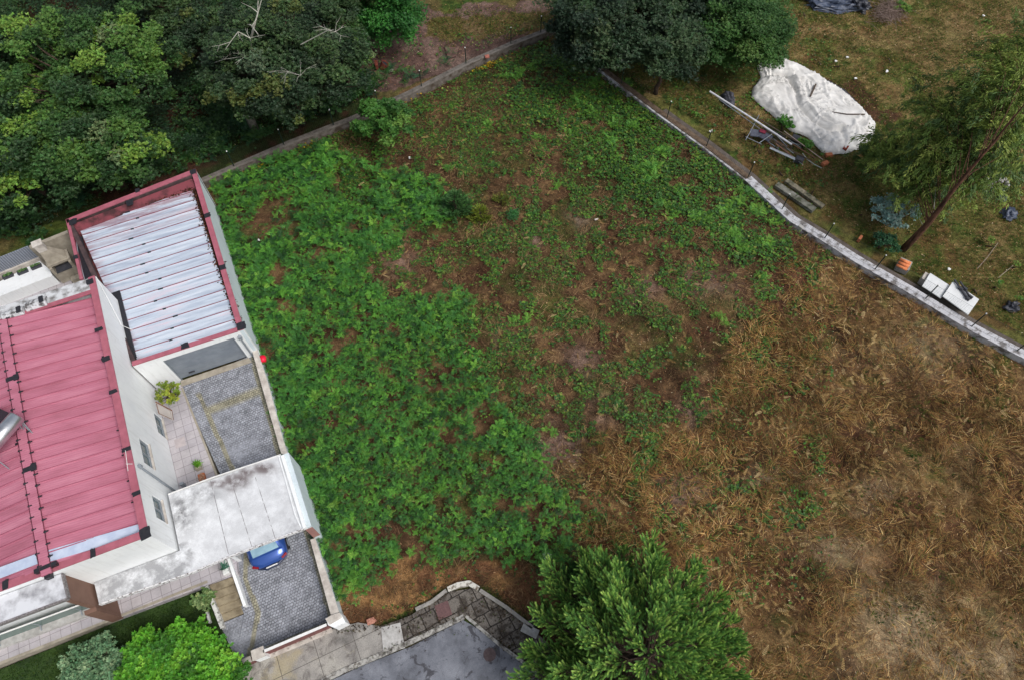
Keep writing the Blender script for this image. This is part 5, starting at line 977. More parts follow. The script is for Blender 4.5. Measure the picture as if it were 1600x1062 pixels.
BUSHES = [((250, 225), .8, 1.1), ((300, 150), 1, 1.3), ((460, 180), .6, .9), ((520, 165), .6, .8), ((20, 345), .7, 1.2), ((60, 372), .5, .7), ((270, 60), 1.2, 1.3), ((555, 145), .5, .8), ((330, 235), .4, .7)]
for i, (p, h, r) in enumerate(BUSHES): broadleaf('shrub', 'low dark green undergrowth shrub on the woodland floor', 'shrub', p, h, r, [lin((48, 84, 38)), lin((38, 68, 38)), lin((64, 98, 44))], [3, 3, 1], 'undergrowth shrubs in the woodland', 16, .09, hgt=h + r * .6)

x, y, u, v = sample(9000, -200, 620, -60, 430); k = inpoly(u, v, FOREST) & free(u, v) & (rnd(len(x)) < .5); x, y = x[k], y[k]; acc = Acc(); n_ = 46; ii = np.repeat(np.arange(len(x)), n_); N = len(ii)
hh = rnd(len(x), .2, 1.3); rr_ = RNG.normal(0, .33, (N, 3)); pos = np.stack([x[ii], y[ii], hh[ii]], 1) + rr_ * [1, 1, .5]; pos[:, 2] = np.abs(pos[:, 2]) + .03; bc = palette([lin((44, 74, 38)), lin((34, 58, 34)), lin((58, 88, 40))], [3, 3, 1], len(x))[ii] * rnd(N, .75, 1.25)[:, None]; tk = RNG.integers(0, 5, N); M = rot(rnd(N, 0, 6.3), rnd(N, -.5, .5)); s = rnd(N, .07, .13)
for q in range(5): kk = tk == q; acc.put(ROS[q], pos[kk], M[kk], s[kk], bc[kk])
tag(acc.obj('undergrowth', LEAF), 'dark tangled leafy undergrowth between the woodland trees', 'undergrowth', kind='stuff')
acc = Acc(); k_n = 0
for (a, b_, k, sd_) in (((596, 976), (700, 918), 260, .28), ((748, 920), (835, 985), 300, .28), ((604, 1016), (725, 963), 110, .07), ((728, 962), (835, 1046), 110, .07), ((470, 1080), (604, 1018), 90, .07), ((525, 985), (596, 976), 70, .12), ((392, 1030), (515, 984), 70, .06), ((640, 985), (760, 950), 140, .35), ((775, 990), (840, 1030), 120, .3)):
    A, B = np.array(G2(*a)), np.array(G2(*b_)); t = rnd(k); p = A + (B - A) * t[:, None] + RNG.normal(0, sd_, (k, 2)); acc.put(TUFTS[3], np.column_stack([p, np.full(k, .10)]), rot(rnd(k, 0, 6.3), rnd(k, -.2, .2)), rnd(k, .05, .13), palette([lin((70, 58, 44)), lin((96, 80, 56)), lin((84, 98, 50)), lin((52, 46, 38))], [3, 2, 1.2, 2], k))
tag(acc.obj('pavement_weeds', STRAW), 'dry weeds and dirt grown into the pavement joints', 'weeds', kind='stuff')
# ---- garden
broadleaf('garden_bush', 'large vivid green bush in front of the garden steps', 'bush', (282, 1066), 1.2, 2.25, [lin((92, 158, 40)), lin((70, 132, 38)), lin((122, 180, 56)), lin((44, 92, 32))], [4, 3, 2, 1.5], None, 130, .095, hgt=2.2, spr=(.5, .75), flat=.8, dens=1.1)
broadleaf('garden_bush', 'round grey-green bush on the dark lawn', 'bush', (150, 1050), .9, 1.45, [lin((112, 148, 108)), lin((88, 126, 88)), lin((134, 164, 124))], [3, 3, 1], None, 110, .06, hgt=1.9, spr=(.4, .55), flat=.85, dens=.8)
broadleaf('garden_plant', 'pale green leafy plant beside the white planter wall', 'plant', (321, 935), .6, .42, [lin((128, 152, 98)), lin((96, 128, 72))], [2, 2], None, 16, .08, hgt=.8)
broadleaf('shrub', 'yellow-green bushy shrub in the corner between garage and house', 'shrub', (263, 614), 1.35, .62, [lin((138, 152, 52)), lin((96, 120, 38)), lin((168, 176, 78))], [3, 3, 1], None, 34, .075, hgt=1.9, spr=(.4, .6))
fr = thing('window_shutter', 'open brown framed panel standing out from the white wall beside the shrub', 'shutter', G(258, 655, ZD))
def frame_px(parent, P, w_, mat, nm='frame'):
    C0 = sum((np.array(p) for p in P)) / 4; mb = MB(); Q = [np.array(p) + (C0 - np.array(p)) / np.linalg.norm(C0 - np.array(p)) * w_ for p in P]; nrm = np.cross(np.array(P[1]) - P[0], np.array(P[3]) - P[0]); nrm = nrm / np.linalg.norm(nrm) * .05
    for i in range(4): j = (i + 1) % 4; A, B, C_, D = np.array(P[i]), np.array(P[j]), Q[j], Q[i]; mb.add([A, B, C_, D, A + nrm, B + nrm, C_ + nrm, D + nrm], [(0, 1, 2, 3), (7, 6, 5, 4), (0, 4, 5, 1), (1, 5, 6, 2), (2, 6, 7, 3), (3, 7, 4, 0)])
    mb.obj(nm, mat, parent)
FP = [G(242.5, 627.5, 2.5), G(268, 641, 2.2), G(270.5, 656, 1.5), G(247, 645.5, 1.7)]; frame_px(fr, FP, .11, BRWOOD)
mb = MB(); mb.add([tuple(np.array(p) - [0, 0, .03]) for p in FP], [(0, 1, 2, 3)]); o = mb.obj('panel', simple('pale_panel', lin((196, 188, 182)), lin((180, 172, 166)), 2, .4), fr); o.modifiers.new('solid', 'SOLIDIFY').thickness = .01
# terrace access hatch
c = G(282, 691, ZD); mb = MB(); mb.box(c, .5, .5, .4, ZD + .046); tag(mb.obj('access_cover', simple('tile_cover', lin((186, 176, 176)), None, 4, .6)), 'square tiled access cover in the pink terrace', 'access cover')
mb = MB(); mb.box(G(288, 758, .6), .16, .12, ZD, .95, as_); tag(mb.obj('meter_box', GREYM), 'small grey box on the terrace corner beside the canopy', 'box')
# pots at the drive edge
c = G(309, 728, .75); t_ = thing('plant_pot', 'square stone trough with a spiky green plant at the drive edge', 'pot', G(309, 728, ZD)); mb = MB(); mb.box(c, .28, .3, ZD + .04, .85); mb.obj('trough', CONCB, t_, bevel=.02)
acc = Acc(); acc.put(TUFTS[1], np.array([[c[0], c[1], .85]] * 12) + RNG.uniform(-.07, .07, (12, 3)), rot(rnd(12, 0, 6), rnd(12, -.3, .3)), rnd(12, .25, .42), palette([lin((92, 148, 40)), lin((120, 170, 60))], [1, 1], 12)); acc.obj('leaves', LEAF, t_)
c = G(315, 745, .7); t_ = thing('plant_pot', 'terracotta trough of dry stones beside the spiky plant', 'pot', G(315, 745, ZD)); mb = MB(); mb.box(c, .3, .42, ZD + .04, .72); mb.obj('trough', TERRA, t_, bevel=.02); mb = MB()
for i in range(26): mb.sphere((c[0] + random.uniform(-.13, .13), c[1] + random.uniform(-.18, .18), .75), random.uniform(.03, .05), 6, 4)
mb.obj('stones', PEBB, t_)
c = G(351, 886, .8); t_ = thing('planter', 'white trough with a blue-green succulent under the canopy edge', 'planter', G(351, 886, ZD)); mb = MB(); mb.box(c, .26, .62, ZD, .82, HANG); mb.obj('trough', WHITEP, t_, bevel=.02)
acc = Acc(); acc.put(TUFTS[2], np.array([[c[0], c[1], .82]] * 10) + RNG.uniform(-.1, .1, (10, 3)), rot(rnd(10, 0, 6), rnd(10, -.3, .3)), rnd(10, .25, .4), palette([lin((96, 150, 128)), lin((70, 120, 96))], [1, 1], 10)); acc.obj('leaves', LEAF, t_)
# red beach ball caught in the bracken beside the wall
c = G(410.5, 561, .65); mb = MB(); mb.sphere(c, .23, 20, 12); tag(mb.obj('ball', simple('bright_red', lin((226, 22, 62)), lin((210, 16, 50)), 3, .4, bmp=0), smooth=True), 'bright red ball lying in the bracken against the boundary wall', 'ball')

# ---- pine
def pine(name, label, base, hgt, R_, ntier, cols, dens=1.0, seed=3, shoot=.34):
    g = np.random.default_rng(seed); t = thing(name, label, 'tree', (base[0], base[1], 0)); mb = MB(); mb.tube([(base[0], base[1], -.1), (base[0], base[1], hgt * .5), (base[0], base[1], hgt)], [R_ * .045, R_ * .03, .03], 8)
    tips = []; 
    for k in range(ntier):
        f = (k + .5) / ntier; z = hgt * (.12 + .86 * f); rr = R_ * (1 - f) ** .62 * (.55 + .45 * min(1, f * 4 + .4)); nb = int(4 + rr * 1.35)
        for j in range(nb):
            a = 2 * PI * (j + g.uniform(-.35, .35)) / nb + k * 1.9; L = rr * g.uniform(.72, 1.08); rise = g.uniform(.05, .35) * L * .6
            p0 = np.array([base[0], base[1], z - .2]); p1 = p0 + [math.cos(a) * L, math.sin(a) * L, rise]
            mid = (p0 + p1) / 2 + [0, 0, -.05 * L]; mb.tube([tuple(p0), tuple(mid), tuple(p1)], [.02 + .014 * L, .02 + .006 * L, .012], 5, False)
            # secondary shoots along the outer 75 %
            for q in range(int(4 + L * 5.4 * dens)):
                u = g.uniform(.06, 1) ** .62; pb = p0 + (p1 - p0) * u; pb = pb + (mid - (p0 + p1) / 2) * math.sin(PI * u); off = g.uniform(-.85, .85); l2 = L * .30 * (1.12 - u) + .22
                d2 = np.array([math.cos(a + off), math.sin(a + off), g.uniform(.15, .5)]); pe_ = pb + d2 * l2 * g.uniform(.6, 1.1); mb.tube([tuple(pb), tuple(pe_)], [.012, .008], 4, False)
                for w_ in range(3):
                    d3 = d2 + np.array([g.normal(0, .45), g.normal(0, .45), g.uniform(.25, .8)]); d3 /= np.linalg.norm(d3); tips.append((pe_ - d2 * .12 * w_, d3, g.uniform(.75, 1.2)))
            tips.append((p1, np.array([math.cos(a), math.sin(a), .7]) / 1.22, 1.1))
    for w_ in range(int(8 + R_ * 12)): tips.append((np.array([base[0] + g.normal(0, .09 * R_), base[1] + g.normal(0, .09 * R_), hgt - abs(g.normal(0, .08 * R_))]), np.array([g.normal(0, .4), g.normal(0, .4), 1.0]), 1.0))
    # brush template: needles around a short axis
    tp = []
    for s in range(4):
        q = np.random.default_rng(50 + s); V = []; T = []; Cc = []; n = 60
        for i in range(n):
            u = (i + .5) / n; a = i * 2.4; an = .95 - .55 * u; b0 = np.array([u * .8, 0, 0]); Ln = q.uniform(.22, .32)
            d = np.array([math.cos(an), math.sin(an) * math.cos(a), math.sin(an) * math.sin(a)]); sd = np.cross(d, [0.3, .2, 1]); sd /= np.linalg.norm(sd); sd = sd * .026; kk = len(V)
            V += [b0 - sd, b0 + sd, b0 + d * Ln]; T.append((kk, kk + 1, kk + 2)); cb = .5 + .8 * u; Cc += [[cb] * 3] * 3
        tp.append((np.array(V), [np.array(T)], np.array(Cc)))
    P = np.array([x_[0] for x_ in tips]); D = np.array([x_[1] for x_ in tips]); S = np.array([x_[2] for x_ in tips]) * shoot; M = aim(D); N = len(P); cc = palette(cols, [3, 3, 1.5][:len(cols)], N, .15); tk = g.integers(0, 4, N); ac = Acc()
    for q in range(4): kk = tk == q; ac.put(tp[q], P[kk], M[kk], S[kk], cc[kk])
    mb.obj('trunk', BARK, t, smooth=True); ac.obj('crown', LEAF, t); return t
PN = [lin((116, 158, 72)), lin((84, 128, 60)), lin((158, 190, 92))]
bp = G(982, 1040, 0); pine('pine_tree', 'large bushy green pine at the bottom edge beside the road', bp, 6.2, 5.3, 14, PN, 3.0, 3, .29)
bp = G(958, 905, 0); pine('pine_sapling', 'slim pine sapling tip poking up behind the large pine', bp, 2.6, .75, 7, [lin((58, 98, 48)), lin((70, 112, 52)), lin((84, 124, 60))], 1.2, 8, .28)
bp = G(906, 905, 0); pine('pine_sapling', 'small rounded pine sapling left of the slim pine tip', bp, 1.8, .7, 6, [lin((52, 88, 44)), lin((66, 104, 50)), lin((84, 124, 60))], 1.2, 9, .28)
bp = G(714, 336, 0); pine('pine_sapling', 'blue-green young pine standing alone in the middle of the plot', bp, 1.9, .95, 8, [lin((82, 124, 72)), lin((66, 108, 58)), lin((92, 134, 76))], 1.4, 10, .26)
bp = G(750, 341, 0); pine('pine_sapling', 'yellow-green little pine right of the blue-green young pine', bp, .9, .6, 5, [lin((128, 142, 48)), lin((108, 128, 44)), lin((140, 150, 64))], 1.3, 12, .22)
bp = G(783, 316, 0); pine('pine_sapling', 'tiny yellowish pine seedling nearest the centre of the plot', bp, .5, .5, 4, [lin((122, 128, 50)), lin((100, 116, 46)), lin((130, 136, 60))], 1.0, 13, .18)
broadleaf('shrub', 'small dark green shrub beside the yellow-green pines', 'shrub', (803, 337), .3, .42, [lin((50, 102, 48)), lin((42, 88, 44))], [1, 1], None, 12, .06, hgt=.5)

# ---- eucalyptus
def eucalyptus():
    g = np.random.default_rng(5); b0 = np.array(G(1412, 392, 0)); t = thing('eucalyptus_tree', 'tall eucalyptus with a brown trunk and feathery hanging foliage at the right edge', 'tree', tuple(b0))
    H_ = 12.0; mb = MB(); P = [tuple(b0 + np.array([.10 * math.sin(i * 1.1), .1 * math.cos(i * .9), H_ * i / 10])) for i in range(11)]; mb.tube(P, [.21, .19, .165, .14, .11, .09, .07, .055, .04, .03, .02], 9)
    acc = Acc(); lf = t_leaf(.24, True); tips = []
    BR = [(1375, 215, 3.4), (1400, 235, 3.0), (1440, 190, 4.6), (1350, 200, 2.6), (1465, 130, 6.4), (1500, 110, 7.4), (1545, 95, 8.2), (1590, 60, 9.2), (1440, 250, 2.8), (1480, 160, 6.2), (1520, 150, 7.0), (1560, 130, 8.0), (1600, 110, 8.6), (1420, 170, 4.6), (1395, 200, 3.6), (1530, 205, 5.0), (1570, 230, 4.6), (1600, 250, 5.0), (1480, 225, 3.8), (1560, 180, 6.4), (1610, 190, 6.6), (1500, 190, 5.2), (1580, 280, 3.6), (1430, 140, 5.6), (1555, 60, 9.0), (1620, 30, 10.0), (1460, 270, 2.4), (1640, 140, 8.6), (1650, 220, 6.4), (1660, 80, 10), (1560, 215, 5.2), (1590, 180, 6.6), (1530, 245, 4.2), (1575, 200, 6.0), (1600, 160, 7.4), (1555, 235, 4.6), (1400, 250, 2.0), (1370, 240, 2.2)]
    for (u, v, h) in BR:
        e = np.array(G(u, v, h)); h = max(h, 3.0); hs_ = min(h - .2, H_ - .5) * g.uniform(.78, 1.0); s = b0 + [0, 0, hs_]; L = np.linalg.norm(e - s); L0 = L
        mid = (s + e) / 2 + [0, 0, .18 * L]; mb.tube([tuple(s), tuple(mid), tuple(e)], [.022, .015, .006], 5, False)
        for k in range(int(11 + L * 5.2)):
            q = g.uniform(.3, 1.05); pb = (1 - q) ** 2 * s + 2 * q * (1 - q) * mid + q * q * e + g.normal(0, .5, 3) * [1, 1, .5]
            a = g.uniform(0, 2 * PI); n = 46; Ls = g.uniform(.5, .95); tt_ = g.random(n); dd = np.array([math.cos(a), math.sin(a), 0])
            pp = pb + dd * (tt_ * Ls)[:, None] + np.array([0, 0, -1]) * (tt_ ** 1.8 * Ls * .55)[:, None] + g.normal(0, .07, (n, 3)); yaw = a + g.normal(0, .6, n)
            c0 = palette([lin((126, 146, 64)), lin((100, 126, 56)), lin((152, 166, 80)), lin((78, 104, 56))], [3, 3, 1.2, 2], 1, .12)[0]
            acc.put(lf, pp, rot(yaw, -g.uniform(.1, 1.0, n), g.uniform(-.8, .8, n)), g.uniform(.15, .25, n), np.tile(c0, (n, 1)) * g.uniform(.75, 1.3, n)[:, None])
            if k % 3 == 0: mb.tube([tuple(pb), tuple(pb + dd * Ls * .6 + [0, 0, -.1])], [.012, .004], 4, False)
    mb.obj('trunk', simple('red_brown_bark', lin((112, 78, 60)), lin((52, 34, 26)), 8, .9, bmp=.8, sc=(1, 1, 4)), t, smooth=True); acc.obj('crown', LEAF, t)
    dead_branch(t, [b0 + [0, 0, 3.2], G(1465, 262, 3.6), G(1458, 255, 3.4)], .03, 3); dead_branch(t, [b0 + [0, 0, 2.2], G(1430, 330, 1.9), G(1395, 348, 1.6)], .03, 4)
eucalyptus()
BL = [lin((140, 172, 162)), lin((112, 148, 140)), lin((166, 192, 182))]
broadleaf('eucalyptus_shrub', 'blue-green young eucalyptus shrub beside the trunk and the east wall', 'shrub', (1396, 333), 1.0, 1.45, BL, [3, 3, 1.5], None, 44, .075, hgt=1.5, spr=(.3, .5), ros=ROS_W)
broadleaf('shrub', 'blue-green leafy sprig right of the eucalyptus trunk', 'shrub', (1520, 285), .5, .6, BL, [3, 3, 1], None, 12, .07, hgt=.8, ros=ROS_W)
broadleaf('shrub', 'dense dark green bush against the east fence below the blue-green shrub', 'shrub', (1382, 378), .6, .8, [lin((34, 76, 50)), lin((44, 88, 50))], [1, 1], None, 24, .06, hgt=1.0)
broadleaf('shrub', 'fresh green elder bush between the scrap pile and the white tarpaulin', 'shrub', (1228, 192), .6, .6, [lin((76, 134, 44)), lin((58, 108, 40))], [1, 1], None, 18, .09, hgt=.9)
broadleaf('shrub', 'small green plant growing through the right end of the scrap pile', 'shrub', (1258, 226), .4, .42, [lin((84, 132, 44)), lin((64, 108, 40))], [1, 1], None, 12, .08, hgt=.6)
broadleaf('shrub', 'green bush at the lower right edge of the white tarpaulin', 'shrub', (1362, 245), .9, 1.1, [lin((76, 104, 36)), lin((56, 84, 34)), lin((104, 120, 40))], [2, 3, 1], None, 34, .07, hgt=1.5)
for i, (u, v, s) in enumerate([(1190, 235, .4), (1180, 226, .3), (1270, 300, .35), (1395, 455 - 115, .3), (1347, 332, .3), (1560, 445, .4), (1545, 380, .4), (1590, 470, .4), (1585, 415, .4), (1305, 100, .3), (1285, 97, .3), (1410, 15, .6), (1395, 95, .3), (1530, 455, .3), (1260, 22, .3), (1290, 24, .3), (1225, 270, .4)]):
    broadleaf('weed', 'small low green weed plant in the rough yard grass', 'weed', (u, v), s * .5, s, [lin((72, 116, 44)), lin((96, 130, 48))], [1, 1], 'weeds in the neighbouring yard', 10, .07, hgt=s)

# ================================================================== WALLS AND FENCES
nw = [G2(*p, .5) for p in ((262, 312), (316, 282), (450, 224), (553, 184), (640, 145), (732, 98), (800, 68), (848, 50), (905, 25))]
m = simple('mossy_wall', lin((112, 106, 100)), lin((70, 60, 50)), 2.5, .95, bmp=.6, cov=(.4, .65)); mN = m
w1 = thing('stone_wall', 'weathered grey concrete wall along the north side of the plot', 'wall', G(553, 184, 0)); mb = MB(); mb.wall(nw, .34, -.2, .47); mb.obj('wall', m, w1); mb = MB(); mb.wall(nw, .38, .47, .52); mb.obj('coping', simple('grey_coping', lin((118, 112, 106)), lin((84, 78, 72)), 3, .95, bmp=.6, cov=(.4, .7)), w1)
acc = Acc(); N = 500
for (u, v, k) in ((470, 232, 60), (400, 265, 50), (330, 296, 40), (765, 102, 90), (632, 158, 40)):
    c = np.array(G(u, v, .15)); dd = np.array(nw[4]) - np.array(nw[1]); dd /= np.linalg.norm(dd); s = RNG.normal(0, .55, k); p = np.stack([c[0] + s * dd[0] + RNG.normal(0, .1, k), c[1] + s * dd[1] + RNG.normal(0, .1, k), rnd(k, .05, .3)], 1); acc.put(ROS_W[0], p, rot(rnd(k, 0, 6), rnd(k, -.4, .4)), rnd(k, .05, .11), palette([lin((190, 158, 32)), lin((150, 120, 30)), lin((120, 110, 36))], [3, 2, 1], k))
tag(acc.obj('moss', LEAF), 'yellow moss and stonecrop along the foot of the north wall', 'moss', kind='stuff')
ew = [G2(*p, .5) for p in ((900, 70), (950, 112), (1030, 172), (1105, 226), (1170, 276), (1240, 340), (1290, 370), (1340, 402), (1432, 455), (1520, 508), (1600, 550), (1720, 612))]
w2 = thing('stone_wall', 'long east wall with flaking whitewash running down to the right edge', 'wall', G(1290, 380, 0)); mb = MB(); mb.wall(ew, .5, -.2, .32); mb.obj('wall', simple('whitewash', lin((190, 190, 192)), lin((104, 98, 92)), 2, .95, bmp=.5, cov=(.45, .6)), w2)
mb = MB(); mb.wall(ew[4:], .54, .32, .37); mb.obj('coping', simple('flaked_whitewash_coping', lin((196, 196, 200)), lin((120, 116, 114)), 2.6, .95, bmp=.6, cov=(.48, .62)), w2)
mb = MB(); mb.wall(ew[:5], .36, .32, .37, .18); mb.obj('coping', simple('dark_mossy_coping', lin((112, 96, 80)), lin((76, 60, 48)), 3, .95, bmp=.6, cov=(.4, .7)), w2)
mb = MB(); mb.wall(ew[2:], .5, -.2, .16, .98); mb.obj('footing', simple('grey_brown_footing', lin((104, 96, 90)), lin((80, 72, 66)), 3, .95, bmp=.6), w2)
def fence(name, label, path, posts, z0, h, off=0):
    t = thing(name, label, 'fence', (*path[0], z0)); P = [np.array(p) for p in path]; mb = MB(); seg = []
    for a, b_ in zip(P[:-1], P[1:]):
        L = np.linalg.norm(b_ - a); n = max(1, int(L / .12))
        for i in range(n): p = a + (b_ - a) * i / n; mb.tube([(*p, z0), (*p, z0 + h - .08)], .002, 3, False)
        for k in range(13): z = z0 + (h - .08) * k / 12; mb.tube([(*a, z), (*b_, z)], .002 if k not in (0, 12) else .006, 3, False)
    mb.obj('wire_mesh', DARKM, t)
    for (u, v) in posts:
        q = np.array(G2(u, v, z0)); best = min((np.linalg.norm(q - (a + (b_ - a) * np.clip((q - a) @ (b_ - a) / ((b_ - a) @ (b_ - a)), 0, 1))), i) for i, (a, b_) in enumerate(zip(P[:-1], P[1:])))[1]; a, b_ = P[best], P[best + 1]; q = a + (b_ - a) * np.clip((q - a) @ (b_ - a) / ((b_ - a) @ (b_ - a)), 0, 1)
        mb = MB(); mb.tube([(*q, z0 - .02), (*q, z0 + h)], .03, 8); po = mb.obj('post', DARKM, t); mb = MB(); mb.sphere((*q, z0 + h + .01), .042, 8, 6); mb.obj('cap', WHITEP, po)
    return t
fence('wire_fence', 'dark green wire mesh fence with capped posts on the north wall', nw[1:], [(367, 262), (445, 228), (519, 192), (590, 165), (660.7, 137), (732, 103), (802, 72), (846, 52)], .52, 1.25)
fence('wire_fence', 'dark green wire mesh fence with capped posts on the east wall', ew[1:], [(975, 128), (1048, 180), (1107, 226), (1171, 276), (1230, 322), (1298, 362), (1375, 410), (1453.3, 456.4), (1519, 508), (1590, 545), (1660, 585)], .37, 1.3)

# ================================================================== SCRAP YARD
TP = TARPO; N = len(TP); W = np.array([G2(*p) for p in TP]); 
def tarp():
    cx = np.array(G2(1272, 172)); NA, NR = 180, 46; seg = np.linalg.norm(np.roll(W, -1, 0) - W, axis=1); cum = np.concatenate([[0], np.cumsum(seg)]); Wc = np.vstack([W, W[:1]]); tt_ = np.linspace(0, cum[-1], NA, endpoint=False)
    bx = np.interp(tt_, cum, Wc[:, 0]); by = np.interp(tt_, cum, Wc[:, 1]); jag = 1 + .03 * (vn(tt_, tt_ * 0, .35, 400) - .5); bx = cx[0] + (bx - cx[0]) * jag; by = cx[1] + (by - cx[1]) * jag
    r = np.linspace(0, 1, NR) ** .8; X_ = cx[0] + (bx[None] - cx[0]) * r[:, None]; Y_ = cx[1] + (by[None] - cx[1]) * r[:, None]
    u, v = px_xy(X_, Y_); ax_ = ((X_ - cx[0]) * .62 - (Y_ - cx[1]) * .78); pr = ((X_ - cx[0]) * .78 + (Y_ - cx[1]) * .62)   # along / across
    dist = np.min([np.hypot(X_ - bx[i], Y_ - by[i]) for i in range(0, NA, 2)], axis=0)
    w3 = np.abs(vn(pr + 2 * vn(X_, Y_, 1.7, 430), ax_ * .5, .6, 431) - .5) * 2; z = .26 * np.clip(dist / .6, 0, 1) ** .8 + .12 * np.clip(dist / 1.8, 0, 1) + .08 * (1 - w3) + .10 * fbm(X_, Y_, 2.2, 410, 2) * np.clip(dist / .3, 0, 1)
    # long crease from (1205,115) curving to (1300,205)
    for pts, dep, wd in (([(1205, 114), (1228, 116), (1243, 140), (1250, 165), (1272, 188), (1300, 202), (1318, 201)], -.24, .13), ([(1210, 109), (1236, 112), (1253, 138), (1261, 163), (1281, 184), (1303, 196), (1318, 196)], .14, .09), ([(1190, 128), (1215, 150), (1250, 200)], .07, .09), ([(1225, 122), (1232, 150), (1245, 172)], -.06, .07), ([(1262, 128), (1268, 160), (1300, 180)], .08, .08), ([(1280, 140), (1310, 165)], -.07, .07), ([(1335, 185), (1345, 215)], .08, .08), ([(1310, 190), (1345, 200)], -.06, .06), ([(1328, 208), (1334, 234)], .07, .06), ([(1180, 150), (1210, 160), (1225, 185)], .06, .08), ([(1255, 205), (1280, 215)], -.06, .07), ([(1195, 100), (1204, 120)], .07, .06), ([(1270, 200), (1290, 222)], .06, .06), ([(1243, 122), (1252, 160), (1290, 182), (1330, 200)], .14, .2), ([(1183, 118), (1200, 112), (1240, 118)], -.12, .12), ([(1250, 105), (1270, 128), (1290, 128)], -.08, .1), ([(1316, 203), (1322, 218), (1316, 240)], -.14, .12), ([(1290, 235), (1302, 214), (1300, 202)], -.1, .1), ([(1200, 150), (1240, 190), (1290, 232)], .10, .3), ([(1300, 173), (1350, 178)], -.05, .1)):
        Q = np.array([G2(*p, .5) for p in pts]); dm = np.full(X_.shape, 9.)
        for a, b_ in zip(Q[:-1], Q[1:]):
            ab = b_ - a; tpar = np.clip(((X_ - a[0]) * ab[0] + (Y_ - a[1]) * ab[1]) / (ab @ ab), 0, 1); dm = np.minimum(dm, np.hypot(X_ - a[0] - ab[0] * tpar, Y_ - a[1] - ab[1] * tpar))
        z += dep * np.exp(-(dm / wd) ** 2) * np.clip(dist / .25, 0, 1)
    wr = np.abs(vn(ax_ * 1.0 + 5 * vn(X_, Y_, 1.2, 420), pr * .35, .34, 421) - .5) * 2; z += (.13 * (1 - wr) ** 6 + .012 * vn(X_, Y_, .14, 425)) * np.clip(dist / .25, 0, 1); z = np.maximum(z, .02); z[-1] = .01
    V = np.stack([X_, Y_, z], -1).reshape(-1, 3); idx = np.arange(NR * NA).reshape(NR, NA); nxt = np.roll(idx, -1, 1); Q = np.stack([idx[:-1], idx[1:], nxt[1:], nxt[:-1]], -1).reshape(-1, 4)
    m, n, b = newmat('white_tarpaulin'); vec = coords(n); c = ramp(n, noise(n, vec, .9, 7, .6, 1.0), [(.28, lin((180, 178, 174))), (.45, lin((212, 210, 206))), (.7, lin((226, 225, 222)))])
    c = mix(n, ramp(n, noise(n, vec, 2.4, 8, .72, 2.0), [(.62, 0.), (.74, .6)]), c, lin((128, 126, 124))); n.links.new(c, b.inputs['Base Color']); b.inputs['Roughness'].default_value = .6; bump(n, b, noise(n, vec, 3, 6, .6, 1.5), .35, .05)
    o = big_mesh('tarpaulin', V, [Q], None, m); o.data.polygons.foreach_set('use_smooth', [True] * len(o.data.polygons)); tag(o, 'large crumpled dirty white tarpaulin spread over a heap in the yard', 'tarpaulin')
    return V
TV = tarp()
def zt(x, y): d = np.hypot(TV[:, 0] - x, TV[:, 1] - y); return TV[np.argmin(d), 2]
def stick(name, label, cat, pts, r, mat, sides=7, group=None):
    mb = MB(); mb.tube(pts, r, sides); return tag(mb.obj(name, mat), label, cat, group)
a, b_ = G2(1268, 147, .8), G2(1277, 127, .8); stick('wooden_block', 'short dark timber lying crosswise on the white tarpaulin', 'timber', [(*a, zt(*a) + .07), (*b_, zt(*b_) + .07)], .075, WOOD, 4)
a, b_, c = G2(1300, 172.5, .7), G2(1325, 176, .7), G2(1352, 178, .5); stick('branch', 'thin dark stick laid near the right end of the white tarpaulin', 'stick', [(*a, zt(*a) + .05), (*b_, zt(*b_) + .06), (*c, zt(*c) + .06)], [.025, .035, .04], WOOD)
mb = MB(); mb.wall([G2(1292, 128), G2(1318, 143), G2(1338, 164), G2(1350, 176)], .26, 0, .06); tag(mb.obj('black_sheet', simple('black_plastic_film', (.03, .032, .04), (.07, .075, .09), 9, .35, bmp=.8)), 'strip of black plastic showing along the upper edge of the white tarpaulin', 'plastic sheet')
for u, v, an, lb in ((1296, 241, .1, 'orange hollow brick at the lower corner of the white tarpaulin'), (1321, 232, .9, 'dark red brick lying on the lower hem of the white tarpaulin'), (1290, 254, .5, 'orange brick lowest of three, on the grass below the tarpaulin')):
    c = G2(u, v, .2); z = .12 if v == 232 else .0; mb = MB(); mb.box(c, .42, .24, z, z + .2, an); mb.box((c[0], c[1]), .36, .18, z + .2, z + .201, an); tag(mb.obj('brick', TERRA if v != 232 else simple('dark_brick', lin((150, 72, 54)), lin((110, 50, 38)), 9, .9), bevel=.012), lb, 'brick')
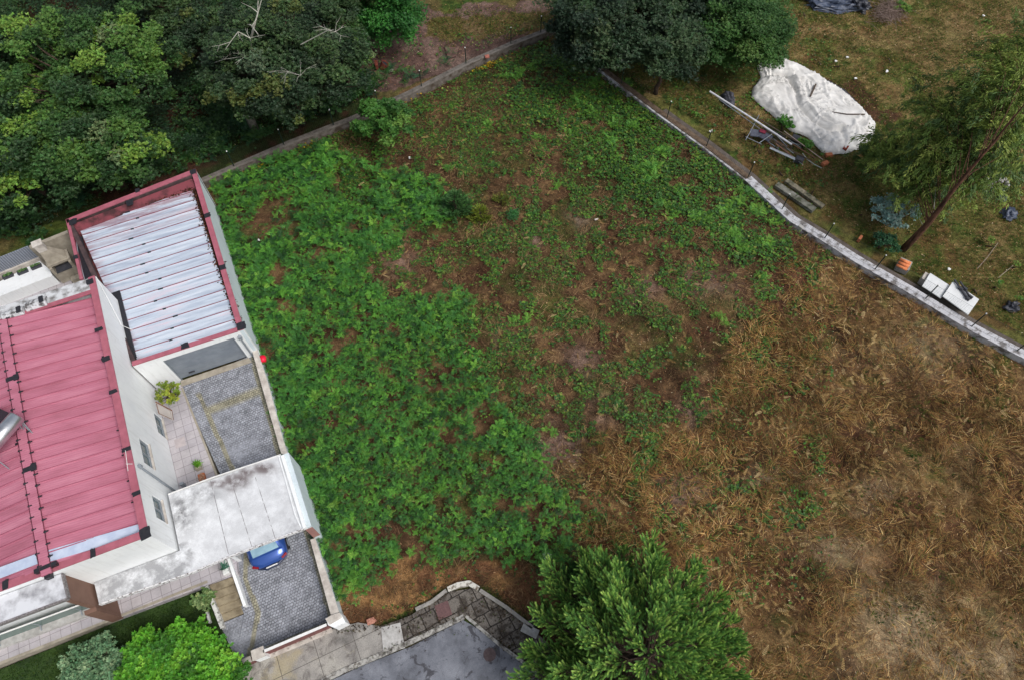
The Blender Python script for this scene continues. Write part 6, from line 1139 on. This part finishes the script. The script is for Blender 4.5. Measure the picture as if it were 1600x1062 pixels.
# pipe, poles, junk
stick('metal_pipe', 'long shiny white pipe lying across the scrap pile', 'pipe', [G(1109, 143, .75), G(1170, 182, .7), G(1237, 226, .6)], .06, simple('white_pipe', lin((226, 226, 230)), lin((190, 190, 196)), 3, .3), 10)
for i, (p0, p1, r, mt, lb) in enumerate([((1123, 155), (1240, 240), .025, GREYM, 'thin grey pole just under the white pipe'), ((1152, 166), (1252, 225), .02, WOOD, 'thin dark rod above the white pipe'), ((1178, 182), (1262, 232), .035, WOOD, 'brown timber batten beside the elder bush'), ((1190, 196), (1275, 248), .03, BRWOOD, 'reddish wooden pole in the middle of the scrap pile'), ((1200, 215), (1268, 252), .03, WOOD, 'dark lower pole of the scrap pile'), ((1225, 205), (1286, 250), .025, simple('pale_pole', lin((170, 150, 140)), None, 4, .7), 'pale wooden pole reaching toward the bricks'), ((1212, 225), (1240, 246), .04, BRWOOD, 'short reddish timber on the scrap pile'), ((1203, 232), (1242, 250), .045, GREYM, 'grey steel bar along the foot of the scrap pile')]):
    stick('pole', lb, 'pole', [G(*p0, .45 + .03 * i), G(*p1, .2 + .03 * i)], r, mt)
for i in range(22):
    u0, v0 = random.uniform(1185, 1235), 0; v0 = 196 + (u0 - 1185) * .62 + random.uniform(-8, 16); L_ = random.uniform(16, 44); a_ = R(random.gauss(33, 9)); u1, v1 = u0 + math.cos(a_) * L_, v0 + math.sin(a_) * L_
    stick('lath', 'thin broken lath tangled in the scrap pile', 'lath', [G(u0, v0, random.uniform(.1, .5)), G(u1, v1, random.uniform(.05, .4))], random.uniform(.014, .03), random.choice((WOOD, BRWOOD, GREYM, DARKP)), 5, 'laths tangled in the scrap pile')
stick('hose', 'curved pale hose curling off the lower end of the scrap pile', 'hose', [G(1254, 240, .2), G(1262, 250, .15), G(1272, 257, .08), G(1284, 263, .04)], .03, simple('pale_hose', lin((160, 168, 160)), None, 4, .6))
ct = thing('folding_chair', 'collapsed grey metal chair frame at the left end of the scrap pile', 'chair', G(1188, 212, 0))
mb = MB(); mb.box(G(1194, 212, .4), 1.0, .62, .36, .42, R(-38)); mb.obj('seat', simple('grey_fabric', lin((84, 88, 100)), lin((60, 62, 74)), 5, .8, bmp=.4), ct); mb = MB(); mb.box(G(1179, 207, .55), .5, .6, .46, .52, R(-10)); mb.obj('backrest', simple('slate_fabric', lin((96, 100, 112)), lin((72, 74, 86)), 5, .8), ct)
for p0, p1 in (((1165, 219), (1173, 205)), ((1186, 224), (1206, 210)), ((1173, 205), (1186, 180)), ((1165, 214), (1190, 226))): mb = MB(); mb.tube([G(*p0, .5), G(*p1, .55)], .022, 6); mb.obj('leg', GREYM, ct)
mb = MB(); mb.box(G(1192, 205, .5), .42, .3, .45, .5, R(-30)); tag(mb.obj('cushion', simple('crimson_cloth', lin((128, 44, 64)), lin((100, 34, 50)), 7, .8), bevel=.02), 'small crimson cushion on the grey scrap chair', 'cushion')
tb = thing('metal_trestle', 'grey metal trestle frame at the lower edge of the scrap pile', 'trestle', G(1225, 240, 0)); mb = MB(); mb.wall([G2(1203, 231, .4), G2(1242, 248, .4)], .14, .36, .42); mb.obj('top', GREYM, tb)
for p in ((1227, 248), (1240, 254), (1215, 236)): mb = MB(); mb.tube([G(p[0] + 1, p[1] - 6, .38), G(*p, .02)], .02, 6); mb.obj('leg', GREYM, tb)
for u, v, s, lb in ((1245, 215, .55, 'dark plastic crate beside the plant on the scrap pile'), (1250, 248, .5, 'dark square panel at the lower end of the scrap pile')): mb = MB(); mb.box(G(u, v, .3), s, s * .8, .05, .32, R(-30)); mb.box(G(u, v, .33), s * .8, s * .6, .32, .34, R(-30)); tag(mb.obj('crate', DARKP, bevel=.02), lb, 'crate')
# dark cloth hood
def lump(name, label, cat, u, v, sx, sy, sz, mat, ang=0, seed=1, z0=0, hollow=False, smooth=True, nz=.35):
    c = np.array(G(u, v, sz * .5)); g = MB(); nu, nv = 28, 14; V = []
    for j in range(nv + 1):
        for i in range(nu):
            th_, ph = PI * j / nv / 1.75, 2 * PI * i / nu; d = np.array([math.sin(th_) * math.cos(ph), math.sin(th_) * math.sin(ph), math.cos(th_)]); k = 1 + nz * (float(vn(d[0] * 2 + seed * 3.1, d[1] * 2 + d[2], .55, 430)) - .5) * 2 + nz * .5 * (float(vn(d[0] * 2 + seed, d[1] * 2 + d[2], .2, 431)) - .5)
            x_, y_ = d[0] * sx * k, d[1] * sy * k; V.append((c[0] + x_ * math.cos(ang) - y_ * math.sin(ang), c[1] + x_ * math.sin(ang) + y_ * math.cos(ang), z0 + max(0, d[2] * sz * k)))
    g.add(V, [(j * nu + i, (j + 1) * nu + i, (j + 1) * nu + (i + 1) % nu, j * nu + (i + 1) % nu) for j in range(nv) for i in range(nu)]); return tag(g.obj(name, mat, smooth=smooth), label, cat)
BLK = simple('black_plastic', (.018, .019, .025), (.05, .055, .075), 5, .35, bmp=1, spec=.5); BLUEP = simple('blue_black_plastic', (.028, .04, .07), (.08, .10, .15), 3.5, .35, bmp=1, spec=.5)
lump('cloth_bag', 'grey crumpled fabric hood draped behind the end of the white pipe', 'cloth', 1139, 153, .38, .62, .55, simple('charcoal_fabric', lin((84, 84, 92)), lin((58, 58, 66)), 6, .8, bmp=.6), R(15), 2)
lump('plastic_sheet', 'crumpled blue-black plastic sheet heap at the top edge of the yard', 'plastic sheet', 1305, 2, 2.1, .8, .55, BLUEP, R(-3), 3, nz=.5, smooth=False)
lump('plastic_sheet', 'smaller black plastic bundle between the blue-black heap and the twigs', 'plastic sheet', 1345, 6, .75, .65, .6, BLK, 0, 5, nz=.5, smooth=False)
lump('rubbish_bag', 'torn black rubbish bag lying in the grass near the right edge', 'bag', 1583, 478, .38, .3, .3, BLK, 0, 7, nz=.5)
lump('blue_sheet', 'crumpled dark blue sheet beside the white rubble at the right edge', 'plastic sheet', 1578, 332, .55, .4, .3, BLUEP, 1, 8, nz=.5)
lump('blue_sheet', 'small blue plastic scrap just under the white rubble', 'plastic sheet', 1567, 310, .3, .22, .2, BLUEP, 1, 9, nz=.5)
RB = simple('white_rubble', lin((200, 198, 194)), lin((130, 126, 120)), 8, .9, bmp=.5)
for i in range(26):
    u, v = 1555 + random.gauss(0, 12), 283 + random.gauss(0, 13); c = G(u, v, .1); mb = MB(); mb.box(c, random.uniform(.12, .34), random.uniform(.1, .26), 0, random.uniform(.1, .34), random.uniform(0, 3)); tag(mb.obj('rubble_piece', RB, bevel=.03), 'broken white rubble lump in the heap right of the eucalyptus trunk', 'rubble', 'white rubble heap at the right edge')
# twig heap
mb = MB()
for i in range(320):
    c = Vector(G(1387 + random.gauss(0, 10), 22 + random.gauss(0, 8), 0)); a = random.gauss(R(-25), .8); L = random.uniform(.4, 1.5); z = random.uniform(.03, .5); d = Vector((math.cos(a), math.sin(a), random.uniform(-.15, .15))) * L / 2; mb.tube([c - d + Vector((0, 0, z)), c + Vector((0, 0, z + .05)), c + d + Vector((0, 0, max(.02, z - .1)))], [.012, .012, .006], 4, False)
tag(mb.obj('brushwood_heap', simple('grey_twigs', lin((150, 132, 122)), lin((96, 78, 68)), 4, .9)), 'heap of dry grey-brown twigs beside the black plastic', 'brushwood')
# two long concrete planks beside the east wall
for (p0, p1, w_, z, lb) in (((1214, 287), (1273, 327), .42, .22, 'grey concrete plank nearest the east fence'), ((1229, 281), (1287, 322), .32, .2, 'paler lichen covered concrete plank farther from the east fence')):
    mb = MB(); a, b_ = np.array(G2(*p0, z)), np.array(G2(*p1, z)); mb.wall([a, a + (b_ - a) * .495], w_, 0, z); mb.wall([a + (b_ - a) * .505, b_], w_, 0, z - .01); tag(mb.obj('concrete_plank', simple('mossy_plank_%d' % int(w_ * 100), lin((142, 140, 132)) if w_ > .4 else lin((158, 148, 128)), lin((72, 76, 58)), 3, .95, bmp=.6), bevel=.01), lb, 'plank')
# roof tiles
for i, (u, v) in enumerate(((1415, 408), (1412.5, 412.5), (1409.5, 417))):
    c = np.array(G(u, v, .6)); an = R(-32); d = np.array([math.cos(an), math.sin(an), 0]); n_ = np.array([-d[1], d[0], 0]); V = []; K = 8
    for k in range(K + 1):
        t = PI * k / K
        for s, rr in ((-1, .085), (1, .11)): V += [tuple(c + d * s * .3 + n_ * math.cos(t) * rr + np.array([0, 0, math.sin(t) * rr - .06])), tuple(c + d * s * .3 + n_ * math.cos(t) * (rr - .018) + np.array([0, 0, math.sin(t) * (rr - .018) - .06]))]
    mb = MB(); Fq = []
    for k in range(K): a = 4 * k; b2 = a + 4; Fq += [(a, a + 2, b2 + 2, b2), (a + 1, b2 + 1, b2 + 3, a + 3), (a, b2, b2 + 1, a + 1), (a + 2, a + 3, b2 + 3, b2 + 2)]
    Fq += [(0, 1, 3, 2), (4 * K, 4 * K + 2, 4 * K + 3, 4 * K + 1)]; mb.add(V, Fq); tag(mb.obj('roof_tile', simple('orange_tile_%d' % i, lin((224, 140, 92)), lin((196, 112, 70)), 7, .8), smooth=True), ('uppermost', 'middle', 'lowest')[i] + ' of three orange half-round roof tiles stacked behind the east wall', 'roof tile')
mb = MB(); mb.box(G(1412, 415, .3), .66, .7, 0, .47, R(-32)); tag(mb.obj('block', CONC, bevel=.02), 'grey block under the three orange roof tiles', 'block')
for u, v, lb in ((1345, 371, 'rusty orange brick end beside the dark bush'), (1374, 376, 'orange tile fragment showing through the dark bush')): mb = MB(); mb.box(G(u, v, .3), .34, .16, 0, .32, R(50)); tag(mb.obj('brick', TERRA, bevel=.02), lb, 'brick')
# white boards
BRD = simple('white_board', lin((222, 224, 224)), lin((204, 207, 208)), 1.4, .6, bmp=.05)
for P, z, lb in (([(1453.5, 426.5), (1484, 446), (1470, 466), (1441, 447)], .62, 'smaller white board crossed by a fence post, left of the two'), ([(1489, 440), (1530, 468), (1513, 492), (1473, 463)], .75, 'larger white board with dark bars lying on it')):
    mb = MB(); mb.prism([G2(*p, z) for p in P], z - .06, z); tag(mb.obj('board', BRD, bevel=.01), lb, 'board')
mb = MB(); mb.prism([G2(*p, .55) for p in ((1447, 424), (1456, 430), (1450, 440), (1441, 434))], 0, .5); tag(mb.obj('board', CREAM), 'pale panel scrap under the left corner of the smaller board', 'board')
mb = MB(); mb.prism([G2(*p, .5) for p in ((1462, 440), (1518, 470), (1508, 482), (1455, 450))], 0, .55); tag(mb.obj('pallet', WOOD), 'dark timber pallet carrying the two white boards', 'pallet')
for p0, p1, lb in (((1491, 437), (1513, 469), 'black notched bar on the white board, left of the two'), ((1500, 440), (1517, 466), 'black notched bar on the white board, right of the two')):
    mb = MB(); a, b_ = Vector(G(*p0, .85)), Vector(G(*p1, .82)); mb.tube([a, b_], .05, 4)
    for t in (.45, .95): p = a.lerp(b_, t); mb.box(p, .22, .12, .76, .92, R(-50))
    tag(mb.obj('metal_bar', DARKP), lb, 'bar')
stick('pole', 'thin grey stick lying in the grass right of the boards', 'stick', [G(1527, 420, .04), G(1543, 402, .05), G(1559, 380, .04)], .02, simple('grey_stick', lin((150, 136, 122)), None, 5, .9)); stick('pole', 'pale stick lying near the right edge of the yard', 'stick', [G(1560, 434, .04), G(1583, 415, .04)], .02, 'grey_stick')
for i, (u, v) in enumerate([(1386, 111), (1337, 122), (1324, 89), (1306, 95), (1537, 24), (1483, 420), (640, 246), (720, 245), (403, 375), (1110, 205)]):
    c = G(u, v, .1); mb = MB(); mb.box(c, .16 if i else .26, .12, .02, .1, random.uniform(0, 3)); mb.box((c[0] + .05, c[1]), .08, .14, .03, .09, 1.0); tag(mb.obj('litter', WHITEP, bevel=.015), 'small scrap of white litter lying on the ground', 'litter', 'scraps of white litter')
c = G(855, 867, .3); lump('litter_bag', 'white crumpled bag at the lower edge of the bracken', 'bag', 855, 868, .2, .16, .16, WHITEP, 0, 12, .12)
c = G(932, 343, .1); mb = MB(); mb.box(c, .24, .08, .04, .14, .3); tag(mb.obj('litter', CREAM, bevel=.02), 'pale yellowish block of litter in the middle of the plot', 'litter')
mb = MB(); mb.box(G(1251, 356, .3), .2, .3, .1, .42, .6); tag(mb.obj('concrete_stub', CONCL, bevel=.02), 'small concrete stub at the bend of the east wall', 'concrete stub')
mb = MB(); mb.box(G(761, 88, .6), .3, .26, .52, .62, .3); tag(mb.obj('brick', simple('salmon_tile', lin((190, 120, 104)), lin((150, 92, 80)), 6, .9), bevel=.01), 'salmon tile fragment lying on top of the north wall', 'brick')
mb = MB(); mb.prism([G2(*p, .04) for p in ((695, 74), (717, 75), (712, 88), (700, 92))], -.02, .06); tag(mb.obj('flat_slab', simple('brown_pink_slab', lin((120, 92, 84)), lin((96, 72, 66)), 5, .9)), 'flat brownish slab lying on the bare yard soil', 'slab')
# rusty bucket and things at the wood edge
t_ = thing('bucket', 'rusty overturned bucket at the edge of the wood', 'bucket', G(600, 103, 0)); c = Vector(G(600, 102, .35)); d = Vector((.55, .1, .75)).normalized(); mb = MB(); mb.tube([c - d * .28, c + d * .2], [.2, .27], 16, False); mb.tube([c - d * .27, c - d * .26], [.19, .19], 16); o = mb.obj('body', simple('rusty_red', lin((130, 62, 50)), lin((90, 52, 40)), 8, .8, bmp=.4), t_); o.modifiers.new('s', 'SOLIDIFY').thickness = .02; mb = MB(); mb.tube([c + d * .1, c + d * .11], .23, 16); mb.obj('opening', BITU, t_)
mb = MB(); mb.box(G(588, 100, .3), .2, .5, 0, .42, .2); tag(mb.obj('rusty_box', 'rusty_red', bevel=.02), 'rusty brown box beside the bucket at the wood edge', 'box'); mb = MB(); mb.box(G(611, 110, .1), .34, .18, .0, .16, .2); tag(mb.obj('block', CONC, bevel=.03), 'small grey block next to the rusty bucket', 'block')

# ================================================================== CAR (parked under the canopy, tail out)
def car():
    P0 = np.array(G2(427, 886, .45)); fwd = -np.array([he[0], he[1]]) ; side = np.array([-fwd[1], fwd[0]]); zf = .26; t = thing('car', 'small dark blue car with its tail sticking out from under the canopy', 'car', (*(P0 + fwd * 1.8), zf))
    P0 = np.array(G2(424, 884, .7 + zf)) + .1 * fwd
    def pt(s, l, z): q = P0 + fwd * s + side * l; return (q[0], q[1], zf + z)
    # stations from tail: s, half width, z sill, z belt/deck, with rounded corners
    ST_ = [(0.0, .55, .32, .62), (.05, .70, .28, .72), (.18, .80, .24, .86), (.5, .84, .2, .93), (1.2, .86, .2, .95), (2.2, .86, .2, .93), (3.0, .85, .2, .88), (3.5, .82, .22, .80), (3.85, .70, .28, .70), (3.95, .5, .34, .58)]
    V = []; K = 14
    for s, hw, z0, z1 in ST_:
        for k in range(K):
            a = 2 * PI * k / K; cx, cz = math.cos(a), math.sin(a); e = .45; x_ = math.copysign(abs(cx) ** e, cx) * hw; z_ = (z0 + z1) / 2 + math.copysign(abs(cz) ** e, cz) * (z1 - z0) / 2; bow = .13 * (1 - (x_ / hw) ** 2) if False else 0
            so = -.16 * (1 - (x_ / .86) ** 2) if s < .3 else (.16 * (1 - (x_ / .86) ** 2) if s > 3.7 else 0); V.append(pt(s + so + .16, x_, z_))
    mb = MB(); n = len(ST_); mb.add(V, [(i * K + k, i * K + (k + 1) % K, (i + 1) * K + (k + 1) % K, (i + 1) * K + k) for i in range(n - 1) for k in range(K)] + [tuple(range(K))[::-1], tuple((n - 1) * K + k for k in range(K))])
    m, nn_, b = newmat('blue_car_paint'); b.inputs['Base Color'].default_value = (*lin((48, 84, 158)), 1); b.inputs['Metallic'].default_value = .35; b.inputs['Roughness'].default_value = .28; b.inputs['Coat Weight'].default_value = .6
    bd = mb.obj('body', m, t, smooth=True)
    CB = [(.42, .66, .9), (.62, .66, 1.05), (.95, .62, 1.36), (1.3, .60, 1.44), (2.0, .60, 1.44), (2.35, .62, 1.34), (3.05, .70, .9)]
    V = []
    for s, hw, z in CB: V += [pt(s, -.76, .86), pt(s, -hw - .02, z - .04), pt(s, -hw * .8, z), pt(s, 0, z + .02), pt(s, hw * .8, z), pt(s, hw + .02, z - .04), pt(s, .76, .86)]
    mb = MB(); n = len(CB); mb.add(V, [(i * 7 + k, i * 7 + k + 1, (i + 1) * 7 + k + 1, (i + 1) * 7 + k) for i in range(n - 1) for k in range(6)] + [tuple(range(7))[::-1], tuple((n - 1) * 7 + k for k in range(7))]); mb.obj('cabin', m, t, smooth=True)
    mb = MB(); gl = [pt(.48, -.58, .97), pt(.48, .58, .97), pt(.95, .52, 1.39), pt(.95, -.52, 1.39)]; mb.add(gl + [tuple(np.array(p) + [0, 0, .02]) for p in gl], [(3, 2, 1, 0), (4, 5, 6, 7), (0, 1, 5, 4), (1, 2, 6, 5), (2, 3, 7, 6), (3, 0, 4, 7)]); mb.obj('rear_window', simple('pale_car_glass', lin((150, 182, 196)), lin((118, 150, 166)), 1.4, .08, bmp=0, spec=.8), t)
    for sg in (-1, 1):
        mb = MB(); mb.add([pt(.98, sg * .66, 1.0), pt(2.7, sg * .7, .98), pt(2.3, sg * .645, 1.3), pt(1.1, sg * .645, 1.3)], [(0, 1, 2, 3)]); o = mb.obj('side_window', GLASSD, t); o.modifiers.new('s', 'SOLIDIFY').thickness = .02
        mb = MB(); a = pt(.03 + .1, sg * .66, .6); mb.tube([pt(.09, sg * .52, .66), pt(.2, sg * .76, .68)], [.06, .07], 8); mb.obj('tail_light', simple('tail_red', (.25, .01, .02), None, 3, .2), t)
        mb = MB(); mb.tube([pt(2.55, sg * .82, .98), pt(2.6, sg * 1.0, 1.0)], [.05, .09], 8); mb.obj('mirror', m, t)
    mb = MB(); mb.tube([pt(.14, -.6, .45), pt(-.03, -.25, .45), pt(-.05, .25, .45), pt(.14, .6, .45)], .07, 8); mb.obj('bumper', simple('dark_bumper', (.02, .03, .07), None, 4, .4), t)
    mb = MB(); mb.box(pt(-.045, 0, .6), .5, .03, zf + .5, zf + .61, math.atan2(side[1], side[0])); mb.obj('number_plate', WHITEP, t)
    for s in (.75, 3.2):
        for sg in (-1, 1):
            mb = MB(); mb.tube([pt(s, sg * .66, .30), pt(s, sg * .87, .30)], .3, 20); w_ = mb.obj('wheel', simple('tyre', (.02, .02, .02), None, 8, .8), t); mb = MB(); mb.tube([pt(s, sg * .86, .30), pt(s, sg * .882, .30)], .19, 16); mb.obj('rim', GREYM, w_)
car()
